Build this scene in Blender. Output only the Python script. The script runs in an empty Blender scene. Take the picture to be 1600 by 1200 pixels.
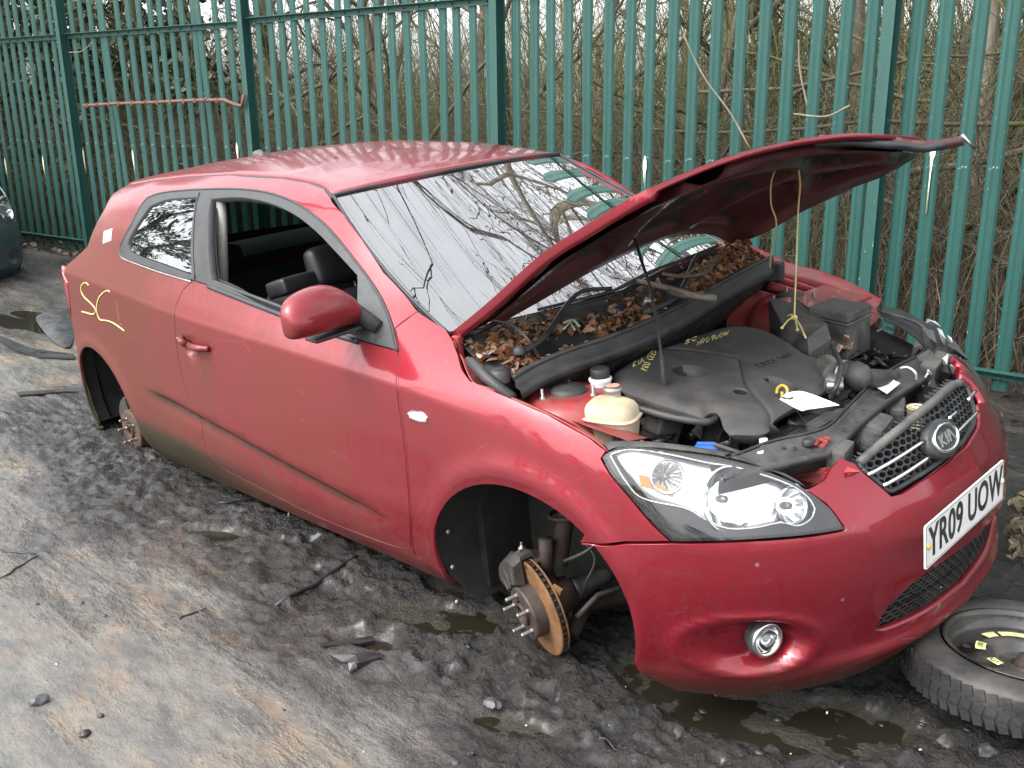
import bpy, bmesh, math, random
import numpy as np
from mathutils import Vector, Matrix, geometry
random.seed(7)
rng = np.random.RandomState(11)
scene = bpy.context.scene
COL = scene.collection

# ------------------------------------------------------------------ camera
# The wrecked car is modelled in its own frame (x forward, y to its left, z up);
# CAR_R tilts it as it sags on its brake discs.
FPX = 1550.599
CC = np.array([1.86995729, -2.53061569, 1.35259388])
C_RT = np.array([0.7007004770323313, 0.707039198457956, -0.09546943663075953])
C_UP = np.array([-0.14801270933402405, 0.2749606832731784, 0.9499941371027237])
C_FW = np.array([-0.6979334347645663, 0.6515306550714848, -0.29731586930377063])
CAR_R = np.array([[0.9987874573924874, -0.003431363007611101, -0.0491104948392904],
                  [0.0, 0.9975679744143572, -0.06970033301811508],
                  [0.049230224003654205, 0.06961581839457281, 0.99635838074149]])
CAR_T = np.array([0, 0, .36])
def toworld(P): return CAR_R @ np.asarray(P, float) + CAR_T
CAMW = toworld(CC)
cam_data = bpy.data.cameras.new('camera')
cam = bpy.data.objects.new('camera', cam_data); COL.objects.link(cam)
r_, u_, f_ = CAR_R @ C_RT, CAR_R @ C_UP, CAR_R @ C_FW
cam.matrix_world = Matrix(((r_[0], u_[0], -f_[0], CAMW[0]), (r_[1], u_[1], -f_[1], CAMW[1]),
                           (r_[2], u_[2], -f_[2], CAMW[2]), (0, 0, 0, 1)))
cam_data.sensor_fit = 'HORIZONTAL'; cam_data.sensor_width = 36; cam_data.lens = FPX / 1600 * 36
cam_data.clip_start = .05; cam_data.clip_end = 3000
scene.camera = cam

# ------------------------------------------------------------------ light
SUN_EL, SUN_AZ = math.radians(48), math.radians(250)   # veiled sun, behind the photographer's left
world = bpy.data.worlds.new("World"); scene.world = world; world.use_nodes = True
wn = world.node_tree; wn.nodes.clear()
sky = wn.nodes.new('ShaderNodeTexSky'); sky.sky_type = 'NISHITA'; sky.sun_disc = False
sky.sun_elevation = SUN_EL; sky.sun_rotation = math.pi / 2 - SUN_AZ
sky.air_density = 1.0; sky.dust_density = 3.0; sky.ozone_density = 1.0
hsv = wn.nodes.new('ShaderNodeHueSaturation'); hsv.inputs['Saturation'].default_value = .16; hsv.inputs['Value'].default_value = 1.6   # overcast: the blue is veiled
tcw = wn.nodes.new('ShaderNodeTexCoord')
cn = wn.nodes.new('ShaderNodeTexNoise'); cn.inputs['Scale'].default_value = 2.2; cn.inputs['Detail'].default_value = 5
cr = wn.nodes.new('ShaderNodeMapRange'); cr.inputs['From Min'].default_value = .3; cr.inputs['From Max'].default_value = .7
cr.inputs['To Min'].default_value = .8; cr.inputs['To Max'].default_value = 1.2
mm = wn.nodes.new('ShaderNodeMix'); mm.data_type = 'RGBA'; mm.blend_type = 'MULTIPLY'; mm.inputs[0].default_value = 1
bg = wn.nodes.new('ShaderNodeBackground'); bg.inputs['Strength'].default_value = .15
wo = wn.nodes.new('ShaderNodeOutputWorld')
wn.links.new(sky.outputs[0], hsv.inputs['Color']); wn.links.new(tcw.outputs['Generated'], cn.inputs['Vector'])
wn.links.new(cn.outputs['Fac'], cr.inputs['Value']); wn.links.new(hsv.outputs[0], mm.inputs[6])
# overcast deck: about three times brighter overhead than low down
sx_ = wn.nodes.new('ShaderNodeSeparateXYZ'); wn.links.new(tcw.outputs['Generated'], sx_.inputs[0])
zr = wn.nodes.new('ShaderNodeMapRange'); zr.inputs['From Min'].default_value = 0; zr.inputs['From Max'].default_value = .75; zr.inputs['To Min'].default_value = 2.6; zr.inputs['To Max'].default_value = 4.4
wn.links.new(sx_.outputs[2], zr.inputs['Value']); mu = wn.nodes.new('ShaderNodeMath'); mu.operation = 'MULTIPLY'; wn.links.new(zr.outputs[0], mu.inputs[0]); wn.links.new(cr.outputs[0], mu.inputs[1])
wn.links.new(mu.outputs[0], mm.inputs[7]); wn.links.new(mm.outputs[2], bg.inputs['Color'])
wn.links.new(bg.outputs[0], wo.inputs[0])
sd = bpy.data.lights.new('sun', 'SUN'); sd.energy = .5; sd.angle = math.radians(40); sd.color = (1, .97, .92)
so = bpy.data.objects.new('sun', sd); COL.objects.link(so)
sdir = Vector((math.cos(SUN_EL) * math.cos(SUN_AZ), math.cos(SUN_EL) * math.sin(SUN_AZ), math.sin(SUN_EL)))
so.rotation_euler = sdir.to_track_quat('Z', 'Y').to_euler()
scene.view_settings.view_transform = 'Standard'; scene.view_settings.look = 'None'
scene.view_settings.exposure = -.38; scene.view_settings.gamma = 1.0
scene.cycles.max_bounces = 8; scene.cycles.transparent_max_bounces = 12
scene.cycles.use_denoising = True

# ------------------------------------------------------------------ helpers
def tag(o, label=None, cat=None, group=None, kind=None):
    if label: o['label'] = label
    if cat: o['category'] = cat
    if group: o['group'] = group
    if kind: o['kind'] = kind
    return o
def empty(name, loc=(0, 0, 0), label=None, cat=None, group=None):
    o = bpy.data.objects.new(name, None); COL.objects.link(o); o.location = loc; o.empty_display_size = .1
    return tag(o, label, cat, group)
def mk(name, V, F, mat, parent=None, smooth=True, normals=None, mats=None, fm=None):
    me = bpy.data.meshes.new(name)
    me.from_pydata([tuple(map(float, v)) for v in V], [], [tuple(int(i) for i in f) for f in F])
    for m in (mats or [mat]): me.materials.append(m)
    if fm is not None: me.polygons.foreach_set('material_index', np.asarray(fm, np.int32))
    me.polygons.foreach_set('use_smooth', np.full(len(me.polygons), smooth))
    me.update()
    if normals is not None: me.normals_split_custom_set_from_vertices([tuple(n) for n in normals])
    o = bpy.data.objects.new(name, me); COL.objects.link(o)
    if parent: o.parent = parent
    return o
def copy_tree(o, parent=None, matswap=None):
    c = o.copy(); COL.objects.link(c); c.parent = parent
    for ch in list(o.children): copy_tree(ch, c)
    return c
class MB:
    """collects shapes, builds one mesh"""
    def __init__(s): s.V = []; s.F = []; s.S = []
    def add(s, V, F, smooth=True):
        b = len(s.V); s.V += [tuple(map(float, v)) for v in V]
        s.F += [tuple(i + b for i in f) for f in F]; s.S += [smooth] * len(F); return s
    def box(s, c, d, rot=None, bev=0.0, M=None):
        d = np.array(d, float) / 2
        if bev > 0:
            bm = bmesh.new(); bmesh.ops.create_cube(bm, size=1)
            for v in bm.verts: v.co = Vector((v.co.x * 2 * d[0], v.co.y * 2 * d[1], v.co.z * 2 * d[2]))
            bmesh.ops.bevel(bm, geom=bm.edges[:], offset=min(bev, .45 * 2 * min(d)), segments=2, profile=.6, affect='EDGES')
            V = np.array([v.co[:] for v in bm.verts]); bm.verts.index_update(); F = [[v.index for v in f.verts] for f in bm.faces]; bm.free()
        else:
            V = np.array([(x, y, z) for x in (-1, 1) for y in (-1, 1) for z in (-1, 1)]) * d
            F = [(0, 1, 3, 2), (4, 6, 7, 5), (0, 4, 5, 1), (2, 3, 7, 6), (0, 2, 6, 4), (1, 5, 7, 3)]
        if rot is not None:
            Rm = rot if isinstance(rot, np.ndarray) else eul(*rot); V = V @ Rm.T
        return s.add(V + np.array(c), F, False)
    def tube(s, pts, r, n=8, caps=True, closed=False):
        P = np.array(pts, float); m = len(P); r = np.broadcast_to(np.asarray(r, float), (m,))
        T = np.zeros_like(P); T[1:-1] = P[2:] - P[:-2]; T[0] = P[1] - P[0]; T[-1] = P[-1] - P[-2]
        if closed: T[0] = T[-1] = P[1] - P[-2]
        T /= np.linalg.norm(T, axis=1)[:, None] + 1e-12
        a = np.array([0, 0, 1.]) if abs(T[0][2]) < .9 else np.array([1., 0, 0])
        N = np.cross(T[0], a); N /= np.linalg.norm(N); V = []
        for i in range(m):
            N = N - T[i] * (N @ T[i]); N /= np.linalg.norm(N) + 1e-12; B = np.cross(T[i], N)
            for k in range(n):
                t = 2 * math.pi * k / n; V.append(P[i] + r[i] * (math.cos(t) * N + math.sin(t) * B))
        F = [(i * n + k, i * n + (k + 1) % n, (i + 1) * n + (k + 1) % n, (i + 1) * n + k) for i in range(m - 1) for k in range(n)]
        if caps and not closed: F += [tuple(range(n - 1, -1, -1)), tuple(range((m - 1) * n, m * n))]
        return s.add(V, F)
    def lathe(s, prof, c=(0, 0, 0), M=None, n=32, sharp=False):
        """prof: (r, h) pairs; axis z, M rotates"""
        V = []; m = len(prof)
        for (r, h) in prof:
            for k in range(n):
                t = 2 * math.pi * k / n; V.append((r * math.cos(t), r * math.sin(t), h))
        V = np.array(V)
        if M is not None: V = V @ M.T
        F = [(i * n + k, i * n + (k + 1) % n, (i + 1) * n + (k + 1) % n, (i + 1) * n + k) for i in range(m - 1) for k in range(n)]
        return s.add(V + np.array(c), F, not sharp)
    def disc(s, c, r, M=None, n=24):
        V = np.array([(r * math.cos(2 * math.pi * k / n), r * math.sin(2 * math.pi * k / n), 0) for k in range(n)])
        if M is not None: V = V @ M.T
        return s.add(V + np.array(c), [tuple(range(n))], False)
    def prism(s, poly, h, fn, bev=0):
        """poly in 2D, extruded h; fn maps (x,y,z)->3D"""
        n = len(poly); V = [fn(x, y, 0) for x, y in poly] + [fn(x, y, h) for x, y in poly]
        F = [(i, (i + 1) % n, n + (i + 1) % n, n + i) for i in range(n)]
        tr = geometry.tessellate_polygon([[Vector((x, y, 0)) for x, y in poly]])
        F += [tuple(t) for t in tr] + [tuple(n + i for i in reversed(t)) for t in tr]
        return s.add(V, F, False)
    def build(s, name, mat, parent=None, auto=None):
        me = bpy.data.meshes.new(name); me.from_pydata(s.V, [], s.F); me.materials.append(mat)
        me.polygons.foreach_set('use_smooth', np.array(s.S, bool)); me.update()
        bm = bmesh.new(); bm.from_mesh(me); bmesh.ops.recalc_face_normals(bm, faces=bm.faces[:]); bm.to_mesh(me); bm.free()
        if auto: me.set_sharp_from_angle(angle=math.radians(auto)) if hasattr(me, 'set_sharp_from_angle') else None
        o = bpy.data.objects.new(name, me); COL.objects.link(o)
        if parent: o.parent = parent
        return o
def eul(x, y, z):
    cx, sx, cy, sy, cz, sz = math.cos(x), math.sin(x), math.cos(y), math.sin(y), math.cos(z), math.sin(z)
    return np.array([[cz, -sz, 0], [sz, cz, 0], [0, 0, 1]]) @ np.array([[cy, 0, sy], [0, 1, 0], [-sy, 0, cy]]) @ np.array([[1, 0, 0], [0, cx, -sx], [0, sx, cx]])
def zto(d, x=None):
    """rotation whose z axis is d"""
    d = np.array(d, float); d /= np.linalg.norm(d)
    a = np.array(x, float) if x is not None else (np.array([0, 0, 1.]) if abs(d[2]) < .9 else np.array([1., 0, 0]))
    X = a - d * (a @ d); X /= np.linalg.norm(X); Y = np.cross(d, X)
    return np.stack([X, Y, d], 1)
def smooth_curve(pts, n=8, closed=False):
    P = np.array(pts, float); m = len(P); out = []
    for i in range(m if closed else m - 1):
        p0 = P[(i - 1) % m] if closed or i > 0 else 2 * P[0] - P[1]
        p1 = P[i]; p2 = P[(i + 1) % m]
        p3 = P[(i + 2) % m] if closed or i < m - 2 else 2 * P[-1] - P[-2]
        for k in range(n):
            t = k / n
            out.append(.5 * ((2 * p1) + (-p0 + p2) * t + (2 * p0 - 5 * p1 + 4 * p2 - p3) * t * t + (-p0 + 3 * p1 - 3 * p2 + p3) * t ** 3))
    if not closed: out.append(P[-1])
    return np.array(out)

# pixel of the 1600-wide photograph -> point at a chosen real depth plane of the car frame
def ray(x, y): return C_FW + C_RT * (x - 800) / FPX - C_UP * (y - 600) / FPX
def onp(x, y, ax, val):
    d = ray(x, y); t = (val - CC[ax]) / d[ax]; return CC + t * d
def onpl(x, y, p0, n):
    d = ray(x, y); n = np.array(n, float); t = ((np.array(p0) - CC) @ n) / (d @ n); return CC + t * d
def proj(P):
    d = np.asarray(P, float) - CC; z = d @ C_FW
    return np.stack([800 + FPX * (d @ C_RT) / z, 600 - FPX * (d @ C_UP) / z], -1)
def gnd(x, y, z=0.0):
    d = CAR_R @ ray(x, y); t = (z - CAMW[2]) / d[2]; return CAMW + t * d
# ------------------------------------------------------------------ body surface of the hatchback
BASE = smooth_curve([(-3.36, 0), (-3.35, -.25), (-3.31, -.48), (-3.23, -.67), (-3.12, -.785), (-2.97, -.843), (-2.72, -.872), (-2.4, -.885), (-1.9, -.892),
        (-1.4, -.893), (-.9, -.892), (-.45, -.889), (0, -.884), (.22, -.868), (.40, -.825), (.56, -.75), (.705, -.635), (.83, -.46), (.908, -.24), (.932, 0)], 24)
_L = np.concatenate([[0], np.cumsum(np.linalg.norm(np.diff(BASE, axis=0), axis=1))])
_s0 = _L[np.argmin(np.abs(BASE[:, 0]) + (BASE[:, 1] > -.5) * 9)]
_L = _L - _s0
SMIN, SMAX = _L[0], _L[-1]
def pchip(xk, yk, x):
    """batched: xk,yk (N,M), x (N,)"""
    h = np.diff(xk, axis=1); d = np.diff(yk, axis=1) / h; m = np.zeros_like(yk)
    a, b = d[:, :-1], d[:, 1:]; w1 = 2 * h[:, 1:] + h[:, :-1]; w2 = h[:, 1:] + 2 * h[:, :-1]
    ok = a * b > 0
    with np.errstate(divide='ignore', invalid='ignore'):
        m[:, 1:-1] = np.where(ok, (w1 + w2) / (w1 / np.where(ok, a, 1) + w2 / np.where(ok, b, 1)), 0)
    m[:, 0] = d[:, 0]; m[:, -1] = d[:, -1]
    i = np.clip((x[:, None] > xk[:, 1:-1]).sum(1), 0, xk.shape[1] - 2); r = np.arange(len(x))
    hh = h[r, i]; t = (x - xk[r, i]) / hh; tt = np.clip(t, 0, 1)
    y0, y1, m0, m1 = yk[r, i], yk[r, i + 1], m[r, i] * hh, m[r, i + 1] * hh
    y = (2 * tt ** 3 - 3 * tt ** 2 + 1) * y0 + (tt ** 3 - 2 * tt ** 2 + tt) * m0 + (3 * tt ** 2 - 2 * tt ** 3) * y1 + (tt ** 3 - tt ** 2) * m1
    return y + np.where(t < 0, t * m0, 0) + np.where(t > 1, (t - 1) * m1, 0)
# stations: s, then (z, inset) knots
ST = [
 (-4.2, [(-.25,.10),(-.15,.03),(.02,.0),(.25,.0),(.42,.01),(.60,.03),(.64,.04),(.74,.10),(.80,.16),(.88,.24),(.96,.34),(1.02,.46),(1.05,.56)]),
 (-3.3, [(-.25,.10),(-.15,.03),(.02,.0),(.25,.0),(.42,.01),(.62,.025),(.66,.035),(.77,.10),(.82,.16),(.90,.26),(.96,.34),(1.01,.43),(1.03,.51)]),
 (-2.85,[(-.25,.09),(-.15,.03),(.02,.0),(.25,.0),(.42,.004),(.668,.006),(.688,.014),(.79,.078),(.84,.115),(.92,.18),(.98,.245),(1.03,.33),(1.05,.41)]),
 (-2.4, [(-.16,.09),(-.09,.045),(.02,.012),(.2,.0),(.40,.001),(.646,.005),(.664,.013),(.785,.075),(.84,.10),(.92,.155),(.985,.21),(1.035,.275),(1.065,.35)]),
 (-1.7, [(-.15,.09),(-.07,.045),(.03,.012),(.18,.0),(.36,.0),(.588,.004),(.605,.011),(.735,.073),(.80,.104),(.90,.165),(.98,.22),(1.04,.28),(1.075,.355)]),
 (-.9,  [(-.15,.09),(-.08,.045),(.03,.012),(.16,.0),(.34,.0),(.545,.004),(.562,.011),(.645,.064),(.73,.112),(.83,.175),(.92,.24),(.985,.30),(1.01,.37)]),
 (-.38, [(-.15,.085),(-.08,.04),(.03,.012),(.15,.0),(.32,.0),(.514,.005),(.530,.012),(.60,.064),(.645,.11),(.70,.19),(.76,.27),(.84,.35),(.90,.44)]),
 (0,    [(-.22,.06),(-.12,.02),(.02,.003),(.15,.0),(.30,.002),(.46,.014),(.50,.026),(.565,.07),(.60,.115),(.63,.18),(.68,.26),(.76,.36),(.84,.46)]),
 (.32,  [(-.24,.06),(-.14,.015),(.0,.0),(.13,.0),(.25,.008),(.38,.025),(.43,.045),(.50,.09),(.54,.13),(.58,.20),(.63,.28),(.72,.38),(.80,.48)]),
 (.62,  [(-.245,.07),(-.16,.02),(-.03,.0),(.10,-.006),(.20,.0),(.30,.035),(.36,.07),(.43,.125),(.48,.18),(.53,.26),(.59,.35),(.68,.46),(.76,.55)]),
 (.95,  [(-.25,.08),(-.18,.03),(-.06,.005),(.10,-.008),(.20,.0),(.27,.03),(.33,.065),(.38,.105),(.43,.16),(.49,.26),(.56,.37),(.66,.5),(.76,.6)]),
 (1.25, [(-.25,.08),(-.19,.035),(-.08,.012),(.04,-.008),(.13,-.014),(.22,.0),(.29,.028),(.35,.055),(.41,.10),(.47,.20),(.55,.33),(.66,.5),(.76,.6)]),
 (1.50, [(-.25,.085),(-.19,.035),(-.08,.012),(.04,-.012),(.13,-.022),(.22,-.005),(.29,.028),(.35,.055),(.41,.10),(.47,.20),(.55,.33),(.66,.5),(.76,.6)]),
]
_SS = np.array([a for a, _ in ST]); _SZ = np.array([[k[0] for k in b] for _, b in ST]); _SD = np.array([[k[1] for k in b] for _, b in ST])
def S(s, z, off=0.0):
    """body surface; s runs along the flank and round the nose, beyond SMAX it is the left side"""
    s = np.atleast_1d(np.asarray(s, float)).copy(); z = np.atleast_1d(np.asarray(z, float)); s, z = np.broadcast_arrays(s, z); s = s.copy()
    mir = s > SMAX; s = np.where(mir, 2 * SMAX - s, s); N = len(s)
    Zk = np.stack([pchip(np.broadcast_to(_SS, (N, len(_SS))), np.broadcast_to(_SZ[:, k], (N, len(_SS))), s) for k in range(_SZ.shape[1])], 1)
    Dk = np.stack([pchip(np.broadcast_to(_SS, (N, len(_SS))), np.broadcast_to(_SD[:, k], (N, len(_SS))), s) for k in range(_SZ.shape[1])], 1)
    d = pchip(Zk, Dk, z)
    x0 = np.interp(s, _L, BASE[:, 0]); y0 = np.interp(s, _L, BASE[:, 1])
    e = .03
    nx = np.interp(s + e, _L, BASE[:, 0]) - np.interp(s - e, _L, BASE[:, 0]); ny = np.interp(s + e, _L, BASE[:, 1]) - np.interp(s - e, _L, BASE[:, 1])
    l = np.hypot(nx, ny); nx, ny = ny / l, -nx / l            # outward
    # swage groove low on the doors
    zs = .135 - .1145 * (s + 1.3); a = np.clip((s + 2.15) / .25, 0, 1) * np.clip((-.52 - s) / .15, 0, 1)
    u = zs - z; d = d + a * .020 * np.where(u > 0, np.exp(-np.maximum(u, 0) / .07), np.exp(np.minimum(u, 0) / .006))
    # wheel-arch flares and swell round them
    for sx, zz, rr, am in ((.055, -.03, .375, .011), (-2.70, -.02, .375, .011)):
        r = np.hypot(s - sx, z - zz); d = d - am * np.exp(-((r - rr) / .035) ** 2) * (z > -.2)
    # fog-lamp recess, dished
    for sc in (.70, ):
        r = np.hypot((s - sc) / .16, (z + .068) / .080); q = np.clip((1.08 - r) / .55, 0, 1); d = d + (.045 + .03 * np.clip((s - sc) / .1, -1, 1)) * q * q * (3 - 2 * q) - .005 * np.exp(-((r - 1.15) / .14) ** 2)
    # cup behind the door handle
    r = np.hypot((s + 1.655) / .050, (z - .468) / .036); d = d + .024 * np.clip(1 - r ** 3, 0, 1)
    # blade of the chin below the intake
    d = d - .018 * np.exp(-((z + .155) / .028) ** 2) * np.clip((s - .75) / .3, 0, 1)
    d = d + off
    P = np.stack([x0 - nx * d, (y0 - ny * d), z], 1)
    P[:, 1] = np.where(mir, -P[:, 1], P[:, 1])
    return P
def SN(s, z):
    e = .006; s = np.atleast_1d(np.asarray(s, float)); z = np.atleast_1d(np.asarray(z, float)); s, z = np.broadcast_arrays(s, z)
    a = S(s + e, z) - S(s - e, z); b = S(s, z + e) - S(s, z - e); n = np.cross(a, b)
    return n / (np.linalg.norm(n, axis=1)[:, None] + 1e-12)
_gs, _gz = np.meshgrid(np.linspace(-3.6, 2 * SMAX + .5, 260), np.linspace(-.26, 1.05, 90)); _gs = _gs.ravel(); _gz = _gz.ravel()
_gp = S(_gs, _gz); _gn = SN(_gs, _gz); _gq = proj(_gp); _gf = ((CC - _gp) * _gn).sum(1) > 0
def sz(px):
    """pixels -> (s, z) on the body surface"""
    px = np.atleast_2d(np.array(px, float)); out = []
    for p in px:
        D = np.hypot(*(_gq - p).T) + (~_gf) * 1e4
        i = np.argmin(D); q = np.array([_gs[i], _gz[i]]); best = (1e9, q)
        for it in range(12):
            e = proj(S(*q))[0] - p; en = np.hypot(*e)
            if en < best[0]: best = (en, q.copy())
            if en < .05: break
            J = np.stack([(proj(S(q[0] + 1e-4, q[1]))[0] - proj(S(*q))[0]) / 1e-4, (proj(S(q[0], q[1] + 1e-4))[0] - proj(S(*q))[0]) / 1e-4], 1)
            st = np.linalg.lstsq(J, -e, rcond=.02)[0]; st *= min(1, .08 / (np.hypot(*st) + 1e-9)); q = q + st
        out.append(best[1])
    return np.array(out)
# ------------------------------------------------------------------ materials
def nmat(name):
    m = bpy.data.materials.new(name); m.use_nodes = True; nt = m.node_tree; nt.nodes.clear()
    o = nt.nodes.new('ShaderNodeOutputMaterial'); b = nt.nodes.new('ShaderNodeBsdfPrincipled'); nt.links.new(b.outputs[0], o.inputs[0])
    return m, nt, b
def N(nt, t, **k):
    n = nt.nodes.new(t)
    for a, v in k.items():
        if a.startswith('i_'):
            key = a[2:]; key = int(key) if key.isdigit() else key.replace('_', ' ')
            n.inputs[key].default_value = v
        else: setattr(n, a, v)
    return n
def noise(nt, vec, scale, detail=4, rough=.6, dist=0.0):
    n = N(nt, 'ShaderNodeTexNoise'); n.inputs['Scale'].default_value = scale; n.inputs['Detail'].default_value = detail
    n.inputs['Roughness'].default_value = rough; n.inputs['Distortion'].default_value = dist
    if vec: nt.links.new(vec, n.inputs['Vector'])
    return n.outputs['Fac']
def ramp(nt, fac, lo, hi, a=0.0, b=1.0):
    n = N(nt, 'ShaderNodeMapRange'); n.inputs[1].default_value = lo; n.inputs[2].default_value = hi; n.inputs[3].default_value = a; n.inputs[4].default_value = b
    nt.links.new(fac, n.inputs[0]); return n.outputs[0]
def mixc(nt, fac, a, b, mode='MIX'):
    n = N(nt, 'ShaderNodeMix', data_type='RGBA', blend_type=mode)
    if hasattr(fac, 'links'): nt.links.new(fac, n.inputs[0])
    else: n.inputs[0].default_value = fac
    for v, i in ((a, 6), (b, 7)):
        if hasattr(v, 'links'): nt.links.new(v, n.inputs[i])
        else: n.inputs[i].default_value = (*v, 1) if len(v) == 3 else v
    return n.outputs[2]
def mth(nt, op, a, b=None, c=None):
    n = N(nt, 'ShaderNodeMath', operation=op)
    for i, v in enumerate((a, b, c)):
        if v is None: continue
        if hasattr(v, 'links'): nt.links.new(v, n.inputs[i])
        else: n.inputs[i].default_value = v
    return n.outputs[0]
def bump(nt, b, h, strength=.3, dist=.01, inp='Normal'):
    n = N(nt, 'ShaderNodeBump'); n.inputs['Strength'].default_value = strength; n.inputs['Distance'].default_value = dist
    nt.links.new(h, n.inputs['Height']); nt.links.new(n.outputs[0], b.inputs[inp]); return n
def objc(nt): return N(nt, 'ShaderNodeTexCoord').outputs['Object']
def sep(nt, v):
    n = N(nt, 'ShaderNodeSeparateXYZ'); nt.links.new(v, n.inputs[0]); return n.outputs
def mapv(nt, v, sc):
    n = N(nt, 'ShaderNodeMapping'); n.inputs['Scale'].default_value = sc; nt.links.new(v, n.inputs['Vector']); return n.outputs[0]
def simple(name, col, rough=.5, metal=0.0, var=.25, scale=14, dust=None, dustc=(.11, .10, .085), bmp=0.0, coat=0.0, bscale=120, **kw):
    """painted / plastic / metal with grime laid over it in patches"""
    m, nt, b = nmat(name); v = objc(nt)
    f = noise(nt, v, scale, 5)
    c = mixc(nt, ramp(nt, f, .3, .7), [x * (1 - var) for x in col], [min(1, x * (1 + var)) for x in col])
    r = rough
    if dust:
        d = mth(nt, 'MULTIPLY', ramp(nt, noise(nt, v, scale * .8 + 3, 6, .65, .4), .38, .68), dust)
        c = mixc(nt, d, c, dustc); rr = ramp(nt, d, 0, 1, rough, .85); nt.links.new(rr, b.inputs['Roughness'])
    else:
        rr = ramp(nt, f, .3, .7, rough * .85, min(1, rough * 1.15)); nt.links.new(rr, b.inputs['Roughness'])
    nt.links.new(c, b.inputs['Base Color']); b.inputs['Metallic'].default_value = metal
    b.inputs['Coat Weight'].default_value = coat
    if bmp: bump(nt, b, noise(nt, v, bscale, 3), bmp, .004)
    for k, x in kw.items(): b.inputs[k.replace('_', ' ')].default_value = x
    return m

def paint(name, base, flake, dirty=1.0):
    m, nt, b = nmat(name); v = objc(nt); x, y, z = sep(nt, v)
    # weathered film: brown-green algae and road dirt, thicker to the rear and on the flanks, streaked downwards
    n1 = noise(nt, mapv(nt, v, (1.2, 1.2, 2.2)), 1.6, 6, .6, .5); n2 = noise(nt, mapv(nt, v, (14, 14, 1.1)), 2.0, 4, .6); n3 = noise(nt, v, 9, 6, .7)
    rear = ramp(nt, x, -2.7, .3, 1.0, .12)
    low = ramp(nt, z, .75, -.2, .45, 1.15)
    g = mth(nt, 'ADD', mth(nt, 'MULTIPLY', n1, .75), mth(nt, 'MULTIPLY', n2, .30)); n4 = noise(nt, v, 75, 5, .75); n5 = noise(nt, mapv(nt, v, (42, 42, 2.6)), 1.0, 5, .7); g = mth(nt, 'ADD', g, mth(nt, 'MULTIPLY', n3, .25)); g = mth(nt, 'ADD', g, mth(nt, 'MULTIPLY', mth(nt, 'SUBTRACT', n4, .5), .55)); g = mth(nt, 'ADD', g, mth(nt, 'MULTIPLY', mth(nt, 'SUBTRACT', n5, .5), .45))
    g = ramp(nt, g, .40, .78); film = mth(nt, 'MULTIPLY', mth(nt, 'MULTIPLY', g, rear), low)
    film = mth(nt, 'MULTIPLY', mth(nt, 'ADD', film, mth(nt, 'MULTIPLY', mth(nt, 'POWER', rear, 1.7), .55)), dirty)
    film = mth(nt, 'MULTIPLY', film, ramp(nt, z, .80, .98, 1.0, .40))
    # mud thrown up along the sills and chin
    edge = ramp(nt, mth(nt, 'ADD', z, mth(nt, 'MULTIPLY', n3, .16)), -.03, -.15)
    edge = mth(nt, 'MULTIPLY', edge, .85 * dirty)
    # specks of grit and water spots
    vo = N(nt, 'ShaderNodeTexVoronoi'); vo.inputs['Scale'].default_value = 46; nt.links.new(v, vo.inputs['Vector'])
    sel = ramp(nt, noise(nt, v, 13, 4), .44, .60)
    spk = mth(nt, 'MULTIPLY', ramp(nt, vo.outputs['Distance'], .16, .09), sel)
    fl = noise(nt, v, 900, 1)
    red = mixc(nt, ramp(nt, fl, .35, .65), base, flake)
    c = mixc(nt, mth(nt, 'MINIMUM', film, .72), red, (.070, .047, .031))
    zz_ = mth(nt, 'ADD', mth(nt, 'MULTIPLY_ADD', x, .055, .045), mth(nt, 'MULTIPLY', n3, .05)); zz_ = mth(nt, 'SUBTRACT', z, mth(nt, 'MULTIPLY_ADD', zz_, -1.0, -.0))
    green = mth(nt, 'MULTIPLY', mth(nt, 'MULTIPLY', ramp(nt, zz_, .03, -.03), ramp(nt, x, -1.2, -1.9)), .9)
    c = mixc(nt, mth(nt, 'MULTIPLY', ramp(nt, n4, .50, .72), .45 * dirty), c, (.075, .045, .034))
    c = mixc(nt, green, c, (.030, .032, .018))
    # grime lodged under the door swage
    uu_ = mth(nt, 'SUBTRACT', mth(nt, 'MULTIPLY_ADD', x, -.1145, -.0139), z)
    sw_ = mth(nt, 'MULTIPLY', mth(nt, 'MULTIPLY', ramp(nt, uu_, -.002, .004), ramp(nt, uu_, .040, .006)), mth(nt, 'MULTIPLY', ramp(nt, x, -.55, -.75), ramp(nt, x, -2.2, -2.05)))
    c = mixc(nt, mth(nt, 'MULTIPLY', sw_, mth(nt, 'MULTIPLY', ramp(nt, n3, .3, .5, .6, .95), dirty)), c, (.012, .013, .006))
    c = mixc(nt, edge, c, (.040, .032, .022))
    c = mixc(nt, mth(nt, 'MULTIPLY', spk, .85 * dirty), c, (.06, .045, .035))
    # fine pale scratches
    w = N(nt, 'ShaderNodeTexVoronoi', feature='DISTANCE_TO_EDGE'); w.inputs['Scale'].default_value = 1.7
    nt.links.new(mapv(nt, v, (1, 1, 3.5)), w.inputs['Vector'])
    scr = mth(nt, 'MULTIPLY', ramp(nt, w.outputs['Distance'], .006, .002), ramp(nt, noise(nt, v, 5, 3), .60, .66))
    c = mixc(nt, mth(nt, 'MULTIPLY', scr, .28), c, (.40, .25, .23))
    vc = N(nt, 'ShaderNodeTexVoronoi'); vc.inputs['Scale'].default_value = 9; nt.links.new(v, vc.inputs['Vector'])
    chp = mth(nt, 'MULTIPLY', ramp(nt, mth(nt, 'ADD', vc.outputs['Distance'], mth(nt, 'MULTIPLY', n3, .04)), .075, .06), ramp(nt, noise(nt, v, 3.3, 2), .56, .60))
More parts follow.
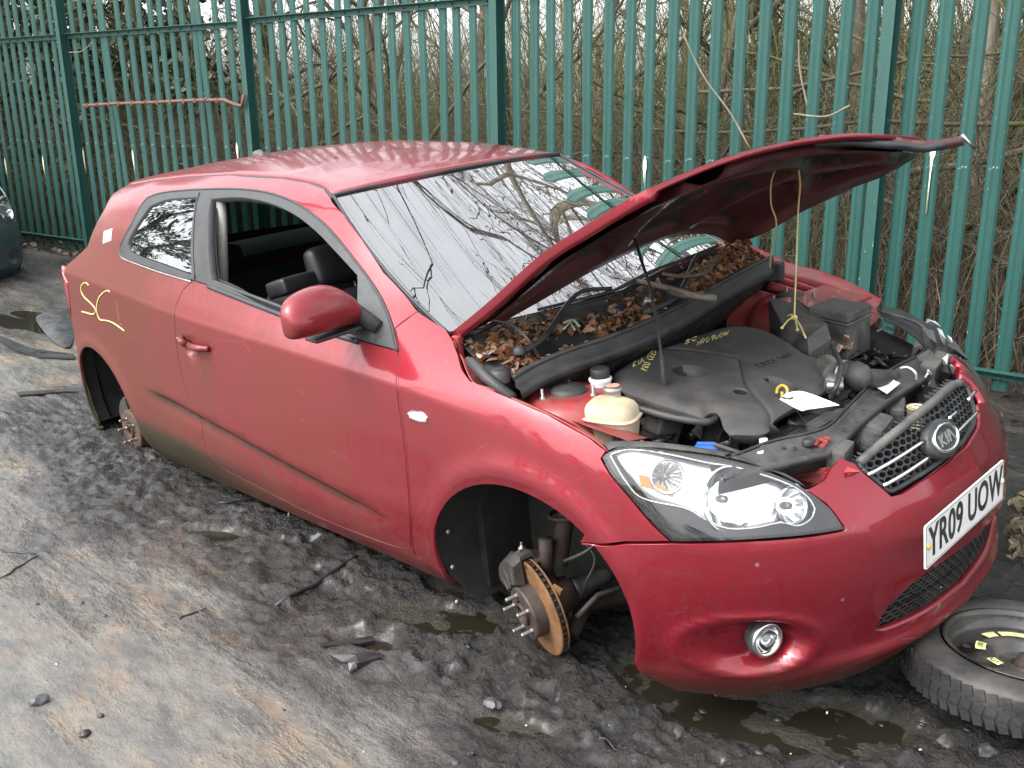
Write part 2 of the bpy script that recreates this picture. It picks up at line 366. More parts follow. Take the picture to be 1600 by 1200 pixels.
    c = mixc(nt, mth(nt, 'MULTIPLY', chp, .7), c, (.26, .22, .22))
    nt.links.new(c, b.inputs['Base Color'])
    b.inputs['Specular IOR Level'].default_value = .12; b.inputs['Coat IOR'].default_value = 1.5
    dull = mth(nt, 'MAXIMUM', film, edge)
    nt.links.new(ramp(nt, dull, 0, .7, .34, .75), b.inputs['Roughness'])
    nt.links.new(ramp(nt, dull, 0, .9, .62, .05), b.inputs['Metallic'])
    nt.links.new(ramp(nt, dull, .05, .80, 1.0, .15), b.inputs['Coat Weight'])
    nt.links.new(ramp(nt, dull, 0, .5, .03, .20), b.inputs['Coat Roughness'])
    h = mth(nt, 'ADD', mth(nt, 'MULTIPLY', spk, .5), mth(nt, 'MULTIPLY', noise(nt, v, 60, 2), .15))
    bump(nt, b, h, .12, .003)
    return m

M = {}
M['red'] = paint('red_metallic_paint', (.200, .003, .0145), (.280, .008, .025))
M['bay_red'] = simple('bay_red_paint', (.30, .020, .022), .5, var=.3, dust=.75, dustc=(.10, .075, .06), coat=.3)
M['blue'] = paint('blue_grey_paint', (.055, .085, .105), (.075, .11, .13), .55)
M['black'] = simple('black_plastic', (.016, .016, .017), .5, dust=.5, dustc=(.06, .055, .05), bmp=.15)
M['trim'] = simple('weathered_black_trim', (.017, .019, .021), .45, dust=.6, dustc=(.050, .054, .054), scale=20, bmp=.1)
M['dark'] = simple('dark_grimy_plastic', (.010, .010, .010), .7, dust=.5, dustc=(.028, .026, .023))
M['liner'] = simple('wheel_liner_felt', (.012, .012, .011), .9, dust=.6, dustc=(.030, .029, .025), bmp=.4)
M['cover'] = simple('engine_cover_plastic', (.044, .044, .045), .50, var=.15, dust=.75, dustc=(.075, .068, .060), scale=7, bmp=.25, bscale=260)
M['greyp'] = simple('dusty_grey_plastic', (.045, .045, .047), .55, dust=.8, dustc=(.13, .12, .105), scale=10, bmp=.2)
M['rubber'] = simple('rubber_hose', (.022, .022, .023), .45, dust=.6, dustc=(.07, .065, .055), scale=18)
M['alu'] = simple('dirty_aluminium', (.42, .41, .39), .38, .9, dust=.6, dustc=(.11, .10, .085), scale=25)
M['steel'] = simple('dull_steel', (.30, .29, .28), .4, .9, dust=.5, dustc=(.14, .09, .05), scale=30)
M['reflector'] = simple('lamp_reflector', (.92, .92, .92), .24, 1.0, var=.04)
M['chrome'] = simple('chrome', (.80, .80, .80), .09, 1.0, var=.05, dust=.15)
M['rust'] = simple('surface_rust', (.19, .088, .030), .75, .1, var=.45, scale=18, dust=.7, dustc=(.075, .042, .024), bmp=.3, bscale=200)
M['rustdark'] = simple('dark_rust', (.030, .020, .016), .7, .3, var=.4, scale=35, dust=.5, dustc=(.060, .038, .024), bmp=.4)
M['hub'] = simple('hub_iron', (.060, .045, .040), .55, .5, var=.4, scale=40, dust=.5, dustc=(.11, .075, .05), bmp=.3)
M['caliper'] = simple('caliper_iron', (.055, .052, .05), .6, .6, var=.3, scale=30, dust=.7, dustc=(.09, .08, .065), bmp=.5)
M['white'] = simple('white_plastic', (.72, .72, .70), .4, var=.08, dust=.25, dustc=(.35, .33, .28))
M['paper'] = simple('white_paper', (.85, .85, .85), .8, var=.03)
M['beige'] = simple('aged_translucent_plastic', (.50, .43, .30), .38, var=.12, scale=9, dust=.55, dustc=(.22, .17, .10), bmp=.1, Subsurface_Weight=.15)
M['bluecap'] = simple('blue_cap', (.03, .12, .45), .4, var=.1, dust=.15)
M['yellow'] = simple('yellow_plastic', (.55, .36, .04), .45, dust=.3)
M['crayon'] = simple('yellow_paint_marker', (.60, .54, .20), .6, var=.1)
M['cord'] = simple('yellow_cord', (.62, .52, .22), .8, var=.2)
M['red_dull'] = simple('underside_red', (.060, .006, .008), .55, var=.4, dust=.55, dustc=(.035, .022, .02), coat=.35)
M['seat'] = simple('seat_cloth', (.012, .012, .013), .95, var=.3, bmp=.4, bscale=400)
M['seat2'] = simple('seat_vinyl', (.015, .015, .017), .5, var=.2)
M['grey_trim'] = simple('grey_inner_trim', (.24, .24, .22), .7, var=.1, dust=.3)
M['orange'] = simple('amber_lens', (.85, .25, .01), .25, var=.2)
M['leaf'] = None
def glassm(name, tint, rough=.0, dirt=.25, dirtc=(.35, .36, .36), trans=.75, ior=1.5):
    """see-through pane with a film of dust: principled coat over a mix with transparency"""
    m = bpy.data.materials.new(name); m.use_nodes = True; nt = m.node_tree; nt.nodes.clear(); v = objc(nt)
    o = N(nt, 'ShaderNodeOutputMaterial'); fr = N(nt, 'ShaderNodeFresnel'); fr.inputs['IOR'].default_value = ior
    tr = N(nt, 'ShaderNodeBsdfTransparent'); tr.inputs[0].default_value = (*tint, 1)
    gl = N(nt, 'ShaderNodeBsdfGlossy'); gl.inputs['Roughness'].default_value = rough; gl.inputs['Color'].default_value = (1, 1, 1, 1)
    df = N(nt, 'ShaderNodeBsdfDiffuse'); df.inputs[0].default_value = (*dirtc, 1)
    vo = N(nt, 'ShaderNodeTexVoronoi'); vo.inputs['Scale'].default_value = 110; nt.links.new(v, vo.inputs['Vector'])
    sp = mth(nt, 'MULTIPLY', ramp(nt, vo.outputs['Distance'], .22, .12), ramp(nt, noise(nt, v, 20, 3), .45, .6))
    d = mth(nt, 'ADD', mth(nt, 'MULTIPLY', ramp(nt, noise(nt, v, 3.5, 6, .65, .3), .3, .8), dirt), mth(nt, 'MULTIPLY', sp, dirt * 1.2))
    m1 = N(nt, 'ShaderNodeMixShader'); nt.links.new(d, m1.inputs[0]); nt.links.new(tr.outputs[0], m1.inputs[1]); nt.links.new(df.outputs[0], m1.inputs[2])
    m2 = N(nt, 'ShaderNodeMixShader'); f2 = mth(nt, 'MINIMUM', mth(nt, 'MULTIPLY', fr.outputs[0], trans * 6.4), 1)
    nt.links.new(f2, m2.inputs[0]); nt.links.new(m1.outputs[0], m2.inputs[1]); nt.links.new(gl.outputs[0], m2.inputs[2])
    nt.links.new(m2.outputs[0], o.inputs[0])
    bp = N(nt, 'ShaderNodeBump'); bp.inputs['Strength'].default_value = .02; bp.inputs['Distance'].default_value = .002
    nt.links.new(sp, bp.inputs['Height']); nt.links.new(bp.outputs[0], gl.inputs['Normal'])
    return m
M['glass'] = glassm('windscreen_glass', (.30, .34, .33), .0, .10)
M['sideglass'] = glassm('tinted_side_glass', (.10, .13, .13), .01, .16, (.12, .17, .17), .42)
M['lens'] = glassm('clear_lamp_lens', (.93, .95, .95), .03, .05, (.4, .4, .4), .22)
M['redlens'] = simple('red_lens', (.35, .01, .015), .15, var=.2, coat=1.0)
# ------------------------------------------------------------------ the red hatchback: body panels
car = empty('wrecked_hatchback', (0, 0, 0), 'dirty red three-door hatchback without wheels, bonnet propped open', 'car')
_Rm = Matrix([list(r) for r in CAR_R]).to_4x4(); _Rm.translation = Vector(CAR_T); car.matrix_world = _Rm
def densify(P, h, closed=True):
    P = np.array(P, float); out = []; m = len(P)
    for i in range(m if closed else m - 1):
        a, b = P[i], P[(i + 1) % m]; k = max(1, int(round(np.linalg.norm(b - a) / h)))
        for j in range(k): out.append(a + (b - a) * j / k)
    if not closed: out.append(P[-1])
    return np.array(out)
def rounded(P, ang=35, closed=True):
    """Catmull through gentle bends, straight at corners"""
    P = np.array(P, float); m = len(P); out = []
    def corner(i):
        if not closed and (i <= 0 or i >= m - 1): return True
        a = P[i % m] - P[(i - 1) % m]; b = P[(i + 1) % m] - P[i % m]
        c = (a @ b) / (np.linalg.norm(a) * np.linalg.norm(b) + 1e-12); return math.degrees(math.acos(max(-1, min(1, c)))) > ang
    for i in range(m if closed else m - 1):
        p1, p2 = P[i % m], P[(i + 1) % m]
        p0 = 2 * p1 - p2 if corner(i) else P[(i - 1) % m]; p3 = 2 * p2 - p1 if corner((i + 1) % m if closed else i + 1) else P[(i + 2) % m]
        for k in range(5):
            t = k / 5
            out.append(.5 * ((2 * p1) + (-p0 + p2) * t + (2 * p0 - 5 * p1 + 4 * p2 - p3) * t * t + (-p0 + 3 * p1 - 3 * p2 + p3) * t ** 3))
    if not closed: out.append(P[-1])
    return np.array(out)
def area(P): x, y = P[:, 0], P[:, 1]; return .5 * np.sum(x * np.roll(y, -1) - np.roll(x, -1) * y)
def inset(P, d):
    if area(P) < 0: P = P[::-1]
    a = P - np.roll(P, 1, 0); b = np.roll(P, -1, 0) - P
    a /= np.linalg.norm(a, axis=1)[:, None] + 1e-9; b /= np.linalg.norm(b, axis=1)[:, None] + 1e-9
    n = np.stack([-(a[:, 1] + b[:, 1]), a[:, 0] + b[:, 0]], 1); n /= np.linalg.norm(n, axis=1)[:, None] + 1e-9
    return P + n * d
def inside(poly, pts):
    x, y = pts[:, 0], pts[:, 1]; r = np.zeros(len(pts), bool); m = len(poly)
    for i in range(m):
        x1, y1 = poly[i]; x2, y2 = poly[(i + 1) % m]
        c = ((y1 > y) != (y2 > y)) & (x < (x2 - x1) * (y - y1) / (y2 - y1 + 1e-15) + x1); r ^= c
    return r
def segdist(poly, pts):
    d = np.full(len(pts), 1e9); m = len(poly)
    for i in range(m):
        a, b = poly[i], poly[(i + 1) % m]; ab = b - a; t = np.clip(((pts - a) @ ab) / (ab @ ab + 1e-15), 0, 1)
        d = np.minimum(d, np.linalg.norm(pts - (a + t[:, None] * ab), axis=1))
    return d
def patch(name, outer, holes=(), mat=None, parent=car, h=.025, depth=.014, gap=.0022, off=0.0, mirror=False, fn=S, nfn=SN, raw=False, feats=()):
    outer = np.array(outer, float)
    loops = [inset(densify(outer if raw else outer, h * .8), gap)] + [inset(densify(np.array(q, float), h * .8), -gap) for q in holes]
    lo, hi = loops[0].min(0), loops[0].max(0)
    gx, gy = np.meshgrid(np.arange(lo[0] + h * .5, hi[0], h), np.arange(lo[1] + h * .5, hi[1], h)); G = np.stack([gx.ravel(), gy.ravel()], 1)
    k = inside(loops[0], G)
    for q in loops[1:]: k &= ~inside(q, G)
    G = G[k]
    if len(G):
        k = np.ones(len(G), bool)
        for q in loops: k &= segdist(q, G) > h * .45
        G = G[k]
    if feats and len(G):
        Fp = np.vstack([densify(np.array(q, float), .02, False) for q in feats]); k = inside(loops[0], Fp)
        for q in loops[1:]: k &= ~inside(q, Fp)
        Fp = Fp[k]
        if len(Fp):
            for q in loops: Fp = Fp[segdist(q, Fp) > .004] if len(Fp) else Fp
            k = np.array([np.min(np.hypot(*(Fp - g).T)) > .011 for g in G]) if len(Fp) else np.ones(len(G), bool); G = np.vstack([G[k], Fp])
    pts = np.vstack([*loops, G]); E_ = []; b = 0
    for q in loops: E_ += [(b + i, b + (i + 1) % len(q)) for i in range(len(q))]; b += len(q)
    V2, _, F, _, _, _ = geometry.delaunay_2d_cdt([Vector(p) for p in pts], E_, [], 0, 1e-7)
    V2 = np.array([v[:] for v in V2]); F = [f for f in F]
    cen = np.array([V2[list(f)].mean(0) for f in F]); k = inside(loops[0], cen)
    for q in loops[1:]: k &= ~inside(q, cen)
    F = [tuple(f) for f, kk in zip(F, k) if kk]
    used = sorted({i for f in F for i in f}); ix = {a: i for i, a in enumerate(used)}; V2 = V2[used]; F = [tuple(ix[i] for i in f) for f in F]
    P = fn(V2[:, 0], V2[:, 1], off); Nn = nfn(V2[:, 0], V2[:, 1])
    if mirror: P = P * [1, -1, 1]; Nn = Nn * [1, -1, 1]
    f0 = np.array([f[:3] for f in F]); fn_ = np.cross(P[f0[:, 1]] - P[f0[:, 0]], P[f0[:, 2]] - P[f0[:, 0]])
    flip = (fn_ * Nn[f0[:, 0]]).sum(1) < 0; F = [f[::-1] if fl else f for f, fl in zip(F, flip)]
    V = list(P); NN = list(Nn)
    if depth:
        cnt = {}
        for f in F:
            for i in range(len(f)):
                a, b2 = f[i], f[(i + 1) % len(f)]; cnt[(a, b2)] = cnt.get((a, b2), 0) + 1
        be = [e for e in cnt if (e[1], e[0]) not in cnt]; mp = {}; mo = {}
        for a, b2 in be:
            for q in (a, b2):
                if q not in mp:
                    mo[q] = len(V); V.append(P[q]); NN.append(Nn[q]); mp[q] = len(V); V.append(P[q] - Nn[q] * depth); NN.append(Nn[q])
        nrm = {}
        for a, b2 in be:
            t = P[b2] - P[a]; o = np.cross(t, Nn[a]); o /= np.linalg.norm(o) + 1e-9
            for q in (a, b2): nrm[q] = nrm.get(q, 0) + o
        for q, o in nrm.items():
            o = o / (np.linalg.norm(o) + 1e-9); NN[mo[q]] = (o * .7 + Nn[q] * .7); NN[mp[q]] = o
        F += [(mo[b2], mo[a], mp[a], mp[b2]) for a, b2 in be]
    return mk(name, V, F, mat, parent, True, normals=NN)
def pxr(px, ang=35): return rounded(sz(px), ang)

_ss = np.linspace(-2.3, -.35, 60); SWF = [np.stack([_ss, .135 - .1145 * (_ss + 1.3) + dz], 1) for dz in (.016, .007, .001, -.005, -.014, -.032)]
CRF = [np.array([(-3.3, .64 + dz), (-2.85, .672 + dz), (-2.4, .652 + dz), (-1.7, .595 + dz), (-.9, .552 + dz), (-.38, .521 + dz), (0, .48 + dz)]) for dz in (-.026, -.014, -.004, .005, .014, .026)]
HDF = [[(-1.655 + k * .05 * math.cos(t), .468 + k * .036 * math.sin(t)) for t in np.linspace(0, 6.283, 22)] for k in (.4, .7, .9, 1.0, 1.12)]
FEATS = SWF + CRF
# --- outlines traced on the surface
DOOR = [(622, 548), (619, 600), (622, 625), (632, 700), (640, 800), (642, 857), (600, 848), (500, 809), (406, 762), (350, 733), (334, 716), (322, 700), (315, 662),
        (297, 628), (284, 587), (275, 531), (272.5, 494), (275, 478), (285, 455), (294, 445), (300, 437)]
BELT = [(300, 437), (330, 447), (375, 463), (434, 487), (500, 512), (572, 534), (622, 548)]     # door skin top edge
FRAME_TOP = [(622, 548), (612.5, 506), (594, 462), (562.5, 416), (525, 369), (487.5, 333), (450, 311), (409, 299), (362.5, 295), (312, 296), (281, 298), (250, 302), (231, 309), (219, 325),
             (206, 350), (195, 371), (188, 386), (188, 396), (194, 402), (219, 411), (250, 422), (300, 437)]
DOOR_SZ = sz(DOOR); BELT_SZ = sz(BELT); FT_SZ = sz(FRAME_TOP)
door_red = np.vstack([rounded(DOOR_SZ, 35, False), rounded(BELT_SZ, 35, False)[1:-1]])
frame_poly = np.vstack([rounded(FT_SZ, 35, False), rounded(BELT_SZ, 35, False)[1:-1]])
hole_all = np.vstack([rounded(DOOR_SZ, 35, False), rounded(FT_SZ, 35, False)[::-1][1:-1]])
APIL = [(-1.033, 1.010), (-.909, .963), (-.78, .888), (-.644, .797), (-.54, .745), (-.448, .699), (-.375, .680), (-.315, .664)]
DITCH = [(-1.033, 1.010), (-1.12, 1.033), (-1.23, 1.050), (-1.40, 1.066), (-1.775, 1.078), (-2.14, 1.070), (-2.45, 1.055), (-2.70, 1.035)]
ARCHR = sz([(123, 548), (140, 541), (160, 550), (175, 570), (195, 610), (210, 650)])
SILL_R = [(-2.318, .03), (-2.27, -.05), (-2.24, -.118)]
side = list(map(tuple, APIL[:6])) + [tuple(sz([(617, 512)])[0])]
seam = sz([(617, 512)])[0]; h548 = DOOR_SZ[0]
side = [(-.448, .699)] + APIL[:5][::-1] + DITCH[1:] + [(-2.76, 1.0), (-2.70, .95), (-2.705, .86), (-2.70, .795), (-2.80, .74), (-2.90, .70), (-2.93, .66), (-2.87, .62), (-2.90, .55), (-2.95, .48), (-3.05, .40),
        (-3.12, .30), (-3.06, .29), (-3.04, .26), (-3.02, .12), (-3.0, .0), (-2.97, -.12), (-3.02, -.2)]
arc = [(-2.70 + .345 * math.cos(t), -.012 + .350 * math.sin(t)) for t in np.radians(np.linspace(200, 0, 26))]
side = side[:-5] + [(-3.10, .20), (-3.07, -.12)] + arc + [(-2.33, -.06), (-2.31, -.155), (-1.9, -.165), (-1.2, -.165), (-.6, -.165), (-.42, -.163), (-.42, -.10)]
# the one-piece side runs under the door to the front wing, with the door and window openings cut out
side += [(-.435, -.075), (-.452, -.055)]
side = [tuple(p) for p in side] + [tuple(p) for p in [DOOR_SZ[5] + [.012, 0], DOOR_SZ[4] + [.012, 0], DOOR_SZ[3] + [.012, 0], DOOR_SZ[2] + [.012, 0], DOOR_SZ[1] + [.012, 0], h548 + [.014, .0], seam]]
hole_in = inset(hole_all, 0.0)
patch('side_panel', side, [hole_all], M['red'], h=.026, feats=FEATS)
patch('side_panel', side, [hole_all], M['red'], h=.045, mirror=True)
def build_door(mir):
    d = patch('door', door_red, [], M['red'], h=.026 if not mir else .05, mirror=mir, feats=() if mir else FEATS + HDF)
    fr = patch('window_surround', frame_poly, [WIN_SZ, QG_SZ], M['trim'], parent=car, h=.03, off=-.003, mirror=mir, depth=.03)
    return d, fr
WIN = [(331, 311), (378, 309), (425, 319), (462, 337), (494, 362), (525, 394), (559, 431), (559, 462), (559, 524), (500, 506), (434, 484), (394, 467), (356, 446), (331, 436)]
QG = [(308, 309), (284, 310), (259, 313), (243, 319), (235, 323), (216, 350), (200, 380), (201, 388), (212, 396), (250, 410), (300, 428)]
WIN_SZ = pxr(WIN, 30); QG_SZ = pxr(QG, 30)
door, frame = build_door(False); doorL, frameL = build_door(True)
for mir in (False, True):
    patch('quarter_window', inset(QG_SZ, -.004), [], M['sideglass'], h=.03, depth=0, off=.006, mirror=mir)
patch('door_window', inset(WIN_SZ, -.004), [], M['sideglass'], h=.04, depth=0, off=.008, mirror=True)
# front wings
arcf = [(.052 + .362 * math.cos(t), -.045 + .345 * math.sin(t)) for t in np.radians(np.linspace(187, 43, 24))]
headL = sz([(939, 716), (953, 741), (981, 775), (1019, 820), (1047, 846)])
ftop = sz([(947, 704), (919, 682), (856, 647), (806, 625), (762, 606), (734, 594), (722, 577), (716, 553), (708, 530), (697, 513), (675, 500), (653, 486)])
wing = [tuple(seam + [.002, -.002]), tuple(h548 + [.012, -.002])] + [tuple(DOOR_SZ[i] + [.010, 0]) for i in (1, 2, 3, 4)] + [tuple(DOOR_SZ[5] + [.012, -.002]), (-.425, -.075), (-.41, -.10), (-.415, -.155), (-.33, -.155)] + \
       arcf[:-1] + [tuple(q) for q in sz([(906, 848), (975, 847), (1047, 846)])] + [tuple(q) for q in headL[::-1][1:]] + [tuple(q) for q in ftop]
wing = np.array(wing)
patch('front_wing', wing, [], M['red'], h=.022, feats=CRF)
wl = wing.copy(); wl = wl[wl[:, 0] < .30]
wingL = [p for p in map(tuple, wing) if p[0] < .16] 
patch('front_wing', wingL, [], M['red'], h=.04, mirror=True).__setitem__('label', 'crumpled far-side wing torn off behind the lamp')
# bumper
i_ar = [(.052 + .362 * math.cos(t), -.045 + .345 * math.sin(t)) for t in np.radians(np.linspace(43, -14, 14))]
top = [tuple(q) for q in sz([(1047, 849), (1119, 848), (1181, 845), (1275, 837), (1322, 828), (1305, 803), (1291, 787), (1259, 765)])]
HL = SMAX
bum = i_ar[::-1] + [tuple(sz([(906, 850)])[0]), tuple(sz([(975, 850)])[0])] + top + [(.93, .335), (.96, .355), (1.0, .372), (1.035, .355), (1.045, .338)]
bum += [tuple(q) for q in sz([(1350, 739), (1372, 757), (1393, 775), (1410, 771)])]
gl = sz([(1440, 752), (1480, 724), (1515, 692), (1530, 667), (1531, 648), (1527, 630)])
bum += [tuple(q) for q in gl]
# far side: torn above the grille end, then down the left corner
bum += [(1.70, .345), (1.71, .385), (1.69, .425), (1.72, .418), (1.745, .432), (1.75, .412), (1.79, .425), (1.80, .405), (1.84, .43), (1.90, .43), (1.98, .39), (2.1, .33), (2.25, .26), (2.4, .22), (2.56, .20),
        (2.57, .15), (2.53, .04), (2.50, -.06), (2.49, -.15), (2.45, -.235), (2.2, -.255), (1.9, -.262), (SMAX, -.262), (1.15, -.265), (.9, -.265), (.7, -.262), (.5, -.245), (.43, -.20), (.41, -.16)]
INT = [(1.045, -.085), (1.07, -.03), (1.12, .005), (1.2, .035), (1.3, .042), (SMAX, .045), (1.62, .042), (1.72, .035), (1.80, .005), (1.85, -.03), (1.875, -.085), (1.80, -.098), (SMAX, -.105), (1.12, -.098)]
FGF = [[(.70 + k * .16 * math.cos(t), -.068 + k * .080 * math.sin(t)) for t in np.linspace(0, 6.283, 40)] for k in (.2, .4, .6, .75, .85, .93, 1.0, 1.07, 1.2)]
CHF = [np.array([(s_, -.155 + dz) for s_ in np.linspace(.7, 2 * SMAX - .7, 50)]) for dz in (-.04, -.025, -.012, 0, .012, .025, .04)]
bumper = patch('front_bumper', bum, [rounded(INT, 30)], M['red'], h=.015, depth=.02, feats=CHF)
# ------------------------------------------------------------------ roof, glass, bonnet
def grid(name, fn, nu, nv, mat, parent=car, thick=0, flipn=False, smooth=True):
    u, v = np.meshgrid(np.linspace(0, 1, nu), np.linspace(-1, 1, nv), indexing='ij'); P = fn(u.ravel(), v.ravel())
    F = [(i * nv + j, (i + 1) * nv + j, (i + 1) * nv + j + 1, i * nv + j + 1) for i in range(nu - 1) for j in range(nv - 1)]
    if flipn: F = [f[::-1] for f in F]
    o = mk(name, P, F, mat, parent, smooth)
    if thick:
        md = o.modifiers.new('t', 'SOLIDIFY'); md.thickness = thick; md.offset = -1
    return o
D_E = S(np.array([a for a, b in DITCH]), np.array([b for a, b in DITCH]))      # near roof gutter, front -> rear
_dl = np.concatenate([[0], np.cumsum(np.linalg.norm(np.diff(D_E, axis=0), axis=1))]); _dl /= _dl[-1]
def gut(u): return np.stack([np.interp(u, _dl, D_E[:, k]) for k in range(3)], 1)
def roof_f(u, v):
    g = gut(u); w = 1 - np.abs(v) ** 2.4
    front = np.clip(1 - u / .25, 0, 1) ** 1.5; back = np.clip((u - .8) / .2, 0, 1)
    x = g[:, 0] + w * (.115 * front - .16 * back); z = g[:, 2] + w * (.028 + .018 * np.sin(np.pi * np.clip(u, 0, 1)) - .01 * back) - .006
    e = np.clip((np.abs(v) - .965) / .035, 0, 1); z = z - .010 * e
    return np.stack([x, -(g[:, 1]) * v * .992, z], 1)
roof = grid('roof', roof_f, 50, 61, M['red'], thick=.012)
# black gutter strip each side
for sg in (1, -1):
    mb = MB(); g = gut(np.linspace(0, 1, 40)); g = g + [0, .004, -.006]; g[:, 1] *= sg; mb.tube(g, .007, 6); mb.build('roof_gutter', M['trim'], car)
# spoiler lip at the tail
def spo(u, v):
    g = roof_f(np.ones_like(v) * 1.0, v); w = 1 - np.abs(v) ** 6 * .3
    return g + np.stack([-.13 * u * w, 0 * v, -.035 * u - .05 * (u > .8) * (u - .8) / .2], 1)
grid('tail_spoiler', spo, 7, 40, M['red'], thick=.014)
# windscreen
A_E = S(np.array([a for a, b in APIL]), np.array([b for a, b in APIL]))
_al = np.concatenate([[0], np.cumsum(np.linalg.norm(np.diff(A_E, axis=0), axis=1))]); _al /= _al[-1]
def apl(u): return np.stack([np.interp(u, _al, smooth_A[:, k]) for k in range(3)], 1) if False else np.stack([np.interp(u, _ax, _AS[:, k]) for k in range(3)], 1)
_t = np.linspace(0, 1, 60); _AS = np.stack([np.polyval(np.polyfit(_al, A_E[:, k], 2), _t) for k in range(3)], 1); _ax = np.concatenate([[0], np.cumsum(np.linalg.norm(np.diff(_AS, axis=0), axis=1))]); _ax /= _ax[-1]
def ws_f(u, v, ins=0.0, dz=0.0):
    g = apl(u); w = 1 - v ** 2; bow = .112 + .11 * u
    y = -(g[:, 1] + .004) * v * (1 - ins)
    return np.stack([g[:, 0] + w * bow, y, g[:, 2] + w * (.026 - .002 * u) - .010 + dz], 1)
grid('windscreen', lambda u, v: ws_f(u * .985 + .005, v * .985), 40, 60, M['glass'])
# black printed border + rubber round the glass
mb = MB()
def band(fa, n=50, flip=False):
    t = np.linspace(0, 1, n); a, b = fa(t); V = [p for q in zip(a, b) for p in q]
    mb.add(V, [(2 * i, 2 * i + 1, 2 * i + 3, 2 * i + 2) for i in range(n - 1)])
band(lambda t: (ws_f(t, -np.ones_like(t), 0, -.004), ws_f(t, -.955 * np.ones_like(t), 0, -.004)))
band(lambda t: (ws_f(t, np.ones_like(t), 0, -.004), ws_f(t, .955 * np.ones_like(t), 0, -.004)))
band(lambda t: (ws_f(0 * t, 2 * t - 1, 0, -.004), ws_f(0 * t + .018, 2 * t - 1, 0, -.004)))
band(lambda t: (ws_f(0 * t + .93, 2 * t - 1, 0, -.004), ws_f(0 * t + 1, 2 * t - 1, 0, -.004)))
mb.build('screen_border', M['black'], car)
mb = MB(); t = np.linspace(0, 1, 50)
mb.tube(ws_f(t, -np.ones(50) * .993, 0, .004), .0055, 6); mb.tube(ws_f(t, np.ones(50) * .993, 0, .004), .0055, 6); mb.tube(ws_f(0 * t + .002, 2 * t - 1, 0, .006), .006, 6)
mb.build('screen_seal', M['trim'], car)
# tailgate: a closed panel with its glass, from roof to bumper
RE = np.array([(-2.66, .79), (-2.66, .86), (-2.68, .95), (-2.74, 1.0)])
def tg(u, v):       # u 0 bottom ..1 top
    z = -.15 + 1.16 * u; zk = np.array([-.15, .05, .30, .48, .62, .80, .95, 1.01]); xe = np.array([-3.05, -3.08, -3.10, -2.95, -2.92, -2.69, -2.69, -2.74]); ye = np.array([.79, .80, .80, .83, .82, .77, .66, .58])
    xc = np.array([-3.36, -3.38, -3.38, -3.36, -3.32, -3.16, -2.98, -2.92])
    a, b, c = (np.interp(z, zk, q) for q in (xe, ye, xc)); w = 1 - np.abs(v) ** 2.6
    return np.stack([a + (c - a) * w, b * v, z], 1)
grid('tailgate', lambda u, v: tg(u * .66, v), 26, 30, M['red'], flipn=True)
grid('rear_window', lambda u, v: tg(.68 + u * .28, v * .9) , 12, 24, M['sideglass'], flipn=True)
mb = MB()
band(lambda t: (tg(.66 + .34 * t, -.9 + 0 * t), tg(.66 + .34 * t, -1.0 + 0 * t))); band(lambda t: (tg(.66 + .34 * t, .9 + 0 * t), tg(.66 + .34 * t, 1 + 0 * t)))
band(lambda t: (tg(.955 + 0 * t, 2 * t - 1), tg(1 + 0 * t, 2 * t - 1))); band(lambda t: (tg(.655 + 0 * t, 2 * t - 1), tg(.685 + 0 * t, 2 * t - 1)))
mb.build('tailgate_frame', M['red'], car)
# ------------------------------------------------------------------ bonnet, propped open and bent by the crash
HB = [  # rows from the hinge forward; (pixel, depth y)
 [((701, 523), -.725), ((820, 462), -.50), ((915, 408), -.25), ((994, 370), 0), ((1050, 354), .25), ((1098, 352), .50), ((1137, 368), .725)],
 [((765, 470), -.735), ((868, 405), -.50), ((962, 361), -.25), ((1040, 336), 0), ((1094, 325), .25), ((1145, 326), .50), ((1192, 352), .735)],
 [((842, 400), -.735), ((942, 339), -.50), ((1037, 303), -.25), ((1115, 283), 0), ((1170, 277), .25), ((1216, 284), .50), ((1252, 318), .735)],
 [((915, 352), -.725), ((1019, 293), -.50), ((1118, 261), -.25), ((1195, 245), 0), ((1246, 243), .25), ((1290, 255), .50), ((1318, 285), .72)],
 [((975, 315), -.705), ((1087, 263), -.48), ((1185, 232), -.24), ((1273, 222), 0), ((1322, 222), .24), ((1362, 236), .48), ((1368, 262), .68)],
 [((1010, 296), -.68), ((1126, 249), -.46), ((1224, 223), -.23), ((1318, 209), 0), ((1398, 211), .23), ((1442, 218), .44), ((1396, 244), .60)],
]
HG = np.array([[onp(*p, 1, y) for p, y in row] for row in HB])
def bicub(G, u, v):
    """Catmull-Rom over the control grid"""
    n, m = G.shape[:2]
    def w(t): return np.array([-.5 * t + t * t - .5 * t ** 3, 1 - 2.5 * t * t + 1.5 * t ** 3, .5 * t + 2 * t * t - 1.5 * t ** 3, -.5 * t * t + .5 * t ** 3])
    Gp = np.zeros((n + 2, m + 2, 3)); Gp[1:-1, 1:-1] = G; Gp[0, 1:-1] = 2 * G[0] - G[1]; Gp[-1, 1:-1] = 2 * G[-1] - G[-2]
    Gp[:, 0] = 2 * Gp[:, 1] - Gp[:, 2]; Gp[:, -1] = 2 * Gp[:, -2] - Gp[:, -3]
    x = u * (n - 1); y = v * (m - 1); i = min(int(x), n - 2); j = min(int(y), m - 2); a = w(x - i); b = w(y - j)
    return np.einsum('i,j,ijk->k', a, b, Gp[i:i + 4, j:j + 4])
def hood_pt(u, v):
    P = bicub(HG, u, v)
    return P
nu, nv = 46, 56
HP = np.array([[hood_pt(i / (nu - 1), j / (nv - 1)) for j in range(nv)] for i in range(nu)])
dU = np.gradient(HP, axis=0); dV = np.gradient(HP, axis=1); HN = np.cross(dU, dV); HN /= np.linalg.norm(HN, axis=2)[..., None]
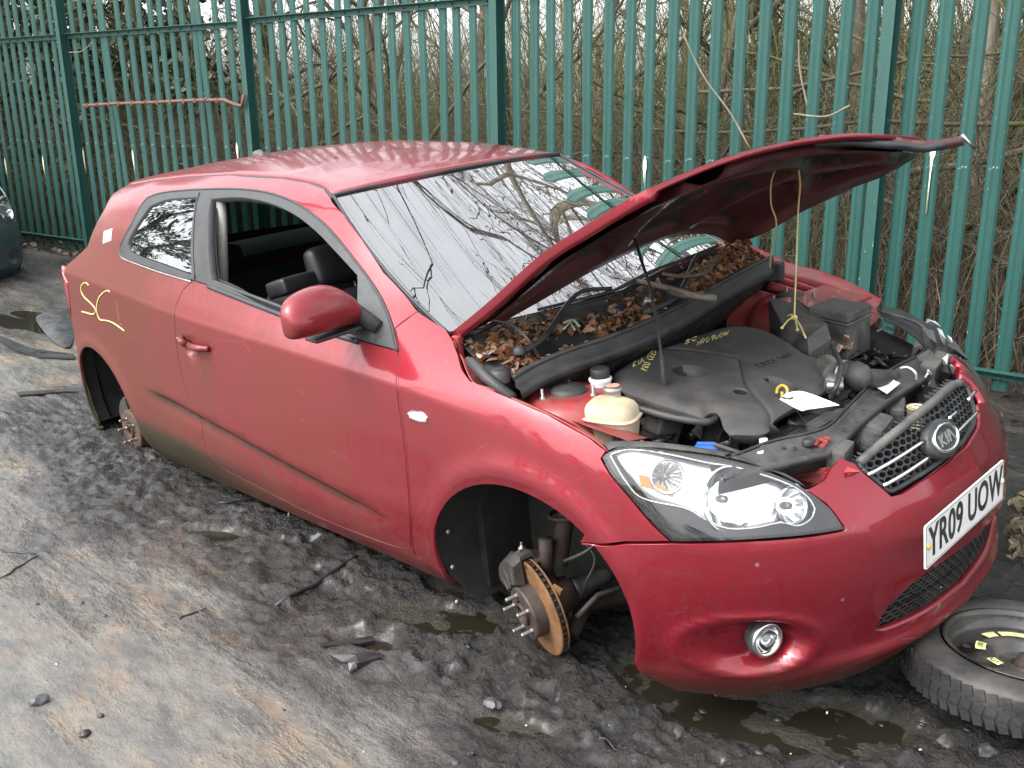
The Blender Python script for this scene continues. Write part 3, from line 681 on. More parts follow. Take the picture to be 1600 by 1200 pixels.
if HN[..., 2].mean() < 0: HN = -HN
uu = np.linspace(0, 1, nu)[:, None]; vv = np.linspace(0, 1, nv)[None, :]
def quadgrid(P, flip=False):
    n, m = P.shape[:2]; F = [(i * m + j, i * m + j + 1, (i + 1) * m + j + 1, (i + 1) * m + j) for i in range(n - 1) for j in range(m - 1)]
    return [f[::-1] for f in F] if flip else F
# skin, hemmed: outer sheet + flange
out = HP.copy(); inn = HP - HN * .010
ring = [(0, j) for j in range(nv)] + [(i, nv - 1) for i in range(1, nu)] + [(nu - 1, j) for j in range(nv - 2, -1, -1)] + [(i, 0) for i in range(nu - 2, 0, -1)]
mb = MB(); F = quadgrid(out); V = list(out.reshape(-1, 3)) ; mb.add(V, F)
c0 = HP.mean((0, 1)); RV = []
for (i, j) in ring:
    p = HP[i, j]; n = HN[i, j]; tow = c0 - p; tow -= n * (tow @ n); tow /= np.linalg.norm(tow)
    drop = .030 if (j in (0, nv - 1)) else (.022 if i == 0 else .014)
    RV += [p, p - n * drop * .6 - tow * .002, p - n * drop, p - n * drop + tow * .035]
L = len(ring); mb.add(RV, [(4 * k + q, 4 * k + q + 1, 4 * ((k + 1) % L) + q + 1, 4 * ((k + 1) % L) + q) for k in range(L) for q in range(3)])
hood = mb.build('bonnet', M['red'], car)
# inner frame: pressed sheet with stiffening ribs and deep pockets
def pocket(u, v):
    """0 on ribs, 1 in pockets"""
    vv_ = (v - .5) * 2; d = 1.0
    def line(dist, w): return np.clip((dist - w) / .03, 0, 1)
    d = np.minimum(line(np.abs(u - .06), .05), line(np.abs(u - .93), .05))
    d = np.minimum(d, np.minimum(line(v, .09), line(1 - v, .09)))
    d = np.minimum(d, line(np.abs(np.abs(vv_) - (.20 + .55 * u)) * .5, .028))
    d = np.minimum(d, line(np.abs(u - .62 + .25 * vv_ ** 2) + 0 * v, .03))
    return d
pk = pocket(uu + 0 * vv, vv + 0 * uu)
nz = np.array([[math.sin(9 * i / nu * 3 + j * .21) * .5 + math.sin(j * .33 + i * .4) * .5 for j in range(nv)] for i in range(nu)])
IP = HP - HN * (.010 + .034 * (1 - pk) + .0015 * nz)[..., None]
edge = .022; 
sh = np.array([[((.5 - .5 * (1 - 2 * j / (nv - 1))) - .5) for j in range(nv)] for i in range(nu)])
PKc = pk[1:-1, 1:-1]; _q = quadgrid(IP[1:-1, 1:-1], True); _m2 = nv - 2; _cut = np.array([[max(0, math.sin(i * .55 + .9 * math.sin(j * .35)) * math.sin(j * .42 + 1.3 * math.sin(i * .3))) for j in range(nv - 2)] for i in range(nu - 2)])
_fm = [1 if PKc[f[0] // _m2, f[0] % _m2] > .9 and _cut[f[0] // _m2, f[0] % _m2] > .12 else 0 for f in _q]  # pocket faces take the dark material, painting in the shade of cutouts
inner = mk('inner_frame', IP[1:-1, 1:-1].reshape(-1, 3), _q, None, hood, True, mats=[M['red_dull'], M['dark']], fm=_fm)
# torn leading edge: a strip of skin and seal peeled out past the corner
strip = [onp(1281, 211, 1, -.02), onp(1337, 209, 1, .10), onp(1394, 213, 1, .22), onp(1431, 219, 1, .32), onp(1469, 218, 1, .42), onp(1503, 212, 1, .52)]
strip = smooth_curve(strip, 6); mb = MB(); n = len(strip); w = np.linspace(.035, .028, n)
A = strip; B = strip + np.stack([0 * w + .01, 0 * w, -w], 1); Cc = strip + np.stack([-.02 + 0 * w, 0 * w + .02, -w * .9], 1)
mb.add([p for q in zip(A, B, Cc) for p in q], [(3 * i + k, 3 * i + k + 1, 3 * i + k + 4, 3 * i + k + 3) for i in range(n - 1) for k in range(2)])
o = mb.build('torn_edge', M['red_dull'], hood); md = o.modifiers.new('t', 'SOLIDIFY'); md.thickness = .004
s2 = smooth_curve([onp(1270, 226, 1, -.05), onp(1330, 224, 1, .08), onp(1400, 228, 1, .2), onp(1440, 233, 1, .32), onp(1475, 227, 1, .42)], 6)
MB().tube(s2, .011, 6).build('bonnet_seal', M['trim'], hood)
o = MB().tube([onp(1503, 211, 1, .52), onp(1512, 222, 1, .54), onp(1524, 232, 1, .56)], .006, 5).build('torn_trim_clip', M['chrome'], hood)
# bent catch bracket on the far lip
mb = MB(); mb.tube([onp(1376, 246, 1, .55), onp(1392, 231, 1, .52), onp(1394, 243, 1, .52), onp(1378, 261, 1, .55)], .008, 6); mb.build('catch_bracket', M['red_dull'], hood)
# ------------------------------------------------------------------ inner structure seen through gaps and openings
def rect(a, b, c, d): return np.array([(a, c), (b, c), (b, d), (a, d)])
arcR_in = [(-2.70 + .37 * math.cos(t), -.012 + .37 * math.sin(t)) for t in np.radians(np.linspace(215, -20, 20))]
inn_s = [(-3.2, .66), (-3.2, -.05), (-3.06, -.12)] + arcR_in + [(-2.3, -.14), (-.40, -.14), (-.38, .5), (-.45, .63)]
win_in = inset(WIN_SZ, -.005); qg_in = inset(QG_SZ, -.005)
pil_in = [(-.50, .575), (-.45, .63), (-.62, .77), (-.88, .93), (-1.05, .995), (-1.4, 1.04), (-2.1, 1.045), (-2.6, 1.0), (-2.62, .9), (-2.64, .58)]
for mir in (False, True):
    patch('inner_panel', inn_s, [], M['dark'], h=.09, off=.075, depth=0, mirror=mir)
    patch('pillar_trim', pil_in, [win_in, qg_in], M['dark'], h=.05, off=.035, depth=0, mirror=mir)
# light-coloured pillar post seen in the open window
mb = MB(); a = onp(346, 314, 1, -.62); b = onp(349, 452, 1, -.72); mb.tube([a, b], .021, 10); mb.build('belt_pillar', M['grey_trim'], car)
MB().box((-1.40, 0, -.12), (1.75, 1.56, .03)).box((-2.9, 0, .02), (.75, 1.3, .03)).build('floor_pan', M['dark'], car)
# wheel housings
def arch_liner(cx, cz, mir, front):
    sg = -1 if not mir else 1; mb = MB(); R0 = .372; nn = 26; a0, a1 = (208, -20) if front else (196, -16)
    ys = [.80, .72, .60, .50]; V = []; ta = np.radians(np.linspace(a0, a1, nn))
    rr = R0 * (1 + .010 * np.sin(9 * ta)); ss, zz = cx + rr * np.cos(ta), cz + rr * np.sin(ta); O = S(ss, zz, .022)
    V += [tuple(p * [1, -sg, 1]) if sg > 0 else tuple(p) for p in O]
    for k_, y in enumerate(ys):
        for p in O: V.append((p[0], sg * min(y, abs(p[1]) - .02), p[2]))
    mb.add(V, [(i * nn + j, i * nn + j + 1, (i + 1) * nn + j + 1, (i + 1) * nn + j) for i in range(len(ys)) for j in range(nn - 1)])
    mb.add([(p[0], sg * min(.50, abs(p[1]) - .02), p[2]) for p in O], [tuple(range(nn))], False)
    if front: # rear flap of the liner with its clips
        pass
    o = mb.build('wheel_liner', M['liner'], car)
    if front:
        for q in (-.14, -.02, .1):
            MB().lathe([(0, .006), (.008, .005), (.009, 0)], (cx - .338, sg * .835, cz + q), zto((1, 0, 0)), 10).build('clip', M['steel'], o)
    return o
for mir in (False, True): arch_liner(.045, -.045, mir, True); arch_liner(-2.70, -.012, mir, False)

# ------------------------------------------------------------------ brakes and suspension
M['hub_rust'] = simple('rusty_hub', (.075, .045, .030), .7, .2, var=.5, scale=35, dust=.6, dustc=(.12, .065, .035), bmp=.4)
def brake(name, c, rd, steer, camber, front):
    """c: centre of the outboard hub face; axis points outboard (-y)"""
    root = empty(name, (0, 0, 0)); root.parent = car
    ax = np.array([math.sin(steer), -math.cos(steer), math.sin(camber)]); A = zto(ax, (0, 0, 1)); c = np.array(c, float)
    def at(p): return c + A @ np.array(p, float)
    rb = rd * (.54 if front else .66); hd = .042 if front else .06
    # disc: two rusty plates with a vaned gap
    mb = MB(); t = .026 if front else .012
    mb.lathe([(rb * .9, -hd + .001), (rb, -hd), (rd - .004, -hd), (rd, -hd - .002), (rd, -hd - .006)], c, A, 64, True)
    mb.lathe([(rd, -hd - t + .006), (rd, -hd - t), (rb * .9, -hd - t)], c, A, 64, True)
    dk = mb.build('brake_disc', M['rust'], root)
    mb = MB(); mb.lathe([(rd - .012, -hd - .004), (rd - .012, -hd - t + .004)], c, A, 48)
    for k in range(44):
        a = 2 * math.pi * k / 44; d = np.array([math.cos(a), math.sin(a), 0]); mb.box(at(d * (rd - .009) + [0, 0, -hd - t / 2]), (.018, .005, t - .009), rot=A @ eul(0, 0, a))
    mb.build('cooling_vane', M['rustdark'], dk)
    # bell / hub
    mb = MB(); mb.lathe([(rb, -hd), (rb, -.006), (rb - .004, -.001), (rb - .009, 0), (.040, 0), (.036, -.004), (.034, -.010), (.034, .006), (.030, .009), (.026, .006), (.024, -.02), (0, -.02)], c, A, 40, False)
    hb = mb.build('wheel_hub', M['hub'] if front else M['hub_rust'], root, auto=35)
    for k in range(5):
        a = 2 * math.pi * k / 5 + .3; p = np.array([.0572 * math.cos(a), .0572 * math.sin(a), 0]); s = MB()
        if not front and rb < .06: p *= .9
        prof = [(.0075, 0), (.0075, .004)] + [(.006 + .0006 * (j % 2), .006 + .0022 * j) for j in range(14)] + [(.0045, .038), (0, .039)]
        s.lathe(prof, at(p), A, 10); s.build('wheel_stud', M['steel'], hb, auto=30)
        h = MB(); q = np.array([.045 * math.cos(a + .63), .045 * math.sin(a + .63), .0008]); h.disc(at(q), .006, A, 10).build('bolt_hole', M['black'], hb)
    return root, at, A, c
fb, at, A, c = brake('front_brake', (-.034, -.800, -.152), .150, -.32, -.12, True)
# caliper straddling the rear-top of the disc
def caliper(root, at, rd, hd, t, ang, w):
    mb = MB()
    def cyl(r, a, h): return at((r * math.cos(a), r * math.sin(a), h))
    # local: x up (zto x=up) so angle is measured from 'up' towards A[:,1]
    n = 9; prof = [(rd * .62, hd_o) for hd_o in ()]
    secs = [(-hd + .038, rd * .58, rd + .012), (-hd + .012, rd * .50, rd + .022), (-hd + .006, rd + .004, rd + .024), (-hd - t - .006, rd + .004, rd + .024), (-hd - t - .012, rd * .52, rd + .02), (-hd - t - .055, rd * .58, rd + .0)]
    V = []; m = len(secs)
    for i in range(n):
        a = ang + w * (i / (n - 1) - .5); e = 1 - .16 * (2 * i / (n - 1) - 1) ** 4
        for (h, r0, r1) in secs: V.append(cyl(r0 + (1 - e) * .03, a, h)); V.append(cyl(r1 * e + (1 - e) * r0, a, h))
    k = 2 * m; F = []
    for i in range(n - 1):
        for j in range(m - 1):
            for b in (0, 1): F.append((i * k + 2 * j + b, i * k + 2 * j + 2 + b, (i + 1) * k + 2 * j + 2 + b, (i + 1) * k + 2 * j + b))
        for j in (0, m - 1): F.append((i * k + 2 * j, i * k + 2 * j + 1, (i + 1) * k + 2 * j + 1, (i + 1) * k + 2 * j))
    for i in (0, n - 1): F += [(i * k + 2 * j, i * k + 2 * j + 1, i * k + 2 * j + 3, i * k + 2 * j + 2) for j in range(m - 1)]
    mb.add(V, F, True)
    # ribs and slide pins
    for a in (ang - w * .33, ang, ang + w * .33): mb.tube([cyl(rd * .6, a, -hd + .040), cyl(rd + .010, a, -hd + .030), cyl(rd + .026, a, -hd - .01)], .006, 6)
    o = mb.build('brake_caliper', M['caliper'], root, auto=45)
    for a in (ang - w * .55, ang + w * .55):
        s = MB(); s.lathe([(.009, -.07), (.009, .0), (.007, .004), (.007, .012), (0, .013)], cyl(rd - .01, a, -hd - .01), A, 10); s.build('slide_pin', M['rustdark'], o, auto=30)
    s = MB(); s.lathe([(.012, 0), (.012, .02), (.006, .024), (.004, .034), (.005, .036), (0, .038)], cyl(rd + .01, ang - .1, -hd - .03), zto((0, 0, 1)), 10); s.build('bleed_nipple', M['steel'], o)
    return o
caliper(fb, at, .150, .042, .026, math.radians(38), math.radians(66))
# knuckle, driveshaft boot, arm, strut, hose
mb = MB(); mb.tube([at((0, 0, -.08)), at((0, 0, -.16))], .052, 14); mb.tube([at((.10, .02, -.11)), at((-.10, 0, -.11)), at((-.14, 0, -.12))], [.02, .03, .02], 8)
mb.tube([at((.09, 0, -.10)), at((.2, .0, -.12))], .022, 8); mb.build('knuckle', M['rustdark'], fb)
mb = MB(); prof = []
for j in range(15): prof.append(((.040 - .0011 * j) * (1.0 if j % 2 else .84), -.17 - .009 * j))
prof += [(.014, -.31), (.014, -.60)]; mb.lathe(prof, c, A, 20); mb.build('driveshaft_boot', M['rubber'], fb)
mb = MB(); mb.tube([at((-.13, -.02, -.13)), (-.02, -.56, -.235), (.05, -.42, -.23), (.12, -.34, -.21)], [.022, .03, .04, .03], 8); mb.tube([(-.02, -.56, -.235), (-.16, -.40, -.22), (-.26, -.33, -.2)], [.03, .035, .03], 8); mb.build('lower_arm', M['rustdark'], fb)
mb = MB(); mb.tube([at((.10, 0, -.14)), (.0, -.60, .16), (.0, -.585, .40)], [.028, .026, .02], 12)
for k in range(60):
    a = k / 59 * 4 * 2 * math.pi
hel = [(0 + .065 * math.cos(a), -.60 + .065 * math.sin(a), .06 + .30 * a / (5 * 2 * math.pi)) for a in np.linspace(0, 10 * math.pi, 100)]
mb.tube(hel, .007, 6); mb.build('suspension_strut', M['rustdark'], fb)
mb = MB(); mb.tube(smooth_curve([at((.08, .05, -.11)), (.09, -.66, .02), (.12, -.60, .05), (.10, -.52, -.02), (.03, -.50, -.08)], 8), .006, 6); mb.tube(smooth_curve([(.02, -.60, .03), (.10, -.62, -.01), (.07, -.64, -.10), (.05, -.62, -.16)], 8), .004, 6)
mb.tube([(.16, -.42, -.14), (.10, -.62, -.13), at((-.02, -.10, -.12))], .008, 8); mb.build('brake_hose', M['rubber'], fb)
mb = MB(); mb.box(at((.10, -.11, -.075)), (.03, .012, .02), rot=(.3, .4, .2)); mb.build('rust_bracket', M['rust'], fb)
# rear brake
rb_, at, A, c = brake('rear_brake', (-2.655, -.800, -.085), .150, .0, .0, False)
caliper(rb_, at, .150, .06, .012, math.radians(50), math.radians(60))
mb = MB(); mb.tube([at((0, 0, -.09)), at((0, 0, -.2))], .05, 10); mb.tube([at((0, 0, -.14)), (-2.4, -.55, -.05), (-2.2, -.5, 0)], .03, 8); mb.build('trailing_arm', M['rustdark'], rb_)
for src in (fb, rb_):                                              # the same units on the hidden side
    c2 = copy_tree(src, car); c2.scale = (1, -1, 1)

# ------------------------------------------------------------------ mirror, handle, small side parts
def sect(k, sc):
    """mirror shell section in the x-z plane"""
    pts = [(-.045, -.052), (-.030, -.070), (.005, -.078), (.040, -.066), (.062, -.040), (.068, -.012), (.060, .020), (.042, .050), (.014, .070), (-.018, .076), (-.045, .066)]
    return [(a * sc[0], b * sc[1]) for a, b in pts]
mc = onp(501, 487, 1, -.945); ks = [(-.130, .12, .18, .0), (-.126, .42, .50, -.004), (-.115, .68, .74, -.004), (-.09, .90, .92, 0), (-.05, 1.0, 1.02, .002), (0, 1.03, 1.06, .002), (.05, 1.0, 1.0, -.003), (.09, .93, .80, -.016), (.115, .82, .62, -.026), (.122, .70, .50, -.032)]
mb = MB(); V = []
for (y, sx, szc, dz) in ks:
    for (a, b) in sect(0, (sx, szc)): V.append((mc[0] + a + y * -.18, mc[1] + y * 1.12, mc[2] + (b if b > -.04 else -.04 + (b + .04) * .55) + dz))
m = 11; n = len(ks); F = [(i * m + j, i * m + (j + 1) % m, (i + 1) * m + (j + 1) % m, (i + 1) * m + j) for i in range(n - 1) for j in range(m)] + [tuple(range(m)), tuple((n - 1) * m + j for j in range(m))]
mb.add(V, F, True); mir_o = mb.build('door_mirror', M['red'], door, auto=60); sb = mir_o.modifiers.new('s', 'SUBSURF'); sb.levels = sb.render_levels = 2
mb = MB(); e0 = onp(570, 500, 1, -.835); mb.tube([mc + [-.01, .08, -.02], mc + [-.015, .125, -.028], onp(592, 512, 1, -.80)], [.034, .030, .022], 10); mb.box(mc + [-.01, .04, -.078], (.075, .16, .012), rot=(.05, 0, -.1), bev=.004)
mb.build('mirror_arm', M['black'], mir_o)
SAIL = sz([(560, 430), (560, 528), (590, 538), (621, 546), (612, 506), (594, 463), (578, 440)])
patch('mirror_sail', SAIL, [], M['trim'], parent=frame, h=.02, off=-.006, depth=.012)
t = sz([(327, 447), (375, 466), (434, 489), (500, 514), (560, 533)]); mb = MB(); mb.tube(smooth_curve(S(t[:, 0], t[:, 1], -.004), 6), .009, 8); mb.tube(smooth_curve(S(t[:, 0], t[:, 1] + .018, .004), 6), .007, 8); mb.build('window_seal', M['trim'], frame)
q = rounded(FT_SZ, 35, False); mb = MB(); mb.tube(S(q[:, 0], q[:, 1], -.002), .0045, 6); mb.build('surround_seal', M['black'], frame)
q = rounded(sz([(188, 396), (194, 404), (219, 414), (250, 425), (300, 440)]), 35, False); MB().tube(S(q[:, 0], q[:, 1], -.003), .0035, 6).build('bright_strip', M['alu'], frame)
# B-pillar slit
q = sz([(313, 301), (306, 436)]); MB().tube(S(np.linspace(q[0, 0], q[1, 0], 12), np.linspace(q[0, 1], q[1, 1], 12), -.004), .004, 5).build('pillar_gap', M['black'], frame)
hp = sz([(285, 527), (294, 531), (306, 537), (318, 541), (328, 545)]); HPp = S(hp[:, 0], hp[:, 1], -.028); HPp[0] = S(hp[0, 0], hp[0, 1], -.004)[0]; HPp[-1] = S(hp[-1, 0], hp[-1, 1], -.004)[0]
mb = MB(); mb.tube(smooth_curve(HPp, 6), [.012] * 4 + [.0135] * 17 + [.012] * 4, 10); hd_ = mb.build('door_handle', M['red'], door)
hq = S(hp[0, 0] - .03 + .03, hp[0, 1], -.018)[0]; MB().lathe([(.006, .002), (.006, .004), (0, .004)], hq + [0, -.0, 0], zto((0, -1, 0)), 10).build('lock_barrel', M['steel'], hd_)
# repeater lamp
rp = pxr([(638, 643), (645, 640), (660, 643), (669, 652), (668, 660), (655, 659), (641, 653)], 60)
rl = patch('side_repeater', rp, [], M['chrome'], h=.01, off=-.004, depth=.006); patch('repeater_lens', inset(rp, .006), [], M['white'], parent=rl, h=.008, off=-.007, depth=.003)
# white sticker and the marker scrawl on the rear quarter
patch('white_sticker', sz([(163, 361), (176, 356), (174, 376), (161, 381)]), [], M['paper'], h=.02, off=-.0012, depth=.0006)
def scrawl(px, r, mat, off=-.0012, name='marker_scrawl', par=car):
    mb = MB()
    for line in px:
        q = sz(line); P = S(q[:, 0], q[:, 1], off); P = smooth_curve(P, 6); mb.tube(P, r, 5)
    return mb.build(name, mat, par)
def z2(x, y): return (90 + x / 10, 400 + y / 10)
scrawl([[z2(490, 455), z2(440, 415), z2(385, 455), z2(372, 540), z2(420, 640), z2(500, 715), z2(570, 790), z2(600, 850), z2(580, 900), z2(530, 908), z2(450, 885), z2(380, 868)],
        [z2(822, 565), z2(790, 540), z2(720, 570), z2(655, 650), z2(620, 760), z2(622, 880), z2(650, 970), z2(690, 1000), z2(770, 1010), z2(870, 1045), z2(970, 1110), z2(1045, 1170)]], .0030, M['crayon'])
# rear lamp
TL = [(-2.94, .655), (-2.885, .625), (-2.915, .55), (-2.965, .48), (-3.06, .41), (-3.18, .42), (-3.22, .50), (-3.2, .60), (-3.1, .68), (-3.0, .685)]
for mir in (False, True): patch('tail_lamp', rounded(TL, 50), [], M['redlens'], h=.03, off=-.004, mirror=mir, depth=.03)
# rear bumper
patch('rear_bumper', [(-3.12, .18), (-3.1, -.1), (-3.0, -.14), (-3.3, -.22), (-3.985, -.22), (-3.985, .38), (-3.3, .38), (-3.06, .38), (-3.13, .30)], [], M['red'], h=.05)
patch('rear_bumper', [(-3.12, .18), (-3.1, -.1), (-3.0, -.14), (-3.3, -.22), (-3.985, -.22), (-3.985, .38), (-3.3, .38), (-3.06, .38), (-3.13, .30)], [], M['red'], h=.05, mirror=True)

# ------------------------------------------------------------------ headlamp
HEAD = [(940, 714), (950, 706), (969, 701), (1025, 703), (1087, 710), (1137, 718), (1181, 730), (1228, 748), (1259, 764), (1291, 788), (1305, 804), (1320, 827), (1275, 835), (1181, 843), (1119, 846), (1049, 846), (1019, 818), (981, 773), (953, 740)]
CH = [(950, 713), (975, 706), (1005, 707), (1050, 714), (1100, 725), (1150, 733), (1200, 747), (1240, 762), (1266, 780), (1277, 798), (1271, 813), (1250, 825), (1222, 820), (1181, 828), (1137, 829), (1100, 814), (1069, 797), (1003, 782), (978, 759)]
H_SZ = pxr(HEAD, 40); C_SZ = pxr(CH, 60)
lamp = patch('headlamp', inset(H_SZ, .001), [C_SZ], M['black'], h=.02, off=.012, depth=.05)
patch('lamp_bowl', inset(H_SZ, .004), [], M['reflector'], parent=lamp, h=.015, off=.055, depth=0)
patch('lamp_cover', H_SZ, [], M['lens'], parent=lamp, h=.015, off=-.001, depth=.010)
mb = MB(); q = C_SZ; mb.tube(S(np.r_[q[:, 0], q[:1, 0]], np.r_[q[:, 1], q[:1, 1]], .012), .003, 6); mb.build('bright_rim', M['chrome'], lamp)
def bowl(px, r, depth, name, ax=(.93, -.25, .27)):
    q = sz([px])[0]; c = S(q[0], q[1], .020)[0]; A2 = zto(ax); mb = MB(); prof = [(r, 0)]
    for k in range(1, 9): prof.append((r * math.sqrt(1 - (k / 8) ** 1.0) + .0001, -depth * k / 8))
    n = 40; V = []
    for (rr, h) in prof:
        for k in range(n):
            t = 2 * math.pi * k / n; e = 1 + (.035 if (k // 2) % 2 else -.035) * (h < -.004); V.append(c + A2 @ np.array([rr * e * math.cos(t), rr * e * math.sin(t), h]))
    mb.add(V, [(i * n + k, i * n + (k + 1) % n, (i + 1) * n + (k + 1) % n, (i + 1) * n + k) for i in range(len(prof) - 1) for k in range(n)], False)
    mb.lathe([(r + .006, .000), (r + .004, .004), (r, .003), (r - .003, -.002)], c, A2, n)
    o = mb.build(name, M['reflector'], lamp)
    b = MB(); b.lathe([(0, .006 - depth * .3), (.009, .004 - depth * .3), (.010, -depth * .6), (.006, -depth)], c, A2, 14); b.build('bulb', M['alu'], o)
    return o
bowl((1140, 786), .078, .06, 'main_reflector'); bowl((1243, 796), .044, .045, 'side_reflector'); bowl((1040, 750), .040, .03, 'indicator_reflector', (.8, -.5, .33))
q = sz([(990, 746), (1008, 750), (1030, 764), (1052, 780), (1048, 787), (1020, 775), (995, 768)]); patch('amber_insert', q, [], M['orange'], parent=lamp, h=.01, off=.028, depth=.008)
# top edge of the lamp body, a matt black ledge running back under the bonnet line
t = sz([(950, 704), (969, 699), (1025, 700), (1087, 707), (1137, 715), (1181, 727), (1228, 745), (1259, 761)]); P = S(t[:, 0], t[:, 1], .004); P2 = P + [-.030, .016, .004]; P3 = P + [-.06, .032, -.05]
a, b, c_ = smooth_curve(P, 4), smooth_curve(P2, 4), smooth_curve(P3, 4); n = len(a)
MB().add([p for q_ in zip(a, b, c_) for p in q_], [(3 * i + k, 3 * i + k + 1, 3 * i + k + 4, 3 * i + k + 3) for i in range(n - 1) for k in range(2)]).build('lamp_back', M['greyp'], lamp)

# ------------------------------------------------------------------ fog lamp
fc = S(.742, -.062, -.006)[0]; fa = np.array([.93, -.34, .03]); fa /= np.linalg.norm(fa); Fz = zto(fa, (0, 0, 1))
fo = S(.735, -.060, -.0)[0] + np.array([.030, -.012, 0])
fog = MB().lathe([(.0, -.055), (.018, -.052), (.038, -.042), (.047, -.020), (.050, .0), (.045, .007)], fo, Fz, 32).build('fog_lamp', M['trim'], bumper)
MB().lathe([(.0465, -.002), (.047, .007), (.042, .010), (.036, .006), (.034, .0), (.022, -.014), (.0, -.02)], fo, Fz, 32).build('fog_reflector', M['chrome'], fog)
MB().lathe([(.031, .003), (.020, .006), (0, .007)], fo, Fz, 32).build('fog_glass', M['lens'], fog); MB().lathe([(.009, -.006), (.009, .0), (0, .002)], fo, Fz, 14).build('fog_bulb', M['white'], fog)

# ------------------------------------------------------------------ grille, emblem, number plate, lower intake
GR_PX = [(1350, 737), (1372, 756), (1393, 773), (1410, 769), (1440, 751), (1480, 723), (1515, 690), (1529, 667), (1531, 648), (1527, 628), (1518, 604), (1503, 596), (1487, 603), (1460, 627), (1420, 660), (1380, 692), (1345, 722)]
GR = pxr(GR_PX, 60)
def net(poly, cw, ch, r, off, name, mat, par, wav=0.0):
    mb = MB(); lo, hi = poly.min(0), poly.max(0); rows = int((hi[1] - lo[1]) / (ch * .75)) + 2; cols = int((hi[0] - lo[0]) / cw) + 2; seen = set()
    inn = inset(poly, .002)
    for i in range(-1, rows):
        for j in range(-1, cols):
            cx = lo[0] + (j + (.5 if i % 2 else 0)) * cw; cy = lo[1] + i * ch * .75
            hx = [(cx + cw / 2 * a, cy + ch / 2 * b) for a, b in ((0, 1), (1, .5), (1, -.5), (0, -1), (-1, -.5), (-1, .5))]
            for a, b in zip(hx, hx[1:] + hx[:1]):
                k = tuple(sorted([(round(a[0], 3), round(a[1], 3)), (round(b[0], 3), round(b[1], 3))]))
                if k in seen: continue
                seen.add(k); mid = np.array([[(a[0] + b[0]) / 2, (a[1] + b[1]) / 2]])
                if not inside(poly, mid)[0]: continue
                P = S([a[0], b[0]], [a[1], b[1]], off); Q = S([a[0], b[0]], [a[1], b[1]], off + .016); d = np.array([b[0] - a[0], b[1] - a[1]]); L_ = np.hypot(*d); nn = np.array([-d[1], d[0]]) / (L_ + 1e-9) * r
                F0 = S([a[0] - nn[0], a[0] + nn[0], b[0] + nn[0], b[0] - nn[0]], [a[1] - nn[1], a[1] + nn[1], b[1] + nn[1], b[1] - nn[1]], off)
                B0 = S([a[0] - nn[0], a[0] + nn[0], b[0] + nn[0], b[0] - nn[0]], [a[1] - nn[1], a[1] + nn[1], b[1] + nn[1], b[1] - nn[1]], off + .016)
                mb.add(list(F0) + list(B0), [(0, 1, 2, 3), (0, 4, 5, 1), (3, 2, 6, 7)], False)
    return mb.build(name, mat, par)
grille = net(GR, .026, .019, .0026, .018, 'radiator_grille', M['trim'], bumper)
q = inset(GR, .006); MB().tube(S(np.r_[q[:, 0], q[:1, 0]], np.r_[q[:, 1], q[:1, 1]], .012), .007, 6).build('grille_surround', M['trim'], grille)
tp = sz([(1345, 724), (1380, 694), (1420, 662), (1460, 629), (1487, 605), (1503, 598)]); P = S(tp[:, 0], tp[:, 1], .005); MB().tube(smooth_curve(P, 6), .012, 8).build('grille_rail', M['greyp'], grille)
for bar in ([(1355, 742), (1397, 718), (1444, 688)], [(1491, 679), (1510, 660), (1527, 643)], [(1379, 759), (1415, 738), (1452, 713)], [(1481, 654), (1494, 643)], [(1511, 625), (1523, 611)]):
    q = sz(bar); P = smooth_curve(S(q[:, 0], q[:, 1], -.002), 5)
    MB().tube(P, .0052, 8).build('chrome_bar', M['chrome'], grille)
ec = S(SMAX, .315, -.008)[0]; e1 = proj(ec); q = sz([(1471, 684)])[0]; ec = S(q[0], q[1], -.006)[0]
Nn_ = SN(q[0], q[1])[0]; EX = np.array([0, 1., 0]); EX -= Nn_ * (EX @ Nn_); EX /= np.linalg.norm(EX); EZ = np.cross(Nn_, EX); EZ = EZ if EZ[2] > 0 else -EZ
EM = np.stack([EX, EZ, Nn_], 1)
def oval(a, b, prof, name, mat, par, n=48):
    mb = MB(); V = []
    for (k, h) in prof:
        for i in range(n): t = 2 * math.pi * i / n; V.append(ec + EM @ np.array([(a + k) * math.cos(t), (b + k) * math.sin(t), h]))
    m = len(prof); mb.add(V, [(i * n + k, i * n + (k + 1) % n, (i + 1) * n + (k + 1) % n, (i + 1) * n + k) for i in range(m - 1) for k in range(n)])
    mb.add(V[-n:], [tuple(range(n))], False); return mb.build(name, mat, par)
oval(.078, .050, [(0, -.02), (0, .0), (-.006, .004), (-.012, .004)], 'emblem_mount', M['trim'], grille)
em = oval(.062, .038, [(0, .004), (0, .010), (-.003, .012), (-.0085, .012), (-.0095, .007)], 'emblem', M['chrome'], grille)
oval(.054, .030, [(0, .0075), (-.001, .0078)], 'emblem_field', M['black'], em)
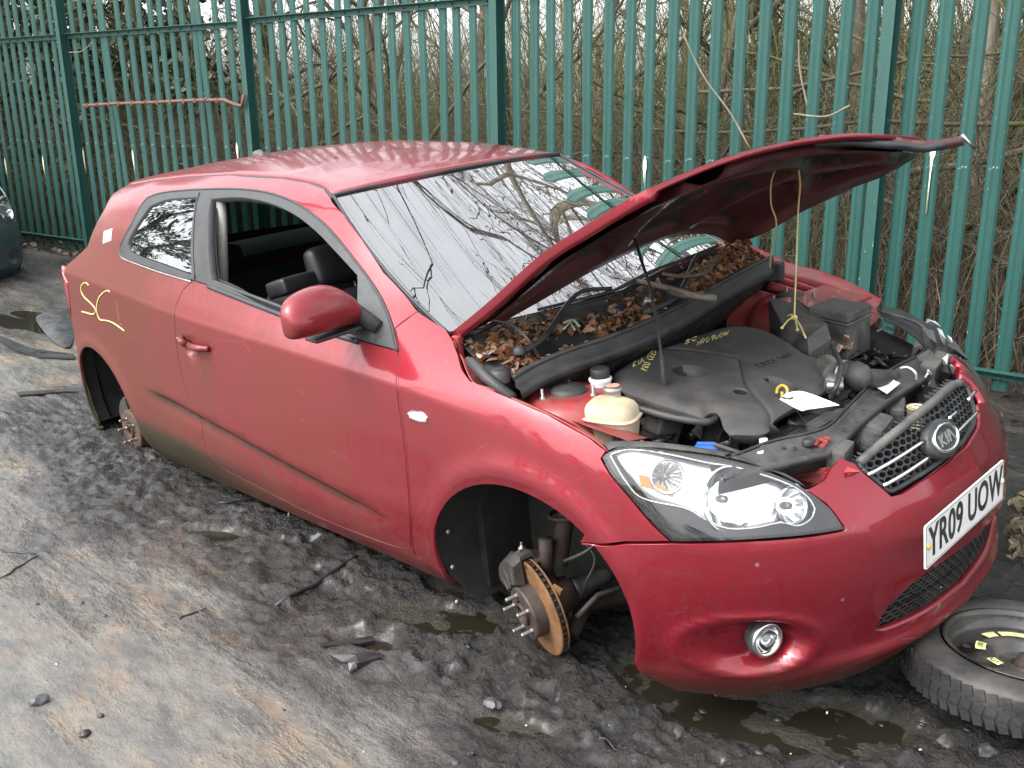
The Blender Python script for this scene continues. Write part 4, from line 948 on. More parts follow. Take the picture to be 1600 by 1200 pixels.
def text(s, size, name, mat, par, org, X, Y, Z, ext=.001, off=0.0, sx=1.0, spacing=1.0, shear=0.0):
    cu = bpy.data.curves.new('t', 'FONT'); cu.body = s; cu.size = size; cu.extrude = ext; cu.offset = off; cu.align_x = 'CENTER'; cu.align_y = 'CENTER'; cu.space_character = spacing; cu.shear = shear
    to = bpy.data.objects.new('t', cu); COL.objects.link(to); dg = bpy.context.evaluated_depsgraph_get(); me = bpy.data.meshes.new_from_object(to.evaluated_get(dg)); bpy.data.objects.remove(to)
    Mx = Matrix(((X[0] * sx, Y[0], Z[0], org[0]), (X[1] * sx, Y[1], Z[1], org[1]), (X[2] * sx, Y[2], Z[2], org[2]), (0, 0, 0, 1))); me.transform(Mx)
    me.name = name; me.materials.clear(); me.materials.append(mat); o = bpy.data.objects.new(name, me); COL.objects.link(o); o.parent = par; return o
# emblem letters drawn as strokes
mb = MB()
def stroke(a, b, w=.0062): 
    a = np.array(a) ; b = np.array(b); d = b - a; l = np.hypot(*d); n = np.array([-d[1], d[0]]) / l * w / 2
    V = [ec + EM @ np.array([*p, h]) for h in (.008, .0115) for p in (a - n, a + n, b + n, b - n)]; mb.add(V, [(4, 5, 6, 7), (0, 1, 5, 4), (1, 2, 6, 5), (2, 3, 7, 6), (3, 0, 4, 7)], False)
for a, b in (((-.036, -.015), (-.036, .015)), ((-.033, .0), (-.016, .015)), ((-.033, .0), (-.016, -.015)), ((-.004, -.015), (-.004, .015)), ((.008, -.015), (.020, .015)), ((.020, .015), (.034, -.015))): stroke(a, b)
mb.build('emblem_letters', M['reflector'], em)
# plate
c4 = [onpl(*p, S(SMAX, .11, -.014)[0], (1, 0, .03)) for p in ((1442, 825), (1565, 717.5), (1565.5, 779), (1445.5, 888))]
pc = np.mean(c4, 0); PX = (c4[1] + c4[2] - c4[0] - c4[3]); PX /= np.linalg.norm(PX); PZ_ = np.cross(PX, c4[0] - c4[3]); PZ_ /= np.linalg.norm(PZ_); PY = np.cross(PZ_, PX)
pw = np.linalg.norm(c4[1] - c4[0]); ph = .5 * (np.linalg.norm(c4[0] - c4[3]) + np.linalg.norm(c4[1] - c4[2])); PR = np.stack([PX, PY, PZ_], 1)
def pl(x, y, z): return pc + PR @ np.array([x, y, z])
def rrect(w, h, r, n=5):
    out = []
    for cx, cy, a0 in ((w / 2 - r, h / 2 - r, 0), (-w / 2 + r, h / 2 - r, 90), (-w / 2 + r, -h / 2 + r, 180), (w / 2 - r, -h / 2 + r, 270)):
        for k in range(n): a = math.radians(a0 + 90 * k / (n - 1)); out.append((cx + r * math.cos(a), cy + r * math.sin(a)))
    return out
plate = MB().prism(rrect(pw, ph, .006), .004, pl).build('number_plate', M['white'], bumper)
ring = MB(); o_, i_ = rrect(pw - .008, ph - .008, .005), rrect(pw - .0105, ph - .0105, .004); n = len(o_)
ring.add([pl(*p, .0046) for p in o_] + [pl(*p, .0046) for p in i_], [(k, (k + 1) % n, n + (k + 1) % n, n + k) for k in range(n)], False); ring.build('plate_border', M['black'], plate)
text('YR09 UOW', ph * .98, 'plate_lettering', M['black'], plate, pl(.004, .001, .0048), PX, PY, PZ_, .0005, .0022, .77, 1.05)
for sx in (-.47, .47): MB().lathe([(.008, 0), (.008, .003), (.004, .006), (0, .006)], pl(sx * pw, 0, .004), PR, 12).build('plate_screw', M['yellow'] if sx < 0 else M['white'], plate)
# lower intake
net(rounded(INT, 30), .034, .017, .0032, .022, 'lower_mesh', M['black'], bumper)
# dark void behind grille and intake
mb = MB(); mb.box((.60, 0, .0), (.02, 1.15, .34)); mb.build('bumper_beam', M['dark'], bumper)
# chin: black splitter under the nose
t = np.linspace(.5, 2 * SMAX - .5, 60); a = S(t, -.245 + 0 * t, .01); b = S(t, -.285 + 0 * t, .045); b[:, 2] = -.275
MB().add([p for q_ in zip(a, b) for p in q_], [(2 * i, 2 * i + 1, 2 * i + 3, 2 * i + 2) for i in range(59)]).build('chin_spoiler', M['black'], bumper)
# ------------------------------------------------------------------ engine bay
def oz(x, y, z): return onp(x, y, 2, z)
bay = empty('engine_bay', (0, 0, 0)); bay.parent = car
def loft(rows, name, mat, par, n=10, smooth=True, thick=0, build=True, mb=None):
    R_ = [smooth_curve(r, n) for r in rows]; m = len(R_[0]); k = len(R_); V = [r[i] for i in range(m) for r in R_]
    F = [(k * i + j, k * i + j + 1, k * (i + 1) + j + 1, k * (i + 1) + j) for i in range(m - 1) for j in range(k - 1)]
    if mb is not None: mb.add(V, F, smooth); return mb
    o = MB().add(V, F, smooth).build(name, mat, par)
    if thick: md = o.modifiers.new('t', 'SOLIDIFY'); md.thickness = thick
    return o
# inner aprons: lip under the bonnet edge, ledge, then down into the bay
we = S(ftop[::-1][2:, 0], ftop[::-1][2:, 1], .004); we = we[4:] if len(we) > 9 else we
we = S(sz([(716, 553), (734, 594), (762, 606), (806, 625), (856, 647), (919, 682), (945, 702)])[:, 0], sz([(716, 553), (734, 594), (762, 606), (806, 625), (856, 647), (919, 682), (945, 702)])[:, 1], .004)
for mir in (False, True):
    k = np.array([1, -1, 1]) if mir else 1
    a = we if not mir else we[:6]; inn = np.array([0, 1, 0])
    rows = [a + [0, .002, -.004], a + [0, .014, -.022], a + [0, .040, -.026], a + [0, .050, -.045], a + [0, .055, -.075]]
    loft([r * k for r in rows], 'inner_wing', M['bay_red'], bay, thick=.003)
    x = we[:, 0]; rows = [np.stack([x, -.70 + 0 * x, .47 - .10 * (x + .1)], 1), np.stack([x, -.62 + 0 * x, .46 - .12 * (x + .1)], 1), np.stack([x, -.55 + 0 * x, .40 - .12 * x], 1), np.stack([x, -.47 + 0 * x, .18 + 0 * x], 1), np.stack([x, -.44 + 0 * x, -.15 + 0 * x], 1)]
    loft([r * k for r in rows], 'apron', M['bay_red'] if not mir else M['bay_red'], bay)
    mb = MB(); c = np.array([.03, -.60, .455]) * k
    mb.lathe([(.165, -.10), (.155, -.03), (.13, .010), (.105, .026), (.055, .030), (.048, .022), (0, .022)], c, None, 36); st = mb.build('strut_tower', M['bay_red'], bay)
    MB().lathe([(.055, .022), (.052, .040), (.040, .046), (0, .048)], c, None, 24).build('tower_cap', M['black'], st)
    for a_ in (.2, 2.3, 4.4): MB().lathe([(.011, .024), (.011, .032), (.005, .034), (.0045, .056), (0, .057)], c + [.082 * math.cos(a_), .082 * math.sin(a_), 0], None, 8).build('tower_stud', M['steel'], st)
# far rail lit along the edge
mb = MB(); P = smooth_curve([onp(1212, 424, 1, .74), onp(1260, 438, 1, .75), onp(1320, 460, 1, .76), onp(1376, 482, 1, .76)], 6); mb.tube(P + [0, -.02, -.022], .014, 8); mb.tube(P + [0, -.045, -.045], .018, 8); mb.build('wing_rail', M['bay_red'], bay)
loft([[(.02, .66, .44), (.25, .66, .41), (.45, .64, .36), (.62, .58, .30)], [(.02, .60, .43), (.25, .60, .40), (.45, .58, .35), (.58, .52, .29)], [(.02, .55, -.14), (.25, .55, -.14), (.45, .54, -.14), (.58, .48, -.14)]], 'inner_wheelhouse', M['dark'], bay, n=4)
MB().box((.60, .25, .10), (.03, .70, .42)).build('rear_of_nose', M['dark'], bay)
# firewall and cowl
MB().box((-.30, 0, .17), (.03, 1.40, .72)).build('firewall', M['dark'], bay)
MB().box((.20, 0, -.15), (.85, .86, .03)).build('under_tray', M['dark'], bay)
ridge = [oz(800, 597, .545), oz(835, 576, .56), oz(880, 556, .575), oz(940, 536, .585), oz(1000, 513, .595), oz(1060, 484, .60), oz(1110, 456, .60), oz(1160, 428, .60), oz(1205, 406, .60)]
ridge = np.array(ridge); gb = ws_f(np.ones(9), np.linspace(-.985, .985, 9)[::1]); gb = gb[np.argsort(gb[:, 1])]
yy = ridge[:, 1]; gx = np.stack([np.interp(yy, gb[:, 1], gb[:, k]) for k in range(3)], 1)
r0 = gx + [-.02, 0, .004]; r1 = gx + [.03, 0, -.018]; r2 = gx * .55 + ridge * .45 + np.array([0, 0, -.022]); r3 = ridge + [-.045, 0, -.020]; r4 = ridge + [-.035, 0, .004]
cowl = loft([r0, r1, r2, r3, r4], 'scuttle_panel', M['black'], bay)
r5 = ridge + [-.008, 0, .014]; r6 = ridge + [.012, 0, .004]; r7 = ridge + [.012, 0, -.014]; r8 = ridge + [.030, 0, -.020]; r9 = ridge + [.034, 0, -.042]; r10 = ridge + [.010, 0, -.060]; r11 = ridge + [-.02, 0, -.085]; r12 = ridge + [-.14, 0, -.22]
loft([r4, r5, r6, r7, r8, r9, r10, r11, r12], 'bonnet_seal_channel', M['black'], bay)
MB().tube(smooth_curve(ridge + [.002, 0, .012], 6), .0075, 8).build('weather_strip', M['rubber'], cowl)
# end pieces of the scuttle by the near hinge
mb = MB(); mb.box(oz(770, 590, .52) + [0, .0, 0], (.16, .10, .05), rot=(.2, .1, .5), bev=.015); mb.lathe([(.028, 0), (.028, .03), (.018, .036), (0, .036)], oz(782, 596, .55), None, 16); mb.tube([oz(735, 565, .60), oz(760, 590, .57), oz(800, 622, .53)], .016, 8); mb.build('scuttle_end', M['black'], bay)
MB().box(oz(716, 548, .60), (.03, .02, .09), bev=.004).tube([oz(708, 536, .63), oz(716, 556, .58), oz(728, 590, .54)], .008, 6).build('bonnet_hinge', M['bay_red'], bay)
MB().box(oz(1205, 424, .56), (.09, .06, .07), rot=(0, 0, .3), bev=.01).build('scuttle_end', M['trim'], bay)
# wipers
def wiper(px, blade, par):
    mb = MB(); mb.tube(smooth_curve(px, 6), np.interp(np.linspace(0, 1, (len(px) - 1) * 6 + 1), [0, .15, 1], [.016, .010, .006]), 8); mb.lathe([(.018, 0), (.018, .012), (.010, .02), (0, .022)], px[0], None, 14); w = mb.build('wiper_arm', M['black'], par)
    MB().tube(smooth_curve(blade, 6), .0055, 6).build('wiper_blade', M['rubber'], w)
def onws(x, y, dz=.012):
    best = None
    for u in np.linspace(0, 1.0, 50):
        v = np.linspace(-1, 1, 80); P = ws_f(u * np.ones(80), v, 0, dz); d = np.hypot(*(proj(P) - np.array([x, y])).T); i = np.argmin(d)
        if best is None or d[i] < best[0]: best = (d[i], P[i])
    return best[1]
wiper([oz(812, 552, .60), oz(852, 525, .625), onws(905, 482, .03), onws(958, 456, .02)], [onws(840, 500), onws(900, 478), onws(960, 452), onws(1030, 420)], bay)
wiper([oz(1010, 488, .62), oz(1060, 460, .64), onws(1100, 425, .03), onws(1125, 405, .02)], [onws(960, 455), onws(1020, 425), onws(1080, 398), onws(1120, 383)], bay)
# engine cover
EP0 = np.array([0, 0, .500]); EN = np.array([.17, .02, 1.0]); EN /= np.linalg.norm(EN)
def ecp(px): return np.array([onpl(*p, EP0, EN)[:2] for p in px])
def ec_f(a, b, off=0.0):
    a = np.asarray(a); b = np.asarray(b); z = EP0[2] - (EN[0] * a + EN[1] * b) / EN[2]
    dome = .020 * np.exp(-((a - .33) / .20) ** 2 - ((b + .16) / .28) ** 2)
    ed = np.clip(segdist(EO, np.stack([a, b], 1)) / .035, 0, 1); dr = -.018 * (1 - ed) ** 2
    sm = -.009 * np.exp(-(segl(ESEAM, np.stack([a, b], 1)) / .0035) ** 2)
    return np.stack([a, b, z + dome + dr + sm - off], 1)
def segl(line, pts):
    d = np.full(len(pts), 1e9)
    for a, b in zip(line[:-1], line[1:]):
        ab = b - a; t = np.clip(((pts - a) @ ab) / (ab @ ab), 0, 1); d = np.minimum(d, np.linalg.norm(pts - (a + t[:, None] * ab), axis=1))
    return d
def ec_n(a, b):
    e = .003; a = np.asarray(a, float); b = np.asarray(b, float); n = np.cross(ec_f(a + e, b) - ec_f(a - e, b), ec_f(a, b + e) - ec_f(a, b - e)); return n / np.linalg.norm(n, axis=1)[:, None]
EO = rounded(ecp([(957, 580), (978, 563), (1012, 546), (1055, 532), (1100, 515), (1135, 506), (1175, 507), (1210, 518), (1238, 534), (1262, 552), (1286, 562), (1297, 576), (1294, 600), (1282, 612), (1240, 634), (1216, 648), (1205, 658), (1202, 668), (1180, 673), (1140, 672), (1130, 664), (1124, 648), (1119, 641), (1108, 642), (1098, 650), (1085, 644), (1050, 633), (1000, 616), (966, 600)]), 50)
ESEAM = ecp([(1035, 544), (1078, 549), (1120, 558), (1152, 568), (1158, 585), (1165, 608), (1185, 630), (1203, 648), (1206, 664)])
ESEAM = smooth_curve(ESEAM, 5)
def ell(c, rx, ry, n=22):
    q = ecp([c])[0]; return np.array([(q[0] + rx * math.cos(t), q[1] + ry * math.sin(t)) for t in np.linspace(0, 2 * math.pi, n, endpoint=False)])
EH = [ell((1078, 586), .052, .044), ell((1219, 606), .050, .030), ell((1157, 619), .019, .019)]
sf = []; 
for dz in (-.006, -.002, .002, .006):
    T_ = np.gradient(ESEAM, axis=0); T_ /= np.linalg.norm(T_, axis=1)[:, None]; sf.append(ESEAM + np.stack([-T_[:, 1], T_[:, 0]], 1) * dz)
cover = patch('engine_cover', EO, EH, M['cover'], parent=bay, h=.018, depth=.055, fn=ec_f, nfn=ec_n, feats=sf)
for q in EH:
    c = q.mean(0); r = np.linalg.norm(q[0] - c); p = ec_f([c[0]], [c[1]])[0]; MB().lathe([(r * 1.0, -.004), (r * .86, -.07), (r * .5, -.075), (0, -.075)], p, zto(EN), 20).build('cover_well', M['dark'], cover)
def oncov(x, y, off=-.001): q = ecp([(x, y)])[0]; return ec_f([q[0]], [q[1]], off)[0]
def pen(lines, r, name, mat, par, off=-.0012):
    mb = MB()
    for l in lines:
        P = [oncov(x, y, off) for x, y in l]; mb.tube(smooth_curve(P, 3) if len(P) > 2 else P, r, 4)
    return mb.build(name, mat, par)
def handwriting(s, x0, y0, x1, y1, hgt, seed):
    """rough block capitals along a line of pixels"""
    G = {'S': [[(1, .9), (.3, 1), (.1, .7), (.8, .4), (.7, .05), (0, .1)]], 'C': [[(1, .85), (.4, 1), (0, .5), (.4, 0), (1, .15)]], 'Y': [[(0, 1), (.5, .5)], [(1, 1), (.3, 0)]], 'R': [[(0, 0), (.1, 1), (.8, .9), (.7, .5), (.1, .5), (.9, 0)]],
         '0': [[(.5, 1), (0, .5), (.5, 0), (1, .5), (.5, 1)]], '9': [[(.9, .6), (.4, .5), (.3, .9), (.9, 1), (.9, .5), (.7, 0)]], 'U': [[(0, 1), (.1, .1), (.8, .1), (.9, 1)]], 'O': [[(.5, 1), (0, .5), (.5, 0), (1, .5), (.5, 1)]], 'W': [[(0, 1), (.25, 0), (.5, .7), (.75, 0), (1, 1)]],
         'K': [[(0, 0), (.1, 1)], [(.9, 1), (.1, .5), (.9, 0)]], 'I': [[(.5, 0), (.5, 1)]], 'A': [[(0, 0), (.5, 1), (1, 0)], [(.2, .4), (.8, .4)]], 'P': [[(0, 0), (.1, 1), (.8, .85), (.1, .5)]], 'E': [[(1, 1), (.1, 1), (0, 0), (.9, 0)], [(.1, .5), (.7, .5)]], 'D': [[(0, 0), (.1, 1), (.9, .5), (0, 0)]], 'L': [[(.1, 1), (0, 0), (.9, 0)]], ' ': []}
    rr = random.Random(seed); n = len(s); dx, dy = (x1 - x0) / n, (y1 - y0) / n; L_ = math.hypot(dx, dy); ux, uy = dx / L_, dy / L_; nx, ny = hgt[0], hgt[1]; out = []
    for i, ch in enumerate(s):
        for l in G[ch]: out.append([(x0 + dx * (i + .8 * a) + nx * b + rr.uniform(-.4, .4), y0 + dy * (i + .8 * a) + ny * b + rr.uniform(-.3, .3)) for a, b in l])
    return out
pen(handwriting('SC', 1070, 540, 1090, 532, (1, -7), 1) + handwriting('YR09UOW', 1087, 543, 1138, 524, (2, -8), 2) + handwriting('KIA', 990, 575, 1007, 566, (-1, -8), 3) + handwriting('PRO CEED', 1011, 582, 1027, 548, (-9, -3), 4), .0012, 'marker_writing', M['crayon'], cover)
ca, cb = oncov(1178, 584), oncov(1242, 556); TX = cb - ca; TX /= np.linalg.norm(TX); TZ = EN; TY = np.cross(TZ, TX)
text('CRDi 16V', .034, 'cover_lettering', M['dark'], cover, oncov(1210, 571, -.0005), TX, TY, TZ, .0008, .0, 1.25, 1.1)
# coolant reservoir
rc = oz(955, 643, .452); Rz = eul(.05, .06, .35)
def sellip(levels, name, mat, par, n=36, e=3.2):
    V = []
    for (h, a_, b_, ox, oy) in levels:
        for k in range(n):
            t = 2 * math.pi * k / n; c_, s_ = math.cos(t), math.sin(t); V.append(rc + Rz @ np.array([ox + a_ * abs(c_) ** (2 / e) * (1 if c_ > 0 else -1), oy + b_ * abs(s_) ** (2 / e) * (1 if s_ > 0 else -1), h]))
    m_ = len(levels); return MB().add(V, [(i * n + k, i * n + (k + 1) % n, (i + 1) * n + (k + 1) % n, (i + 1) * n + k) for i in range(m_ - 1) for k in range(n)] + [tuple(range((m_ - 1) * n, m_ * n))]).build(name, mat, par)
res = sellip([(-.12, .060, .050, 0, 0), (-.09, .070, .058, 0, 0), (-.02, .074, .062, 0, 0), (-.006, .075, .063, 0, 0), (.0, .074, .062, 0, 0), (.012, .071, .059, 0, 0), (.024, .063, .051, 0, 0), (.033, .048, .038, 0, 0), (.037, .030, .024, 0, 0), (.038, .01, .01, 0, 0)], 'coolant_reservoir', M['beige'], bay)
sellip([(-.010, .074, .062, 0, 0), (-.009, .082, .070, 0, 0), (-.004, .083, .071, 0, 0), (-.002, .076, .064, 0, 0)], 'moulded_seam', M['beige'], res)
for k_, (u0, v0) in enumerate(((.03, -.064), (.045, -.063))): MB().box(rc + Rz @ np.array([u0, v0, -.05]), (.010, .002, .028), rot=Rz).build('level_mark', M['greyp'], res)
nk = oz(958, 612, .50); MB().lathe([(.022, -.035), (.020, 0)], nk, None, 20).build('filler_neck', M['beige'], res)
cp = MB().lathe([(.026, -.006), (.028, 0), (.028, .006), (.022, .010), (0, .011)], nk + [0, 0, .006], None, 24).build('filler_cap', M['alu'], res); MB().disc(nk + [0, 0, .0182], .019, None, 20).build('cap_label', simple('cap_label', (.75, .25, .18), .5, var=.6, scale=90), cp)
MB().box(oz(938, 634, .475), (.05, .022, .002), rot=(0, 0, .35)).build('reservoir_label', M['paper'], res)
# brake fluid reservoir
bc = oz(938, 592, .50); b = MB().lathe([(.030, -.10), (.030, -.01), (.033, -.004), (.034, .003), (.028, .006)], bc, None, 24).build('brake_reservoir', M['white'], bay); MB().lathe([(.026, .006), (.028, .010), (.028, .030), (.024, .034), (0, .034)], bc, None, 24).build('reservoir_cap', M['black'], b)
MB().box(bc + [0, 0, -.10], (.07, .06, .08), bev=.02).build('reservoir_body', M['greyp'], b)
# hoses
def hose(px, r, name='hose', mat='rubber', par=None):
    P = [np.array(p, float) if len(p) == 3 and abs(p[0]) < 5 else oz(*p) for p in px]; return MB().tube(smooth_curve(P, 8), r, 10).build(name, M[mat], par or bay)
hose([(984, 634, .455), (1010, 641, .45), (1050, 652, .44), (1095, 659, .43), (1114, 657, .42), (1120, 648, .40), (1116, 640, .36)], .0105); MB().tube([oz(986, 635, .455), oz(992, 637, .455)], .013, 10).build('hose_clip', M['steel'], bay)
hose([(1000, 678, .36), (1030, 690, .34), (1055, 700, .30), (1080, 706, .25)], .016); hose([(770, 500, .70), (800, 508, .68), (825, 530, .65), (840, 553, .60)], .0035, 'washer_hose', 'black')
k = oz(958, 676, .40); MB().lathe([(.014, -.01), (.016, .0), (.016, .014), (.012, .018), (0, .018)], k, None, 16).build('black_cap', M['black'], bay); MB().box(k + [0, 0, -.018], (.05, .05, .02), rot=(0, 0, .4), bev=.005).build('cap_bracket', M['alu'], bay)
# intake
tb = [oz(1290, 572, .43), oz(1304, 584, .43)]; mb = MB(); mb.tube([tb[0], tb[1]], [.036, .034], 20); mb.box(oz(1302, 600, .42), (.05, .04, .05), rot=(.3, .2, .4), bev=.01); mb.tube([oz(1292, 603, .42), oz(1318, 603, .42)], .013, 10); mb.build('throttle_body', M['alu'], bay, auto=40)
hose([(1308, 582, .43), (1330, 584, .43), (1348, 592, .42), (1372, 594, .40), (1392, 592, .37)], [.036] * 9 + [.042] * 8 + [.034] * 8 + [.03] * 8, 'intake_hose')
MB().tube([oz(1314, 582, .43), oz(1319, 583, .43)], .0385, 24).build('hose_clamp', M['steel'], bay)
hose([(1300, 540, .44), (1308, 556, .45), (1314, 575, .47), (1308, 600, .46), (1298, 622, .42)], .008)
# air box and fuse box
ab = MB(); q = [oz(1202, 468, .50), oz(1238, 462, .50), oz(1278, 490, .50), oz(1292, 506, .49), oz(1262, 528, .47), oz(1222, 508, .48)]; n = len(q)
lo = [p + np.array([(p - np.mean(q, 0))[0] * .15, (p - np.mean(q, 0))[1] * .15, -.045]) for p in q]; lo2 = [p + np.array([0, 0, -.17]) for p in lo]
ab.add(q + lo + lo2, [tuple(range(n))] + [(i, (i + 1) % n, n + (i + 1) % n, n + i) for i in range(n)] + [(n + i, n + (i + 1) % n, 2 * n + (i + 1) % n, 2 * n + i) for i in range(n)], False)
for i in range(12):
    p = lo[4] + (lo[3] - lo[4]) * (i / 11); ab.box(p + [.006, 0, -.05], (.006, .006, .09)); p = lo[4] + (lo[5] - lo[4]) * (i / 11); ab.box(p + [0, -.006, -.05], (.006, .006, .09))
ab = ab.build('air_filter_box', M['greyp'], bay); bv = ab.modifiers.new('b', 'BEVEL'); bv.width = .006; bv.segments = 2
q = [oz(1262, 479, .515), oz(1303, 464, .515), oz(1362, 475, .505), oz(1325, 492, .505)]; cc = np.mean(q, 0); fbx = MB()
for sc, z0, z1 in ((1.0, 0, -.030), (1.05, -.031, -.040), (.98, -.041, -.16)):
    a = [cc + (p - cc) * sc + [0, 0, z0] for p in q]; b = [cc + (p - cc) * sc + [0, 0, z1] for p in q]; fbx.add(a + b, [(0, 1, 2, 3), (7, 6, 5, 4)] + [(i, (i + 1) % 4, 4 + (i + 1) % 4, 4 + i) for i in range(4)], False)
fbx = fbx.build('fuse_box', M['greyp'], bay); bv = fbx.modifiers.new('b', 'BEVEL'); bv.width = .005; bv.segments = 2
MB().box(oz(1290, 468, .485) , (.20, .26, .01), rot=(0, .1, -.1)).build('battery_tray', M['bay_red'], bay)
# lock platform across the nose
bk = [oz(1110, 722, .385), oz(1150, 716, .39), oz(1198, 698, .395), (oz(1228, 690, .395)), oz(1262, 683, .395), oz(1296, 670, .395), oz(1330, 636, .395), oz(1368, 599, .39), oz(1405, 575, .385), oz(1440, 557, .38), oz(1455, 532, .38)]
fr_ = [oz(1130, 745, .37), oz(1165, 737, .375), oz(1205, 727, .38), oz(1235, 720, .38), oz(1272, 711, .38), oz(1306, 698, .38), oz(1350, 655, .38), oz(1386, 626, .375), oz(1420, 604, .37), oz(1452, 585, .365), oz(1478, 560, .36)]
M['black2'] = simple('painted_platform', (.022, .022, .023), .5, dust=.7, dustc=(.085, .082, .075), scale=12, bmp=.15)
bk, fr_ = np.array(bk), np.array(fr_)
pan = loft([bk + [.0, 0, -.03], bk + [0, 0, .006], bk + [.006, 0, .008], bk * .85 + fr_ * .15, bk * .15 + fr_ * .85 + np.array([0, 0, -.002]), fr_, fr_ + [.002, 0, -.018], fr_ + [-.012, 0, -.020], fr_ + [-.014, 0, -.05]], 'lock_platform', M['black2'], bay, n=6, thick=.004)
MB().tube(smooth_curve(bk + [-.002, 0, .010], 6), .004, 6).build('platform_seal', M['black'], pan)
for p in ((1225, 700), (1242, 700), (1372, 613), (1350, 642), (1320, 670), (1338, 660), (1400, 592), (1430, 573)): MB().lathe([(.006, 0), (.004, .001), (0, .001)], oz(*p, .392) + [0, 0, .001], None, 10).build('hole', M['dark'], pan)
MB().lathe([(.016, 0), (.016, .012), (.012, .015), (0, .015)], oz(1263, 694, .392), None, 14).build('rubber_stop', M['black'], pan)
mb = MB(); [mb.box(oz(1283 + dx, 690 + dy, .396), (.012, .018, .004), rot=(0, 0, r)) for dx, dy, r in ((-8, 2, .3), (0, -3, 1), (6, 0, .5), (2, 6, .2), (9, -5, .9))]; mb.build('red_paint_flake', M['bay_red'], pan)
lb = [oz(1368, 606, .392), oz(1388, 591, .391), oz(1407, 600, .388), oz(1386, 617, .388)]; cc = np.mean(lb, 0); MB().add([cc + (p - cc) + [0, 0, .003] for p in lb] + [cc + (p - cc) + [0, 0, .0022] for p in lb], [(0, 1, 2, 3), (7, 6, 5, 4)] + [(i, (i + 1) % 4, 4 + (i + 1) % 4, 4 + i) for i in range(4)], False).build('info_label', simple('foil_label', (.62, .62, .60), .35, var=.2, scale=40, dust=.4, dustc=(.3, .3, .28)), pan)
hose([(1407, 575, .40), (1418, 574, .405), (1430, 582, .395), (1432, 596, .36)], .0035, 'cable_tie', 'white'); hose([(1450, 579, .39), (1455, 586, .37), (1453, 600, .34), (1446, 603, .33), (1440, 600, .34), (1450, 583, .38)], .0035, 'cable_tie', 'white')
# struts from the platform down, radiator pack, catch, horns
MB().box(oz(1305, 715, .34) + [0, 0, -.06], (.05, .09, .20), rot=(0, .15, .2), bev=.01).build('front_upright', M['greyp'], bay)
mb = MB(); mb.box(oz(1450, 612, .30), (.05, .07, .22), rot=(.2, .15, .1), bev=.01); mb.box(oz(1475, 575, .33), (.07, .05, .10), rot=(.5, .2, .1), bev=.01); mb.build('front_upright', M['greyp'], bay)
mb = MB(); mb.box((.55, -.05, .14), (.03, .92, .42), rot=(0, .06, 0))
for k in range(26): mb.box((.535, -.05, .345 - k * .016), (.012, .90, .004), rot=(0, .06, 0))
mb.build('radiator', M['greyp'], bay)
mb = MB(); mb.box((.50, -.12, .20), (.05, .55, .30), bev=.02); mb.lathe([(.17, 0), (.17, .03), (.16, .035)], (.46, -.12, .2), zto((-1, 0, 0)), 36); mb.tube([oz(1235, 670, .30), oz(1270, 650, .33), oz(1310, 637, .34)], .035, 12); mb.build('fan_cowl', M['black'], bay)
mb = MB(); mb.box(oz(1362, 668, .33), (.09, .13, .06), rot=(0, .2, .2), bev=.02); mb.box(oz(1345, 705, .28), (.06, .07, .09), rot=(0, .3, .3), bev=.015); mb.box(oz(1395, 640, .32), (.07, .09, .05), rot=(.2, 0, .4), bev=.015); mb.lathe([(.045, 0), (.042, .03), (.02, .035), (0, .035)], oz(1352, 690, .31), zto((.6, 0, .7)), 20); mb.build('bonnet_catch_box', M['greyp'], bay)
mb = MB(); mb.tube([oz(1383, 628, .37), oz(1385, 648, .31)], .007, 8); mb.tube([oz(1378, 622, .37), oz(1372, 640, .32)], .005, 8); mb.box(oz(1384, 634, .35), (.015, .03, .06)); mb.tube([oz(1383, 630, .36), oz(1378, 626, .36), oz(1384, 634, .35)], .006, 6); mb.build('bonnet_catch', M['rustdark'], bay)
MB().tube([oz(1340, 690, .34), oz(1337, 712, .28)], .008, 8).build('catch_pin', M['rustdark'], bay)
MB().lathe([(.024, -.05), (.024, .010), (.026, .012), (.026, .016), (.020, .016), (.020, .0), (0, .0)], oz(1431, 643, .33), None, 20).build('clear_tube', M['beige'], bay)
# small coloured caps and things low in the bay
k = oz(1104, 702, .36); MB().lathe([(.032, -.012), (.034, .0), (.030, .010), (.012, .012), (0, .012)], k, None, 20).box(k + [0, .0, .014], (.05, .012, .012), rot=(0, 0, .5), bev=.003).build('washer_cap', M['bluecap'], bay)
MB().lathe([(.010, -.02), (.011, .0), (.011, .010), (0, .011)], oz(1193, 691, .38), None, 16).build('white_cap', M['white'], bay)
MB().lathe([(.010, 0), (.010, .004), (0, .004)], oz(1187, 707, .39), None, 16).build('white_clip', M['white'], bay)
# dipstick loop
rg = oz(1222, 612, .45); MB().tube([rg + np.array([.016 * math.cos(t), .012 * math.sin(t) * .5, .016 * math.sin(t)]) for t in np.linspace(-.4, 3.6, 16)], .0045, 6).tube([rg, rg + [0, .0, -.04]], .004, 6).build('dipstick', M['yellow'], bay)
